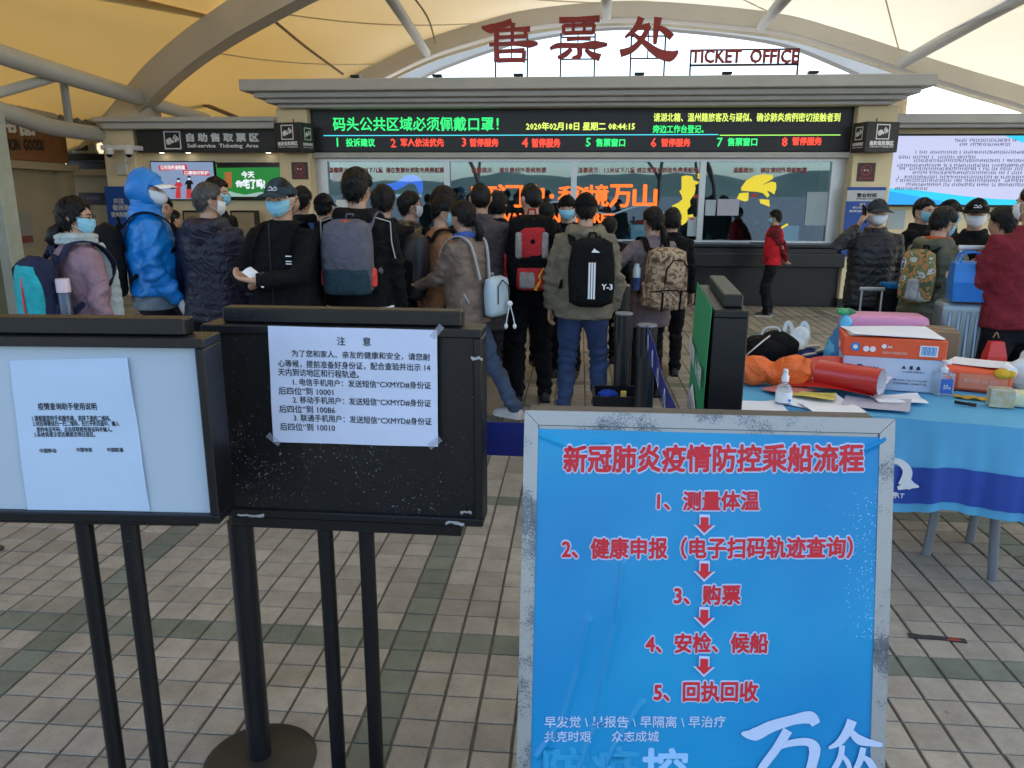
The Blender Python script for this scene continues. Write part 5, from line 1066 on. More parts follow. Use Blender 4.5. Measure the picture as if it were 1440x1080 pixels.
pack(p, 'large black backpack hanging low on the man in the blue hooded jacket', .34, .50, .20, .90, parts=pp2)
# 3 navy puffer
person('man in a navy quilted puffer jacket seen from behind, left of the capped man', 299, 5.25, 1.745, RZ(-6), jmat=pm('navy_puffer', (.008, .008, .028), .5, var=.3, scale=6, bump=.25, bscale=70, crease=9), style='puffer', hem=.80, bulk=1.15, hood='down', head=(-.75, .05), mask='white', hcol=M_hairg, rh=(.25, .12, .83))
# 4 man beyond, mask in profile
person('masked man in profile peeking out behind the navy puffer jacket', 309, 6.3, 1.80, RZ(-95), mask='blue', hair='short', jacket=(.02, .02, .022))
# 5 capped man facing camera
M_capg = fab((.035, .055, .07), 'slate_cap')
p = person('man in black padded jacket, slate cap and blue mask facing the camera with papers', 402, 4.85, 1.765, RZ(168), style='puffer', jacket=(.011, .011, .013), hem=.84, bulk=1.14, mask='blue', head=(.12, .0), hair='short', cap={'m': M_capg, 'logo': 1}, rh=(.06, .27, 1.10), lh=(-.0, .33, 1.14), rhd=(-.8, .35, .25), lhd=(.85, .15, .15), curl=(.55, .55), rpole=(.9, -.3, -.5), lpole=(-.9, -.3, -.5))
sheet('folded white papers held in both hands of the man in the slate cap', p, p['hR'], (.085, .15), tiltv=(.75, .1, .55), fwd=.0)
mb = MB(p['SM']); up = p['up']; mb.tube([up((.0, .150, 1.46)), up((0, .157, 1.3)), up((0, .158, 1.1)), up((0, .155, .9))], .004, 6); mb.build('zip', M_darkmetal, p['root'])
t = pack(p, 'small black pack on the back of the man in the slate cap', .26, .36, .12, .98, strapw=.045)
mb = MB(t.matrix_basis.inverted() @ p['mat'] @ p['SM'])
for z in (1.27, 1.24, 1.225): mb.box(-.150, -.112, .166, .172, z, z+.006)
mb.build('buckle', M_wht, t)
# 6 dim pair left
person('dim figure in dark clothes behind the blue hooded man, face just showing', 234, 6.6, 1.66, RZ(-150), jacket=(.03, .02, .02), hair='short')
person('dim figure in a dark red jacket beside the ticket kiosk', 244, 8.2, 1.50, RZ(-30), jacket=(.22, .02, .02), hair='short')
# 7 grey haired
person('grey-haired man in dark clothes in profile just right of the slate cap', 405, 6.1, 1.74, RZ(-60), jacket=(.02, .018, .016), hcol=M_hairg, head=(-.4, 0))
person('person in a black hooded top seen from behind, right of the slate cap man', 427, 6.9, 1.73, RZ(-8), jacket=(.012, .012, .014), hood='down', hair='full')
p = person('man in a black baseball cap with a tiny white mark, seen from behind', 458, 6.7, 1.675, RZ(5), jacket=(.02, .02, .022), cap={'m': M_black, 'visor': 1}, hair='short')
pack(p, 'blue and grey backpack worn by the man in the black baseball cap', .28, .42, .15, .93, mats=fab((.02, .06, .22), 'blue_cloth'), smat=fab((.03, .08, .26), 'blue_strap'))
# 10 tall man with grey backpack
p = person('tall man in a black hoodie with white shoulder piping seen from behind, centre left', 506, 5.15, 1.835, RZ(0), jacket=(.012, .012, .015), hood='down', hair='full', hem=.86, bulk=1.12, head=(-.25, .05), lh=(-.24, .10, .82), curl=(.5, .8))
up = p['up']; M_gpk = fab((.115, .115, .145), 'grey_cloth'); M_teal = fab((.022, .048, .062), 'teal_cloth'); M_or2 = fab((.55, .10, .05), 'orange_cloth')
def pp10(K):
    panel(K, M_teal, -.93, .93, -.01, .40, .03, .205, 'lower_panel', 1.0); panel(K, M_coral, -1.06, -.86, .10, .36, .04, .13, 'side_patch'); panel(K, M_coral, .86, 1.06, .10, .36, .04, .13, 'side_patch')
    arcline(K, [(-.9, .42, .14), (-.82, .72, .15), (-.5, .9, .14), (0, .93, .14), (.5, .9, .14), (.82, .72, .15), (.9, .42, .14)], .004, M_black)
    mb = MB(K['M']); mb.ribbon([K['pt'](-.45, .93, .10), K['pt'](0, .955, .12), K['pt'](.45, .93, .10)], Vector((0, -1, .6)), .035, .01); mb.build('orange_band', M_or2, K['t'])
pack(p, 'slate grey backpack with dark teal base, coral side tabs and orange top band', .31, .44, .19, .985, mats=M_gpk, parts=pp10, smat=M_gpk, strapw=.075)
mb = MB(p['SM'])
mb.ribbon([up((.20*math.cos(a)*1.02, -.15*abs(math.sin(a))**.6*1.03, .878)) for a in [i*math.pi/14 for i in range(15)]], [Vector((math.cos(a), -math.sin(a), 0)) for a in [i*math.pi/14 for i in range(15)]], .028, .006); mb.build('white_hem_band', M_mwhite, p['root'])
mb = MB(p['SM']); M_pip = pm('white_piping', (.5, .5, .5), .6)
for sg_ in (-1, 1):
    S_, e_, w2 = (p['SR'], p['eR'], p['wR']) if sg_ == 1 else (p['SL'], p['eL'], p['wL']); mb.tube([up((sg_*.10, -.09, 1.44)), S_+Vector((sg_*.045, -.062, .02)), S_.lerp(e_, .35)+Vector((sg_*.03, -.066, 0)), S_.lerp(e_, .7)+Vector((sg_*.03, -.062, 0))], .004, 6)
mb.build('piping', M_pip, p['root'])
sheet('small white slip in the lowered left hand of the tall man with the grey backpack', p, p['hL'], (.05, .09), tiltv=(.3, .8, .3), fwd=-.01)
# 11..
person('man in a black jacket and grey trousers standing behind the tall man\'s right shoulder', 541, 5.9, 1.735, RZ(6), jacket=(.014, .014, .016), pants=(.09, .085, .08), hair='full', bulk=1.1, hem=.78)
p = person('man in a camouflage jacket with dark hair, head turned right, in the queue', 577, 6.7, 1.69, RZ(-35), jmat=patt('camo_brown', [(.02, .018, .012), (.09, .06, .03), (.20, .13, .06), (.05, .05, .03)], 22), hair='full', head=(-.5, .1), mask='white')
p = person('young man in a tan jacket with black collar, bowed head in profile', 613, 6.0, 1.665, RZ(-50), jacket=(.45, .22, .11), head=(-.5, -.25), mask='blue', hair='full', lean=.1)
def ppd(K): panel(K, M_black, -.8, .8, .05, .6, .13, .22); arcline(K, [(-.8, .62, .15), (0, .72, .18), (.8, .62, .15)], .004, M_alu)
pack(p, 'scuffed black backpack on the young man in the tan jacket', .36, .50, .20, .92, mats=pm('black_shiny', (.02, .02, .024), .5, var=.4, scale=20, bump=.6, bscale=60), parts=ppd)
person('man with dark hair and blue mask looking down behind the tan jacket', 622, 6.6, 1.735, RZ(-75), jacket=(.03, .05, .09), mask='blue', head=(0, -.2), hair='full')
# 15 brown jacket woman
M_tau = fab((.21, .155, .125), 'taupe_fleece')
p = person('woman with ponytail, taupe jacket and blue collar holding a phone out to the left', 658, 5.6, 1.63, RZ(58), jmat=M_tau, pmat=jean2, hem=.80, slim=.92, bulk=1.14, hair='full', head=(.0, -.05), lean=.05, lh=(-.12, .42, 1.075), lhd=(-.1, .95, .10), lpole=(-.3, -.5, -.9), curl=(.3, .25), shoes=(.52, .46, .45), rfoot=(.20, -.30, .12), lfoot=(-.07, .14, .085), rh=(.22, .12, .84),
           extra={'tail': {'pts': [(0.01, -.095, -.03), (.015, -.135, -.05), (.02, -.145, -.10), (.02, -.13, -.16)], 'r': .035, 'band': M_black}})
up = p['up']; mb = MB(p['SM']); mb.tube([up((.075*math.sin(a), .078*math.cos(a), 1.465+.01*math.sin(a*2))) for a in [i*2*math.pi/16 for i in range(17)]], .026, 10); rmesh('blue_collar', mb, fab((.06, .12, .42), 'blue_collar'), p['root'], .008)
sheet('white phone lying flat in the outstretched hand of the woman in taupe', p, p['hL'], (.075, .15), m=M_wht, name='mobile_phone', cat='phone', tiltv=tuple(p['hL'][1]), th=.009, bend=0, fwd=.015)
M_pb = pm('pale_blue_leather', (.40, .50, .56), .4, var=.1, bump=.1)
def pp15(K):
    arcline(K, [(-.55, .35, .125), (-.5, .75, .125), (0, .9, .12), (.5, .75, .125), (.55, .35, .125)], .004, M_black)
pk15 = pack(p, 'small pale blue leather backpack slung low on the woman in taupe', .25, .30, .12, .86, mats=M_pb, parts=pp15, smat=pm('pale_strap', (.35, .36, .38), .5), strapw=.022, xo=.10)
c_ = p['mat'] @ (p['SM'] @ up((.13, -.30, .84))); ch = thing('bag_charm', 'small white dangling doll charm hanging under the pale blue backpack', 'charm', tuple(c_)); mb = MB()
for sx_ in (-.02, .025): mb.tube([(0, 0, .12), (sx_, 0, .02), (sx_*1.4, 0, -.03)], .004, 6); mb.ell((sx_*1.4, 0, -.045), (.014, .012, .02), 10, 6)
mb.ell((0, 0, .12), (.02, .016, .022), 12, 8); mb.build('doll', M_mwhite, ch, smooth=True)
# 16 grey-brown coat
person('broad man in a grey brown wool coat with cropped hair, seen from behind', 676, 6.15, 1.765, RZ(4), jacket=(.085, .072, .075), hair='crop', hem=.62, bulk=1.13, pants=(.03, .03, .035), head=(.1, .05))
person('dark-haired person behind the grey brown coat, only hair and shoulder showing', 700, 7.2, 1.70, RZ(-20), jacket=(.02, .02, .02), hair='long')
# 18 red backpack
p = person('man in black with a red sports backpack, cropped hair, standing mid queue', 746, 6.25, 1.765, RZ(6), jacket=(.012, .012, .014), hair='crop', head=(.55, .0), hem=.80, bulk=1.08, stance=.12, rfoot=(.13, .05, .085), lfoot=(-.10, -.03, .085))
M_rd = fab((.48, .03, .035), 'red_nylon'); M_slv = fab((.30, .27, .25), 'silver_nylon')
def pp18(K):
    panel(K, M_rd, -.66, .60, .42, .86, .12, .215, 'upper_pocket', .8); panel(K, M_slv, -.66, -.40, .44, .78, .19, .222, 'silver_trim', .9); panel(K, M_slv, .34, .60, .44, .78, .19, .222, 'silver_trim', .9); panel(K, M_rd, -.62, .66, .02, .34, .13, .235, 'lower_pocket', .95); panel(K, M_slv, -.5, .15, .05, .28, .2, .24, 'silver_trim', .9)
    panel(K, M_rd, -1.08, -.80, .03, .5, .02, .15, 'side_pocket'); arcline(K, [(-.72, .45, .16), (-.64, .84, .17), (0, .93, .17), (.6, .84, .17), (.68, .45, .16)], .007, M_black); arcline(K, [(-.66, .36, .2), (0, .42, .22), (.7, .36, .2)], .007, M_black)
    mb = MB(K['M']); mb.tube([K['pt'](.10, .04, .242), K['pt'](.3, .16, .243), K['pt'](.25, .22, .242), K['pt'](.42, .33, .236)], [.012, .008, .010, .004], 6); mb.build('yellow_flash', fab((.65, .35, .03), 'yellow_flash'), K['t'])
    mb = MB(K['M']); a = K['pt'](0, .66, .218); mb.M = K['M']; mb.ell(a, (.016, .006, .018), 10, 8); mb.build('badge', M_black, K['t'])
pack(p, 'red, black and silver sports backpack with two zipped front pockets', .385, .56, .21, .93, mats=M_black, parts=pp18, smat=M_rd, strapw=.075)
person('person in black at the counter side of the red backpack', 768, 7.7, 1.60, RZ(12), jacket=(.02, .02, .02), hair='short')
person('woman in black hat and blue mask facing the camera behind the khaki jacket', 797, 7.3, 1.665, RZ(170), jacket=(.012, .012, .014), mask='blue', hair='long', cap={'m': M_black, 'visor': 0}, head=(.1, 0))
# 20 khaki jacket
M_kh = fab((.20, .175, .125), 'khaki_twill')
p = person('man in khaki jacket, blue jeans and black cap at the centre of the queue', 822, 5.85, 1.685, RZ(-2), jmat=M_kh, pmat=jean, hem=.80, bulk=1.14, hair='short', hood='down', cap={'m': M_black, 'visor': 1}, head=(.1, 0), stance=.12, rfoot=(.15, .10, .085), lfoot=(-.13, -.02, .085), style='crisp', slim=1.04)
def pp20(K):
    pt = K['pt']; w3 = K['M'].inverted()
    mb = MB(K['M'])
    for k, u in enumerate((-.08, .03, .14)): mb.ribbon([pt(u, v_, K['d']+.002) for v_ in (.14, .25, .4, .55, .66)], Vector((0, -1, 0)), .013, .002)
    mb.build('white_stripes', M_mwhite, K['t']); mb = MB(K['M']); 
    for a in (0, .09): mb.add([pt(-.02+a, .80, K['d']*.97+.004), pt(.10+a, .86-a*.3, K['d']*.95+.004), pt(.26+a, .80, K['d']*.97+.004)], [(0, 1, 2)])
    mb.build('triangle_mark', M_mwhite, K['t'], fix=False)
    W = K['t'].matrix_basis @ K['M']; o_ = W @ pt(.46, .28, K['d']*.985+.006); ux = (W @ pt(.8, .28, K['d']) - W @ pt(.46, .28, K['d'])).normalized(); uz = (W @ pt(.46, .6, K['d']) - W @ pt(.46, .28, K['d'])).normalized()
    text('Y-3', M_mwhite, K['t'], Plane(o_, ux, uz), 0, 0, wd=.075, bold=.03, nring=6, off=.004)
    arcline(K, [(-.92, .3, .08), (-.82, .75, .09), (-.4, .95, .09), (.4, .95, .09), (.82, .75, .09), (.92, .3, .08)])
pack(p, 'plain black backpack with three white stripes and Y-3 lettering', .335, .50, .17, .91, col=(.014, .014, .018), parts=pp20, xo=.06, tilt=0)
person('short dark-haired person between the khaki jacket and the camouflage backpack', 856, 7.9, 1.46, RZ(-10), jacket=(.02, .02, .022), hair='full')
# 21 plaid woman
M_plaid = pm('mauve_plaid', (.20, .15, .165), .85, var=.35, scale=40, bump=.4, bscale=120)
p = person('woman in a mauve check coat with raised hands, camouflage backpack on her back', 917, 6.55, 1.575, RZ(14), jmat=M_plaid, pants=(.015, .015, .018), hair='full', hem=.66, slim=.95, bulk=1.06, head=(.35, .05), lh=(-.26, .20, 1.27), lhd=(-.3, .4, .8), lpole=(-.7, -.4, -.7), curl=(.5, .7), rh=(.2, .2, 1.0),
           extra={'tail': {'pts': [(.01, -.09, -.01), (.02, -.13, -.05), (.02, -.145, -.11), (.02, -.13, -.17)], 'r': .034, 'band': M_mwhite}})
M_dcamo = patt('desert_camo', [(.08, .045, .03), (.26, .17, .10), (.42, .31, .20), (.16, .10, .06), (.36, .26, .17)], 17); up = p['up']
def pp21(K):
    panel(K, M_dcamo, -.2, .86, .34, .80, .12, .235, 'upper_pocket', .85); panel(K, M_dcamo, -.85, .95, .0, .30, .10, .23, 'lower_pocket', 1.0); arcline(K, [(-.22, .36, .2), (-.2, .66, .22), (.1, .8, .22), (.6, .8, .22), (.84, .66, .22), (.88, .36, .2)], .006, M_black); arcline(K, [(-.9, .31, .2), (0, .335, .22), (.95, .31, .2)], .006, M_black)
    for u in (-.35, .5): arcline(K, [(u, .0, .22), (u, .15, .236), (u+.02, .30, .225)], .009, M_black, 'compression_strap')
    panel(K, M_dcamo, -1.12, -.85, .05, .45, .03, .14, 'side_pocket')
pack(p, 'large desert camouflage backpack with black compression straps', .38, .54, .21, .85, mats=M_dcamo, parts=pp21, xo=.05)
c_ = p['mat'] @ (p['SM'] @ up((-.20, -.2, 1.02))); t = thing('water_bottle', 'clear bottle with blue sleeve in the side pocket of the desert camouflage backpack', 'bottle', tuple(c_))
MB().lathe([(0, 0), (.033, 0), (.033, .10), (0, .10)], n=20).build('sleeve', fab((.05, .08, .22), 'blue_sleeve'), t, smooth=True, ang=40); MB().lathe([(0, .101), (.032, .101), (.03, .17), (.02, .19), (.02, .21), (0, .21)], n=20).build('neck', pm('clear_plastic', (.5, .6, .65), .3), t, smooth=True, ang=40)
person('woman with long dark hair in black standing beyond the check coat', 944, 7.4, 1.56, RZ(-5), jacket=(.014, .014, .016), hair='long', head=(-.2, 0), slim=.95)
# 24 red vest attendant
p = person('attendant in a red vest over maroon sleeves standing at the counter with hands clasped behind', 1090, 11.3, 1.47, RZ(72), jacket=(.16, .015, .02), hair='full', hem=.86, rh=(.10, -.20, .92), lh=(-.02, -.23, .90), rpole=(1, -.5, 0), lpole=(-1, -.5, 0), stance=.06, extra={'wsole': 1}, rhd=(-.7, -.2, -.5), lhd=(.7, -.2, -.5), mask='blue')
up = p['up']; mb = MB(p['SM']); mb.loft([[up((a_*math.cos(t_)*1.0, c2*math.sin(t_), z)) for t_ in [i*2*math.pi/24 for i in range(24)]] for z, a_, c2 in ((.85, .200, .152), (1.0, .196, .150), (1.15, .194, .148), (1.28, .198, .148), (1.37, .165, .132), (1.43, .12, .10))]); rmesh('vest', mb, fab((.60, .02, .03), 'vest_red'), p['root'], .011, lambda co, no, me: co+no*(.004*snoise(co, 20, 7))[:, None])
# right group
M_puf = pm('black_puffer', (.007, .008, .011), .5, var=.3, scale=6, bump=.25, bscale=70, crease=9)
p = person('man in black puffer, dark cap and white mask, phone held to his ear', 1228, 6.9, 1.645, RZ(168), jmat=M_puf, style='puffer', hem=.80, bulk=1.12, mask='cup', hair='short', cap={'m': fab((.04, .045, .05), 'charcoal_cap'), 'visor': 1}, head=(.15, 0), rh=(.155, .13, 1.49), rhd=(-.25, .05, .95), rpole=(.8, .2, -1), curl=(.7, .5), vox=.011)
c_, d_, n_, q_ = p['hR']; t = thing('mobile_phone', 'black phone pressed to the ear of the man in the flat cap', 'phone', tuple(p['mat'] @ (p['SM'] @ (c_-d_*.02)))); MB().rbox(-.006, .006, -.035, .035, -.03, .12, .004, 1).build('slab', M_darkmetal, t); t.rotation_euler = (R(20), R(-12), 0)
person('man with blue mask in a black coat standing against the big screen wall', 1291, 7.5, 1.655, RZ(-140), jacket=(.014, .014, .016), mask='blue', hair='short', head=(-.2, 0))
person('person in a black cap and dark coat behind the green puffer coat', 1327, 7.2, 1.64, RZ(-70), jacket=(.012, .012, .014), cap={'m': M_black}, mask='pale', hair='short')
p = person('young person in a long olive green puffer coat looking down at a white phone', 1312, 5.9, 1.60, RZ(-62), jmat=pm('olive_puffer', (.055, .062, .035), .5, var=.2, scale=6, bump=.25, bscale=70, sheen=0), style='puffer', hem=.62, bulk=1.2, mask='blue', hair='full', head=(-.1, -.28), lean=.06, hood='down', rh=(.06, .36, 1.22), lh=(-.10, .36, 1.24), rhd=(-.3, .8, .35), lhd=(.3, .8, .35), rpole=(.5, -.4, -.9), lpole=(-.5, -.4, -.9), glasses=True, curl=(.6, .6), pants=(.02, .022, .03))
sheet('white phone held up in front of the olive green puffer coat', p, p['hR'], (.08, .15), m=M_wht, name='mobile_phone', cat='phone', tiltv=(.1, .75, .45), th=.009, bend=0, fwd=.01); up = p['up']
mb = MB(p['SM']); mb.tube([up((.085*math.sin(a), .085*math.cos(a), 1.482)) for a in [i*2*math.pi/16 for i in range(17)]], .014, 8); mb.build('orange_hood_lining', fab((.62, .10, .03), 'orange_lining'), p['root'], smooth=True)
pack(p, 'patterned green, orange and white daypack on the olive puffer coat', .27, .40, .13, 1.0, mats=patt('leafy_print', [(.06, .09, .04), (.40, .17, .06), (.12, .16, .06), (.45, .45, .42), (.03, .06, .16)], 16), xo=.05, parts=lambda K: (panel(K, pm('pale_print', (.35, .38, .42), .7, var=.5, scale=25), -.1, .6, .06, .45, .10, .16, 'pocket'), None)[0])
person('man in crested black cap and white mask facing the camera left of the maroon jacket', 1365, 6.4, 1.655, RZ(150), jacket=(.014, .015, .018), mask='white', cap={'m': M_black, 'logo': 1}, hair='short', head=(.1, 0), rh=(.12, .34, 1.10), rpole=(.7, -.3, -.8), rhd=(-.4, .8, .2))
person('person in a bright red jacket mostly hidden by the maroon jacket', 1404, 5.9, 1.60, RZ(35), jacket=(.45, .03, .035), hair='full', shoulder=.95)
person('man in maroon fleece jacket, back turned, at the right edge of the photo', 1441, 4.95, 1.755, RZ(4), jmat=fab((.20, .022, .032), 'maroon_fleece'), hair='crop', hcol=M_hair, hem=.88, bulk=1.08, mask='white', head=(.45, .02), pants=(.022, .024, .032), lh=(-.19, .33, 1.12), lpole=(-.15, -.4, -1), stance=.13, slim=1.04)
# clerk behind the glass
person('clerk in dark red seated behind the rightmost service window', 1063, 13.75, 1.34, RZ(180), jacket=(.09, .015, .02), hair='full', legs=False, hem=.5, mask='blue')
flush()
# ------------------------------------------------------------------ foreground notice boards
def chipped(name, dens=.62, base=(.005, .005, .0065)):
    m = pm(name, base, .38, var=.5, scale=30, bump=.1, bscale=80); nt = m.node_tree; L = nt.links.new; b = nt.nodes['Principled BSDF']
    tc = N(nt, 'TexCoord'); n1 = N(nt, 'TexNoise'); n1.inputs['Scale'].default_value = 150; n1.inputs['Detail'].default_value = 4; L(tc.outputs['Object'], n1.inputs['Vector'])
    n2 = N(nt, 'TexNoise'); n2.inputs['Scale'].default_value = 3.2; n2.inputs['Detail'].default_value = 2; L(tc.outputs['Object'], n2.inputs['Vector'])
    ad = N(nt, 'Math', operation='MULTIPLY_ADD'); ad.inputs[1].default_value = .42; L(n2.outputs['Fac'], ad.inputs[0]); L(n1.outputs['Fac'], ad.inputs[2])
    r1 = N(nt, 'ValToRGB'); r1.color_ramp.elements[0].position = dens+.28; r1.color_ramp.elements[1].position = dens+.33; L(ad.outputs[0], r1.inputs[0])
    old = b.inputs['Base Color'].links[0].from_socket; mi = N(nt, 'Mix', data_type='RGBA'); L(r1.outputs[0], mi.inputs['Factor']); L(old, mi.inputs['A']); mi.inputs['B'].default_value = (.15, .16, .18, 1); L(mi.outputs['Result'], b.inputs['Base Color']); return m
M_frame = chipped('chipped_black_paint', .66); M_panel = chipped('scratched_black_board', .60)
M_bare = pm('bare_metal_scar', (.42, .42, .42), .5, var=.4, scale=30)
def notice_board(label, x, Y, rz, face, w_=.735, face_mat=M_panel, poles=True, th=.10, z0=.842, z1=1.371, po=.015, ledge=True):
    t = thing('notice_board', label, 'notice board', (x, Y, 0), rz, 'black notice boards on stands')
    hw = w_/2; f = .022
    for nm, a in (('frame_rail', (-hw, hw, -th, 0, z0, z0+f)), ('frame_rail', (-hw, hw, -th, 0, z1-f, z1)), ('frame_stile', (-hw, -hw+f, -th, 0, z0+f, z1-f)), ('frame_stile', (hw-f, hw, -th, 0, z0+f, z1-f))):
        MB().rbox(*a, .003, 1).build(nm, M_frame, t)
    MB().box(-hw+f, hw-f, -th+.018, -.02, z0+f, z1-f).build('panel', face_mat, t)
    MB().rbox(-hw+.045, hw-.055, -.068, -.012, z1+.001, z1+.040, .004, 1).build('top_rail', M_frame, t); (MB().rbox(-hw+.03, hw-.06, -.090, -.01, z0-(.034 if ledge else .012), z0-.001, .003, 1).build('bottom_rail', M_frame, t))
    if poles:
        for s_ in (-1, 1): MB().tube([(s_*.058+po, -.066, .02), (s_*.058+po, -.066, z0-(.034 if ledge else .012))], .0215, 16).build('pole', M_frame, t, smooth=True, ang=40)
        MB().rbox(-.16, .19, -.38, -.062, 0, .02, .008).build('base_plate', M_frame, t)
    return t
b2 = notice_board('scratched black notice board with a white printed notice taped to it, on thin poles', -.5985, 1.985, R(-.6), None, w_=.728, po=-.02)
M_s = pm('scar', (.4, .4, .4), .6)
mb = MB(); rr = random.Random(4)
for cx, cz, ln in ((-.27, .850, .075), (.29, .852, .05), (-.355, 1.33, .02), (.352, 1.30, .03), (.32, .885, .03)):
    P_ = [(cx+(i/6-.5)*ln, cz+rr.uniform(.000, .007)) for i in range(7)]; mb.prism(P_+[(x_, z_-rr.uniform(.004, .010)) for x_, z_ in reversed(P_)], Plane((0, -.1015, 0), (1, 0, 0), (0, 0, 1)), 0, .0012)
mb.build('paint_scars', M_bare, b2)
M_ntc = pm('notice_paper', (.60, .65, .78), .8, var=.05, scale=4, bump=.25, bscale=9, bdist=.02)
# printed sheet: plane of the board face
Mb2 = b2.matrix_basis; f0 = Mb2 @ Vector((0, -.1015, 0)); U2 = Mb2.to_3x3() @ Vector((1, 0, 0)); pl2 = Plane(f0, U2, (0, 0, 1))
def wav(u, v): return .0026+.0012*math.sin(u*23+v*11)+.0009*math.sin(v*37-u*13)
def quad(u, v, c): a, b, d, e = c; return a*(1-u)*(1-v)+b*u*(1-v)+e*u*v+d*(1-u)*v
c4 = [Vector(pl2.uv(*p)) for p in ((385, 621), (616, 628), (377, 458), (615, 464))]
ps = thing('printed_notice', 'white printed notice taped crookedly to the black notice board', 'notice', tuple(pl2.p(*c4[0])))
MB(local(ps)).grid(lambda u, v: pl2.p(*quad(u, v, c4), wav(*quad(u, v, c4))), 30, 24, .0008).build('sheet', M_ntc, ps, smooth=True)
for s, a, y0, b, y1, in (('注       意', 475, 473, 521, 485), ('为了您和家人、亲友的健康和安全，请您耐', 411, 491.5, 605, 501.5), ('心等候，提前准备好身份证，配合查验并出示 14', 392, 505.5, 605, 516), ('天内到访地区和行程轨迹。', 392, 517.5, 505, 528),
      ('1. 电信手机用户：发送短信“CXMYD#身份证', 413, 531.5, 606, 541.5), ('后四位”到 10001', 393, 543.5, 469, 554), ('2. 移动手机用户：发送短信“CXMYD#身份证', 413, 556.5, 606, 566.5), ('后四位”到 10086', 394, 569, 471, 579.5), ('3. 联通手机用户：发送短信“CXMYD#身份证', 414, 582, 607, 592), ('后四位”到 10010', 395, 594, 471, 604.5)):
    textpx(s, M_ink, ps, pl2, a, y0, b, y1, dy=(b-a)*.028, bold=.012, nring=4, off=.0006, warp=wav)
M_tape = pm('clear_tape', (.5, .52, .56), .15, alpha=.22)
for k, (x_, y_, r_) in enumerate(((615, 466, 50), (386, 617, -40), (612, 622, 40))):
    u, v = pl2.uv(x_, y_); tp = MB(local(ps)); ca_, sa_ = math.cos(R(r_)), math.sin(R(r_)); tp.prism([(u+ca_*a-sa_*b, v+sa_*a+ca_*b) for a, b in ((-.02, -.008), (.02, -.008), (.02, .008), (-.02, .008))], pl2, .0054, .0057); tp.build('tape', M_tape, ps)
# left board
M_wb = pm('pale_board', (.43, .51, .58), .55, var=.08, scale=3, bump=.15, bscale=10)
b1 = notice_board('notice board with pale blue face cut by the left edge of the photo', -1.2155, 1.742, R(2.6), None, face_mat=M_wb, z0=.925, z1=1.377, po=.068, ledge=False)
Mb1 = b1.matrix_basis; pl1_ = Plane(Mb1 @ Vector((0, -.0825, 0)), Mb1.to_3x3() @ Vector((1, 0, 0)), (0, 0, 1))
c4b = [Vector(pl1_.uv(*p)) for p in ((40, 716), (212, 718), (14, 507), (181, 502))]
p1 = thing('instruction_sheet', 'pale sheet of usage instructions taped to the left pale blue board', 'notice', tuple(pl1_.p(*c4b[0])))
wav1 = lambda u, v: .0030+.0015*math.sin(u*16+v*9)+.0008*math.sin(v*31)
MB(local(p1)).grid(lambda u, v: pl1_.p(*quad(u, v, c4b), wav1(*quad(u, v, c4b))+.004*max(0, u-.9)*10*(.5+.5*math.sin(v*9))), 30, 30, .0008).build('sheet', pm('sheet_blue_white', (.48, .60, .74), .8, var=.05, scale=3, bump=.2, bscale=8, bdist=.02), p1, smooth=True)
for s, a, y0, b, y1 in (('疫情查询助手使用说明', 55, 566, 136, 576), ('1.请根据您的手机服务商，选择下面的二维码。', 47, 584, 156, 592), ('2.对应商微信扫一扫二维码，在打开的页面中，输入', 48, 591.5, 168, 599), ('您的电话号码，点击获取短信验证码并输入。', 53, 600, 158, 607), ('3.系统将提示您近期是否到过疫区。', 50, 607, 134, 614), ('中国移动', 58, 630, 80, 636), ('中国电信', 109, 629, 130, 635), ('中国联通', 152, 629, 174, 635)):
    textpx(s, M_ink, p1, pl1_, a, y0, b, y1, bold=.018, nring=4, off=.0006, warp=wav1)
# edge-on board by the table
M_gp = pm('green_poster', (.02, .26, .10), .5, var=.15)
b3 = notice_board('black notice board seen edge-on beside the table, a green poster on its left face', .524, 2.61, R(-94.6), None, w_=.66, face_mat=M_panel, th=.10)
gp = thing('green_poster', 'green and white poster hanging on the edge-on black notice board', 'poster', (.40, 2.6, .7)); Mb3 = b3.matrix_basis
def g3(a, b, z): return Mb3 @ Vector((a, b, z))
MB(local(gp)).grid(lambda u, v: g3(-.33+.66*u, -.106-.008*math.sin(v*3)-.006*(1-v)*math.sin(u*3), .72+.66*v), 14, 14, .002).build('sheet', M_gp, gp, smooth=True)
P3 = Plane(g3(-.33, -.123, .70), Mb3.to_3x3() @ Vector((1, 0, 0)), (0, 0, 1)); text('防控疫情  人人有责', M_wht, gp, P3, .03, .42, wd=.6, bold=.03, nring=4, off=.0); mb = MB(local(gp)); mb.prism([(.05, .05), (.6, .05), (.55, .3), (.3, .36), (.1, .28)], P3, -.001, .001); mb.build('white_graphic', M_wht, gp)

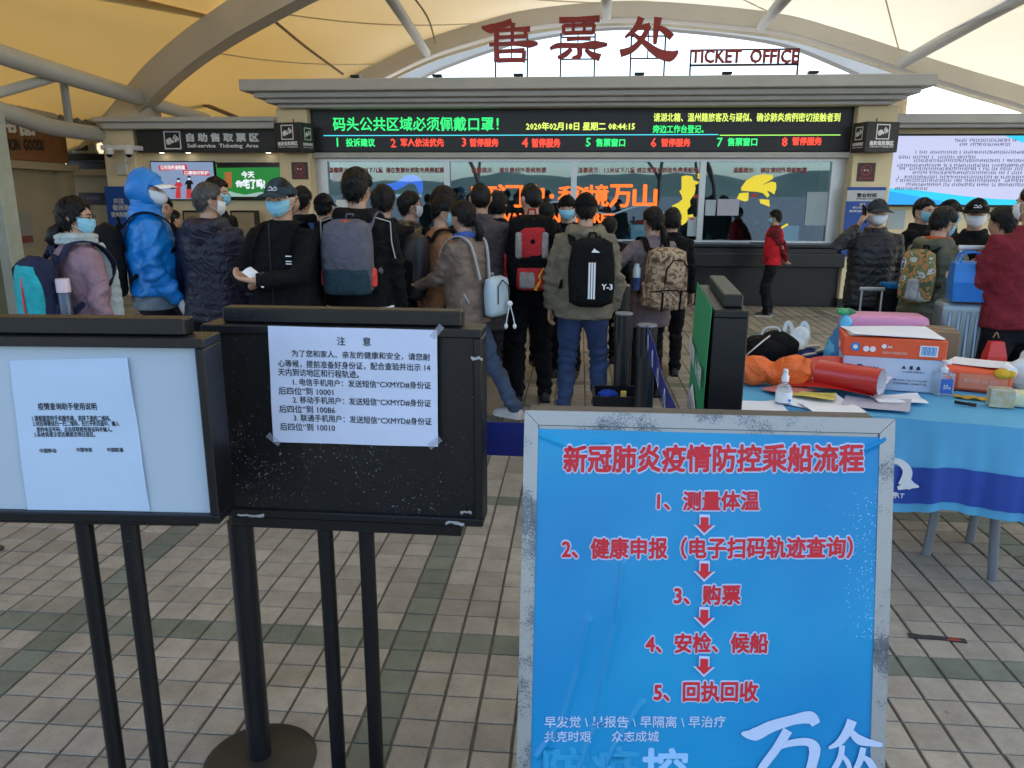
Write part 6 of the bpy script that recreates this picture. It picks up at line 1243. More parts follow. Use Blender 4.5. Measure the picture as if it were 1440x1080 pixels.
# ------------------------------------------------------------------ belt stanchions
M_post = pm('black_post', (.006, .006, .008), .35, var=.3, scale=20, coat=.2)
def stanchion(label, x, y, h=1.035, base=True, r=.036):
    t = thing('belt_stanchion', label, 'stanchion', (x, y, 0), 0, 'black belt stanchions'); MB().tube([(0, 0, .02), (0, 0, h-.17)], r, 24).build('post', M_post, t, smooth=True, ang=40)
    g = MB(); rings = []
    for z in (h-.169, h-.01): rings.append([((r+.003+(.003 if k % 2 else 0))*math.cos(k*math.pi/16), (r+.003+(.003 if k % 2 else 0))*math.sin(k*math.pi/16), z) for k in range(32)])
    g.loft(rings); g.build('belt_head', M_post, t); MB().lathe([(0, h-.009), (r+.002, h-.009), (r, h), (0, h)], n=24).build('cap', pm('grey_cap', (.16, .16, .17), .35), t)
    if base: MB().lathe([(0, 0), (.165, 0), (.168, .012), (.15, .022), (.05, .034), (0, .034)], n=40).build('base_disc', pm('dusty_black', (.03, .026, .02), .5, var=.3, scale=12), t, smooth=True, ang=30)
    return t
st3 = (-1.085, 2.27); stD = (.315, 2.22); stC = tuple(at(910, 458, 4.07))[:2]; stB = tuple(at(878, 441, 4.47))[:2]; stA = tuple(at(877, 401, 5.9))[:2]
stanchion('black belt stanchion hidden behind the thick post of the scratched notice board', st3[0], st3[1], base=False, r=.034)
MB(local(b2)).tube([(-.935, 1.955, .03), (-.93, 1.945, .806)], .035, 24).build('thick_post', M_post, b2, smooth=True, ang=40); MB(local(b2) @ Matrix.Translation((-.935, 1.955, 0))).lathe([(0, 0), (.165, 0), (.168, .012), (.15, .022), (.05, .034), (0, .034)], n=40).build('base_disc', pm('dusty_black', (.018, .016, .012), .5, var=.3, scale=12), b2, smooth=True, ang=30)
stanchion('black belt stanchion hidden low behind the blue procedure sign', stD[0], stD[1]); stanchion('nearest ribbed black belt stanchion right of the queue, pale cap', *stC, r=.050); stanchion('second ribbed black belt stanchion right of the queue', *stB, r=.050); stanchion('farthest belt stanchion, beside the check coat', *stA, r=.048)
M_belt = pm('navy_belt', (.008, .020, .20), .5, var=.1, scale=8, bump=.2, bscale=200)
def belt(label, a, b, sag=.01, logos=()):
    a = Vector((a[0], a[1], 0)); b = Vector((b[0], b[1], 0)); u_ = (b-a).normalized(); L_ = (b-a).length-.08; o_ = a+u_*.04
    t = thing('barrier_belt', label, 'belt', tuple(o_+Vector((0, 0, .91))), 0, 'navy barrier belts'); n_ = Vector((u_.y, -u_.x, 0))
    MB(local(t)).grid(lambda u, v: o_+u_*(L_*u)+Vector((0, 0, .928+.108*v-sag*math.sin(math.pi*u)))+n_*.004*math.sin(u*9+v*2), 24, 4, .002).build('webbing', M_belt, t, smooth=True)
    for f_ in logos:
        pl = Plane(o_+u_*(L_*f_)+Vector((0, 0, .938-sag*math.sin(math.pi*f_)))+n_*.008, u_, (0, 0, 1)); mb = MB(local(t)); q_, w3 = stroke_poly([(0, .02), (.01, .06), (.04, .085), (.07, .06), (.075, .03)], [.004, .01, .014, .012, .02]); mb.loft([[pl.p(x.x, x.y, 0), pl.p(y.x, y.y, 0), pl.p(y.x, y.y, .001), pl.p(x.x, x.y, .001)] for x, y in zip(q_, w3)]); mb.prism([(.055, .03), (.10, .035), (.075, .015)], pl, 0, .0012); mb.build('logo', M_wht, t)
belt('navy barrier belt stretched low between the black notice board and the blue sign', st3, stD); belt('navy barrier belt with white gull logos running beside the table', stC, stD, .015, (.1, .3, .5, .7)); 

# ------------------------------------------------------------------ blue procedure sign
LEAN = R(13.0); sb0 = Vector((-.1215, 1.80, 1.190)); Vs = Vector((0, math.sin(LEAN), math.cos(LEAN))); Us = Vector((1, .006, .0015)).normalized()
plA = Plane(sb0, Us, Vs)                          # origin at the top left corner of the front frame, N towards the camera
M_galv = bpy.data.materials.new('galvanised_steel'); M_galv.use_nodes = True; nt = M_galv.node_tree; L = nt.links.new; b = nt.nodes['Principled BSDF']
tc = N(nt, 'TexCoord'); vo = N(nt, 'TexNoise'); vo.inputs['Scale'].default_value = 240; vo.inputs['Detail'].default_value = 5; vo.inputs['Roughness'].default_value = .75; L(tc.outputs['Object'], vo.inputs['Vector']); n2 = N(nt, 'TexNoise'); n2.inputs['Scale'].default_value = 7; n2.inputs['Detail'].default_value = 4; L(tc.outputs['Object'], n2.inputs['Vector'])
ad = N(nt, 'Math', operation='MULTIPLY_ADD'); ad.inputs[1].default_value = 1.5; L(n2.outputs['Fac'], ad.inputs[0]); L(vo.outputs['Fac'], ad.inputs[2]); rp = N(nt, 'ValToRGB'); L(ad.outputs[0], rp.inputs[0])
el = rp.color_ramp.elements; el[0].position = .95; el[0].color = (.045, .055, .075, 1); el[1].position = 1.0; el[1].color = (.38, .40, .42, 1); e_ = el.new(.90); 
mr = N(nt, 'MapRange'); mr.inputs['From Min'].default_value = .9; mr.inputs['From Max'].default_value = 1.45; L(ad.outputs[0], mr.inputs['Value']); L(mr.outputs[0], rp.inputs[0])
el = rp.color_ramp.elements; 
for i_, (p_, c_) in enumerate(((.0, (.07, .08, .10)), (.36, (.15, .17, .19)), (.52, (.36, .36, .35)))): el[i_].position = p_; el[i_].color = (*c_, 1)
L(rp.outputs[0], b.inputs['Base Color']); b.inputs['Metallic'].default_value = .35; b.inputs['Roughness'].default_value = .38
sgn = thing('procedure_sign', 'large leaning blue boarding procedure sign with red numbered steps in a galvanised steel frame', 'sign', (.31, 1.7, 0))
W_ = .868; HS = 1.19/math.cos(LEAN)-.03
def sp(nm, mat, u0, u1, v0, v1, n0, n1, mit=0):
    mb = MB(local(sgn)); mb.prism([(u0, v0), (u1, v0), (u1, v1), (u0, v1)], plA, n0, n1); return mb.build(nm, mat, sgn)
FW = .034
def mitre(nm, pts, n0=-.03, n1=0):
    mb = MB(local(sgn)); mb.prism(pts, plA, n0, n1); return mb.build(nm, M_galv, sgn)
g_ = .0008
mitre('frame_bar', [(g_, 0), (W_-g_, 0), (W_-FW-g_, -FW), (FW+g_, -FW)]); mitre('frame_bar', [(0, -g_), (FW, -FW-g_), (FW, -HS+FW), (0, -HS)]); mitre('frame_bar', [(W_, -g_), (W_, -HS), (W_-FW, -HS+FW), (W_-FW, -FW-g_)]); mitre('frame_bar', [(g_, -HS), (FW+g_, -HS+FW), (W_-FW-g_, -HS+FW), (W_-g_, -HS)])
i0, i1 = FW+.002, FW+.010
for a in ((i0, W_-i0, -i1-.004, -i0), (i0, i1, -HS+i0, -i1-.005), (W_-i1, W_-i0, -HS+i0, -i1-.005)): sp('inner_lip', M_galv, a[0], a[1], a[2], a[3], -.012, -.005)
sp('back_panel', M_galv, FW+.001, W_-FW-.001, -HS+FW, -FW-.001, -.02, -.013)
mb = MB(local(sgn)); hb = plA.p(0, -.012, -.03)
for u0, u1 in ((.0, FW), (W_-FW-.02, W_-.02)): 
    a = plA.p(u0, -.02, -.035); mb.loft([[a, a+Us*(u1-u0), a+Us*(u1-u0)+Vector((0, .03, 0)), a+Vector((0, .03, 0))], [q_+Vector((0, .42, -a.z+.005)) for q_ in (a, a+Us*(u1-u0), a+Us*(u1-u0)+Vector((0, .03, 0)), a+Vector((0, .03, 0)))]])
mb.build('rear_leg', M_galv, sgn); mb = MB(local(sgn)); a = plA.p(.012, .0, -.033)
mb.loft([[a, a+Vector((0, .045, 0)), a+Vector((0, .045, -.03)), a+Vector((0, 0, -.03))], [q_+Us*(W_-.05) for q_ in (a, a+Vector((0, .045, 0)), a+Vector((0, .045, -.03)), a+Vector((0, 0, -.03)))]]); mb.build('hinge_rail', pm('brown_steel', (.10, .085, .07), .5, metal=.3), sgn)
# poster with creases and bubbles
cr = [[plA.uv(*p) for p in pts] for pts in ([(876, 790), (868, 878), (850, 956), (841, 1018), (815, 1085)], [(828, 872), (816, 940), (795, 1010), (757, 1065)], [(1268, 600), (1240, 622), (1215, 634)], [(905, 990), (870, 1045), (850, 1085)], [(760, 612), (800, 628), (850, 622)])]
crs = [(np.array(c_), h_) for c_, h_ in zip(cr, (.0070, .0060, .0060, .0045, .0035))]
def crease(u, v):
    z = .0007*math.sin(u*19+v*7)+.0006*math.sin(v*23-u*31)+.0008*math.sin(u*9-v*13)
    for c_, h_ in crs:
        best = 9; 
        for i in range(len(c_)-1):
            a, b_ = c_[i], c_[i+1]; d = b_-a; t = min(1, max(0, ((u-a[0])*d[0]+(v-a[1])*d[1])/(d@d))); dd = math.hypot(u-a[0]-d[0]*t, v-a[1]-d[1]*t); best = min(best, dd)
        z += h_*math.exp(-(best/.0055)**2)
    return z
pu0, pv1 = plA.uv(757, 603); pu1, _ = plA.uv(1246, 612); pv0 = -HS+.05
M_post_ = pm('poster_print_blue', (.006, .29, .55), .33, var=.06, scale=5, bump=.10, bscale=300, spec=.4)
nt = M_post_.node_tree; L = nt.links.new; b = nt.nodes['Principled BSDF']; old = b.inputs['Base Color'].links[0].from_socket     # printed darker vignette and water droplets in the artwork
n_ = N(nt, 'TexNoise'); n_.inputs['Scale'].default_value = 2.3; n_.inputs['Detail'].default_value = 1; tc = N(nt, 'TexCoord'); L(tc.outputs['Object'], n_.inputs['Vector']); mi = N(nt, 'Mix', data_type='RGBA'); mr = N(nt, 'MapRange'); mr.inputs['From Min'].default_value = .35; mr.inputs['From Max'].default_value = .7; L(n_.outputs['Fac'], mr.inputs['Value']); L(mr.outputs[0], mi.inputs['Factor']); L(old, mi.inputs['A']); mi.inputs['B'].default_value = (.004, .21, .48, 1); L(mi.outputs['Result'], b.inputs['Base Color'])
ptr = MB(local(sgn)).grid(lambda u, v: plA.p(pu0+(pu1-pu0)*u, pv0+(pv1-pv0)*v, -.003+crease(pu0+(pu1-pu0)*u, pv0+(pv1-pv0)*v)), 230, 270).build('poster', M_post_, sgn, smooth=True, ang=180)
M_pred = pm('poster_red', (.62, .008, .02), .5, var=.05, bump=0); M_phal = pm('poster_pale_outline', (.50, .60, .80), .45, var=.05, bump=0); M_ppale = pm('poster_pale_blue', (.30, .55, .85), .45, var=.04, bump=0)
wp = lambda u, v: crease(u, v)-.003
for s, a, y0, b_, y1 in (('新冠肺炎疫情防控乘船流程', 793, 627, 1215, 664), ('1、测量体温', 925, 692, 1068, 718), ('2、健康申报（电子扫码轨迹查询）', 791, 757, 1200, 786), ('3、购票', 949, 824, 1042, 851), ('4、安检、候船', 909, 892, 1081, 919), ('5、回执回收', 921, 960, 1067, 987)):
    big = s[0] == '新'; textpx(s, M_phal, sgn, plA, a, y0, b_, y1, bold=.092 if big else .105, nring=10, off=.0006, warp=wp); textpx(s, M_pred, sgn, plA, a, y0, b_, y1, bold=.032, nring=8, off=.0026, warp=wp)
for yy in (739, 804, 869, 938):
    u, v = plA.uv(991, yy); sc = .0027
    for k_, m_, of in ((1.35, M_phal, .0012), (1.0, M_pred, .0024)):
        mb = MB(local(sgn)); mb.prism([(u+x_*sc*k_, v+y_*sc*k_) for x_, y_ in ((-3.4, 7), (3.4, 7), (3.4, 0), (7.2, 0), (0, -7), (-7.2, 0), (-3.4, 0))], plA, of-.0012, of); mb.build('arrow', m_, sgn)
for s, a, y0, b_, y1 in (('早发觉 \\ 早报告 \\ 早隔离 \\ 早治疗', 767, 1008, 1022, 1024), ('共克时艰      众志成城', 767, 1029, 928, 1044)): textpx(s, M_phal, sgn, plA, a, y0, b_, y1, bold=.012, nring=6, off=.0012, warp=wp)
for s, a, y0, b_, y1 in (('防疫', 766, 1052, 900, 1112), ('控', 905, 1054, 968, 1112)): textpx(s, M_ppale if s == '控' else pm('poster_faint', (.014, .31, .58), .45, bump=0), sgn, plA, a, y0, b_, y1, bold=.03, nring=6, off=.0010, warp=wp)
cv = lambda x, y: plA.uv(720+x/2.571, 800+y/2.571)
strokes([([(832, 596), (880, 600), (940, 572), (1020, 548), (1080, 540), (1102, 565)], (8, 46, 40, 34, 46, 30)), ([(1000, 585), (960, 650), (915, 710), (870, 780)], (34, 30, 28, 20)), ([(950, 652), (1010, 632), (1070, 628), (1096, 650), (1090, 700), (1060, 790), (1010, 800)], (16, 24, 28, 40, 34, 36, 16)),
         ([(1232, 550), (1215, 590), (1185, 630), (1148, 650)], (34, 32, 24, 8)), ([(1228, 590), (1262, 622), (1342, 640)], (18, 34, 12)), ([(1196, 640), (1190, 680), (1165, 730), (1140, 770)], (20, 20, 20, 10)), ([(1192, 672), (1215, 700), (1228, 740)], (12, 18, 14)), ([(1272, 648), (1262, 690), (1240, 740), (1225, 780)], (20, 22, 20, 10)), ([(1268, 680), (1295, 700), (1330, 760), (1350, 790)], (12, 24, 26, 14))], M_phal, sgn, plA, cv, .0006, off=.0014, step=.0002)
mb = MB(local(sgn)); rr = random.Random(12)
for _ in range(230):
    x_ = 1236-abs(rr.gauss(0, 22)); y_ = rr.uniform(690, 900); u, v = plA.uv(x_, y_); r_ = rr.uniform(.0006, .0016); z_ = crease(u, v)-.003; mb.prism([(u+r_*math.cos(a), v+r_*math.sin(a)) for a in [k*1.0472 for k in range(6)]], plA, z_+.0002, z_+.0006)
tag(mb.build('printed_droplets', M_ppale, sgn, fix=False), kind='stuff')

# ------------------------------------------------------------------ table with blue cloth
TU = Vector((.967, -.254, 0)); TV = Vector((.254, .967, 0)); TO = Vector((.60, 3.615, 0)); TL, TD, TZ = 2.1, .62, .75
def tp(u, v, z=TZ): return TO + TU*u + TV*v + Vector((0, 0, z))
tb = thing('folding_table', 'long folding table under the blue cloth at the right', 'table', tuple(tp(TL/2, TD/2, 0)))
mb = MB(local(tb)); mb.loft([[tp(0, 0, .715), tp(TL, 0, .715), tp(TL, TD, .715), tp(0, TD, .715)], [tp(0, 0, .74), tp(TL, 0, .74), tp(TL, TD, .74), tp(0, TD, .74)]]); mb.build('table_top', M_wht, tb)
M_leg = pm('grey_leg', (.22, .23, .26), .35, metal=.4)
for a, b_ in (((1.91, 3.383), (1.86, 3.42)), ((1.72, 3.62), (1.79, 3.66)), ((2.0, 3.785), (2.03, 3.80)), ((.80, 3.70), (.84, 3.72)), ((.92, 4.08), (.94, 4.05))): MB(local(tb)).tube([(a[0], a[1], 0), (b_[0], b_[1], .715)], .021, 14).build('leg', M_leg, tb, smooth=True)
M_cloth = pm('sky_blue_cloth', (.10, .38, .62), .7, var=.10, scale=4, bump=.4, bscale=160, spec=.3)
cl = thing('table_cloth', 'sky blue plastic cloth draped over the folding table', 'tablecloth', tuple(tp(TL/2, 0, 0)))
def topz(u, v): return TZ + .0022*math.sin(u*7+v*4)+.002*math.sin(u*17-v*9)
def ctop(u, v): return tp(-.015+(TL+.03)*u, -.012+(TD+.02)*v, topz(u*TL, v*TD)-.003*(u < .01))
MB(local(cl)).grid(ctop, 60, 20, .002).build('cloth_top', M_cloth, cl, smooth=True)
def fold(u, k): return .010*math.sin(u*31)+.007*math.sin(u*53+1)+.004*math.sin(u*97+2)
def cfront(u, v):      # v 0 top, 1 bottom
    uu = -.015+(TL+.03)*u; hem = .41+.015*math.sin(u*20)+.010*math.sin(u*47); p = tp(uu, -.012, 0); return p - TV*(.004+.018*v+fold(u*TL/1.2, 1)*v*1.2+.006*math.sin(v*3)) + Vector((0, 0, topz(uu, 0)-hem*v))
MB(local(cl)).grid(cfront, 160, 14, .002).build('front_drop', M_cloth, cl, smooth=True)
MB(local(cl)).grid(lambda u, v: tp(-.018, TD*(1-u), 0) - TU*(.004+.03*v*(1+.6*math.sin(u*11))) + Vector((0, 0, TZ-.40*v)), 30, 8, .002).build('side_drop', M_cloth, cl, smooth=True)
bn = thing('table_banner', 'royal blue banner strip with white gull logo and PORT lettering along the cloth front', 'banner', tuple(tp(TL/2, -.03, .5))); M_ban = pm('royal_blue', (.012, .055, .33), .55, var=.08, scale=6, bump=.15, bscale=120)
def band(u, v): p = cfront(u, (.20+.115*(1-v)+.0)/.375); return p
def bpos(u, f): return cfront(u, f) - TV*.006
MB(local(bn)).grid(lambda u, v: bpos(u, .90-.40*v), 160, 6, .0015).build('strip', M_ban, bn, smooth=True)
ub = lambda px, py: Plane(tp(0, -.045, 0), TU, (0, 0, 1)).uv(px, py); plN = Plane(tp(0, -.045, 0), TU, (0, 0, 1))
text('WAN SHAN PORT', M_wht, bn, plN, *ub(1183, 690), wd=ub(1273, 686)[0]-ub(1183, 690)[0], bold=.01, nring=4, off=.004); textpx('万山港务', M_wht, bn, plN, 1218, 691, 1262, 700, bold=.02, nring=4, off=.004)
strokes([([(1240, 652), (1262, 648), (1276, 662), (1270, 682)], (4, 5, 7, 8)), ([(1262, 686), (1280, 682), (1292, 684)], (3, 6, 1)), ([(1272, 672), (1280, 680), (1276, 687)], (2, 6, 2))], M_wht, bn, plN, lambda x, y: ub(x, y), .001, off=.006)

# ------------------------------------------------------------------ things on the table
def tat(px, py, h=0): d = ray(px, py); q_ = CAM + d*((TZ+h-EYE)/d.z); return q_
def tthing(nm, lab, cat, px, py, rz=0, grp=None): p = tat(px, py); return thing(nm, lab, cat, (p.x, p.y, TZ+.004), rz, grp)
TR = math.atan2(TU.y, TU.x)
# copier paper carton
M_cart = pm('white_carton', (.50, .56, .66), .75, var=.05); M_or = pm('orange_carton', (.72, .085, .02), .5, var=.06)
bx_ = tthing('paper_carton', 'white copier paper carton with an orange lid on the blue table', 'box', 1262, 552, TR+R(2.5)); bx_.location += Vector((.0, .17, 0)); 
MB().rbox(-.225, .225, -.15, .15, 0, .225, .004, 1).build('carton_body', M_cart, bx_); MB().rbox(-.232, .232, -.156, .156, .165, .262, .004, 1).build('lid', M_or, bx_)
Mx = bx_.matrix_basis
def face(off): return Plane(Mx @ Vector((-.232, off, 0)), Mx.to_3x3() @ Vector((1, 0, 0)), (0, 0, 1))
pf = face(-.157); pb = face(-.151)
def disc(t, pl, u, v, r, m, n1=.002, nm='roundel', n0=.0005, k=20): mb = MB(local(t)); mb.prism([(u+r*math.cos(a), v+r*math.sin(a)) for a in [i*2*math.pi/k for i in range(k)]], pl, n0, n1); mb.build(nm, m, t)
def rect(t, pl, a, b_, c_, d_, m, n1=.0015, nm='print'): mb = MB(local(t)); mb.prism([(a, b_), (c_, b_), (c_, d_), (a, d_)], pl, .0003, n1); mb.build(nm, m, t)
disc(bx_, pf, .055, .213, .022, pm('logo_blue', (.02, .22, .55), .4)); disc(bx_, pf, .055, .213, .011, M_wht, .003); disc(bx_, pf, .105, .205, .014, M_wht); disc(bx_, pf, .135, .205, .014, M_wht); disc(bx_, pf, .185, .222, .011, M_wht)
rect(bx_, pf, .345, .182, .425, .235, M_wht); 
for k_ in range(11): rect(bx_, pf, .352+k_*.0062, .188, .352+k_*.0062+.003+(k_ % 3)*.0008, .23, pm('barcode_blue', (.05, .25, .55), .5), .0024, 'barcode')
text('高级多功能复印纸', pm('pale_orange', (.75, .4, .3), .5, bump=0), bx_, pf, .18, .185, wd=.11, bold=.03, nring=4); text('A4', M_wht, bx_, pf, .2, .215, wd=.02, nring=4, bold=.03)
disc(bx_, pb, .085, .105, .021, M_ink); mb = MB(local(bx_)); mb.prism([(.085, .121), (.098, .097), (.072, .097)], pb, .002, .003); mb.build('print', M_cart, bx_)
text('DOUBLE\nA  PAPER', M_ink, bx_, pb, .115, .092, ht=.025, bold=.02, nring=4); 
for k_, x_ in enumerate((.285, .318, .35)): mb = MB(local(bx_)); mb.prism([[(x_-.01, .115), (x_+.01, .115), (x_, .13)], [(x_-.007, .112), (x_+.007, .112), (x_+.007, .13), (x_-.007, .13)], [(x_-.01, .112), (x_+.01, .112), (x_+.004, .13), (x_-.004, .13)]][k_], pb, .0005, .0015); mb.build('handling_mark', M_ink, bx_)
for v_, s in ((.096, '小心轻放 防潮 向上'), (.052, '复印纸 70g A4 500张'), (.036, '中国制造 合格产品')): text(s, pm('grey_ink', (.12, .13, .18), .7, bump=0), bx_, pb, .28 if v_ > .09 else .245, v_, wd=.10 if v_ > .09 else .15, ht=.010, bold=.01, nring=4)
pe = Plane(Mx @ Vector((-.2325, .15, 0)), Mx.to_3x3() @ Vector((0, -1, 0)), (0, 0, 1)); disc(bx_, pe, .06, .213, .02, pm('logo_blue', (.02, .22, .55), .4)); disc(bx_, pe, .13, .2, .014, M_wht); disc(bx_, pe, .165, .195, .014, M_wht)
sp1 = thing('paper_sheets', 'loose white sheets fanned out on top of the orange carton lid', 'paper', (bx_.location.x, bx_.location.y, TZ+.27), TR+R(6))
for k_ in range(3): a = R(k_*3-2); MB(Matrix.Rotation(a, 4, 'Z')).grid(lambda u, v: ((u-.5)*.42, (v-.5)*.30, .002+k_*.003+.006*math.sin(u*3+k_)*math.cos(v*3)), 10, 8, .001).build('sheet', M_paper, sp1, smooth=True)
# orange ream
rm = tthing('paper_ream', 'orange wrapped ream of copier paper beside the sanitiser bottle', 'paper ream', 1352, 553, TR+R(-4)); rm.location += Vector((.09, .13, 0))
MB().rbox(-.16, .17, -.115, .125, 0, .105, .018, 3).build('wrapper', M_or, rm, smooth=True, ang=60); Mx = rm.matrix_basis; pf = Plane(Mx @ Vector((-.16, -.1165, 0)), Mx.to_3x3() @ Vector((1, 0, 0)), (0, 0, 1)); disc(rm, pf, .03, .042, .012, M_wht); disc(rm, pf, .058, .042, .012, M_wht); rect(rm, pf, .10, .015, .31, .09, pm('salmon', (.75, .22, .12), .5)); text('复印纸 A4 500', pm('pale_orange', (.75, .4, .3)), rm, pf, .12, .045, wd=.15, bold=.02, nring=4, off=.003)
sp2 = thing('paper_sheets', 'white sheets lying over the back corner of the orange ream', 'paper', (rm.location.x+.06, rm.location.y+.06, TZ+.112), R(-40)); MB().grid(lambda u, v: ((u-.5)*.26, (v-.5)*.2, .003+.01*u*u), 8, 6, .002).build('sheet', M_paper, sp2, smooth=True)
# orange cushion bag
M_ob = pm('orange_nylon', (.85, .15, .02), .55, var=.25, scale=8, bump=.4, bscale=60, crease=9)
ob_ = tthing('orange_bag', 'bright orange crumpled nylon bag at the left end of the table', 'bag', 1092, 548, TR); ob_.location += Vector((0, .06, 0))
mb = MB(); mb.ell((-.10, 0, .075), (.10, .085, .075), 20, 12); mb.ell((.08, -.01, .085), (.095, .08, .085), 20, 12); mb.ell((-.01, 0, .07), (.09, .07, .055), 16, 10); mb.tube([(.10, -.05, .03), (.14, -.07, .10), (.15, -.03, .16)], [.03, .04, .02], 10)
rmesh('bag_body', mb, M_ob, ob_, .0055, lambda co, no, me: co+no*(.012*(np.clip(1-np.abs(snoise(co, 22, 5)), 0, 1)**1.5-.4)+.004*snoise(co, 60, 6))[:, None], sm=4)
# curled red poster roll
ro = tthing('rolled_poster', 'large glossy red poster curling into a roll, white on the inside', 'poster', 1185, 560, R(-38)); M_rp = pm('glossy_red_print', (.55, .02, .015), .28, var=.12, scale=4, bump=.05, coat=.3)
def spiral(u, v):     # u along the sheet curl, v along the axis
    a = u*5.6; r_ = .055+.012*u; 
    if u < .45: L_ = (0.45-u)*.62; return Vector((v*.30-.15-.04*(.45-u), .06+L_*.95, .03+.035*math.sin(L_*9)+.05*L_))
    a = (u-.45)/.55*5.6; r_ = .070-.012*(u-.45); return Vector((v*.30-.15, .06-math.sin(a)*r_, r_*(1-math.cos(a))+.012+.018*(1-(u-.45)/.55)))
oo = MB().grid(spiral, 70, 12, .0012).build('printed_side', [M_rp, M_paper], ro, smooth=True, fix=False, ang=60); nf = len(oo.data.polygons); k_ = 70*12
oo.data.polygons.foreach_set('material_index', [1]*k_+[0]*k_+[0]*(nf-2*k_))
pw = tthing('curled_poster', 'flat red poster with faint white print lying under the rolled one', 'poster', 1168, 552, R(-24)); pw.location.z += .012; MB().grid(lambda u, v: ((u-.5)*.40, (v-.5)*.27+.03, .012+.075*math.sin(math.pi*min(1, u*.85+.1))*(.25+v*.75)+.05*v*v), 20, 14, .0012).build('sheet', M_rp, pw, smooth=True)
# papers spread
for k_, (px, py, a, w_, h_, m_, lab) in enumerate(((1075, 578, 12, .21, .297, M_paper, 'white sheet lying under the spray bottle at the left of the table'), (1135, 566, -25, .21, .26, M_paper, 'white sheet half under the red poster'), (1160, 572, 20, .24, .30, M_paper, 'pale sheet with curled corner below the red roll'), (1232, 572, -12, .28, .2, M_pgrey, 'lavender grey folded sheets right of the red roll'), (1262, 566, 8, .22, .15, M_paper, 'white folded paper in front of the carton'), (1110, 553, 40, .22, .16, pm('pink_print', (.6, .2, .18), .6, var=.4, scale=20), 'pink printed leaflet under the orange bag'), (1142, 563, -8, .20, .10, pm('yellow_print', (.62, .52, .10), .6, var=.3, scale=12), 'yellow leaflet poking out under the red poster'))):
    q_ = tthing('loose_sheet', lab, 'paper', px, py, R(a)-.2, 'papers spread on the table'); q_.location.z += .002+k_*.0035
    MB().grid(lambda u, v: ((u-.5)*w_, (v-.5)*h_, .003*math.sin(u*5+k_)+.03*max(0, u+v-1.55)+.004*math.sin(v*6)), 12, 12, .0008).build('sheet', m_, q_, smooth=True)
# spray bottle
M_clear = pm('clear_bottle', (.75, .82, .9), .1, var=.02, bump=0, trans=.85, alpha=.75)
sb_ = tthing('spray_bottle', 'small clear spray bottle with white nozzle and white label', 'bottle', 1101, 569); 
MB().lathe([(0, 0), (.033, 0), (.036, .006), (.036, .07), (.030, .085), (.015, .098), (.015, .108), (0, .108)], n=28).build('bottle_body', M_clear, sb_, smooth=True, ang=50); MB().lathe([(.0365, .012), (.0372, .012), (.0372, .062), (.0365, .062)], n=28).build('label', M_paper, sb_, smooth=True, ang=50)
MB().lathe([(0, .1085), (.017, .1085), (.017, .132), (.012, .140), (.010, .165), (0, .167)], n=20).build('nozzle_cap', M_wht, sb_, smooth=True, ang=40); MB().tube([(0, -.005, .155), (0, -.022, .155)], .004, 8).build('nozzle', M_wht, sb_); MB().box(.012, .024, -.0395, -.038, .02, .032).build('label_print', pm('logo_blue', (.02, .2, .5)), sb_)
# sanitiser pump
hs = tthing('sanitiser_bottle', 'clear pump bottle of hand sanitiser with a blue label', 'bottle', 1323, 556)
MB().rbox(-.048, .048, -.03, .03, 0, .115, .02, 3).build('bottle_body', M_clear, hs, smooth=True, ang=60); MB().rbox(-.022, .034, -.0325, -.0305, .012, .085, .0005, 1).build('label', pm('label_blue', (.03, .12, .45), .5), hs)
MB().lathe([(0, .112), (.017, .112), (.020, .13), (.012, .138), (.006, .14), (.006, .162), (0, .162)], n=20).build('collar', M_wht, hs, smooth=True, ang=40); MB().rbox(-.012, .012, -.045, .012, .160, .172, .004, 2).build('pump_head', M_wht, hs, smooth=True); Mx = hs.matrix_basis
text('免洗\n洗手液', M_wht, hs, Plane(Mx @ Vector((-.022, -.033, .0)), (1, 0, 0), (0, 0, 1)), .012, .035, wd=.034, bold=.02, nring=4, off=.001)
pn = tthing('marker_pen', 'black marker pen lying on the blue cloth', 'pen', 1357, 571, R(-38)); MB().tube([(-.045, 0, .008), (.01, 0, .008)], .0075, 12).build('barrel', M_darkmetal, pn, smooth=True, ang=40); MB().tube([(.0105, 0, .008), (.045, 0, .008)], .0085, 12).build('pen_cap', M_ink, pn, smooth=True, ang=40)
# clear plastic box, tape roll, tissue pack
M_yc = pm('yellow_print_pack', (.55, .55, .20), .5, var=.5, scale=30, col2=(.62, .66, .62))
cb = tthing('plastic_box', 'clear yellowish plastic box at the right end of the table', 'box', 1405, 572, TR); MB().rbox(-.05, .05, -.04, .04, 0, .085, .006, 2).build('box_body', pm('clear_yellow', (.70, .60, .30), .2, var=.5, scale=30, col2=(.75, .78, .7), trans=.5), cb)
tr_ = tthing('tape_roll', 'roll of white tape lying behind the clear plastic box', 'tape', 1418, 556, TR+.5); mb = MB(Matrix.Translation((0, 0, .105)) @ Matrix.Rotation(R(15), 4, 'X')); n_ = 28
mb.loft([[(r_*math.cos(a), y_, r_*math.sin(a)) for a in [i*2*math.pi/n_ for i in range(n_)]] for r_, y_ in ((.032, 0), (.032, .05), (.014, .05), (.014, 0), (.032, 0))], cap=False); mb.build('roll', M_mwhite, tr_, smooth=True, ang=40)
mb = MB(); mb.ell((-.02, .02, .1), (.055, .04, .028), 16, 8); mb.build('yellow_wrap', fab((.7, .42, .04), 'yellow_wrap'), tr_, smooth=True)
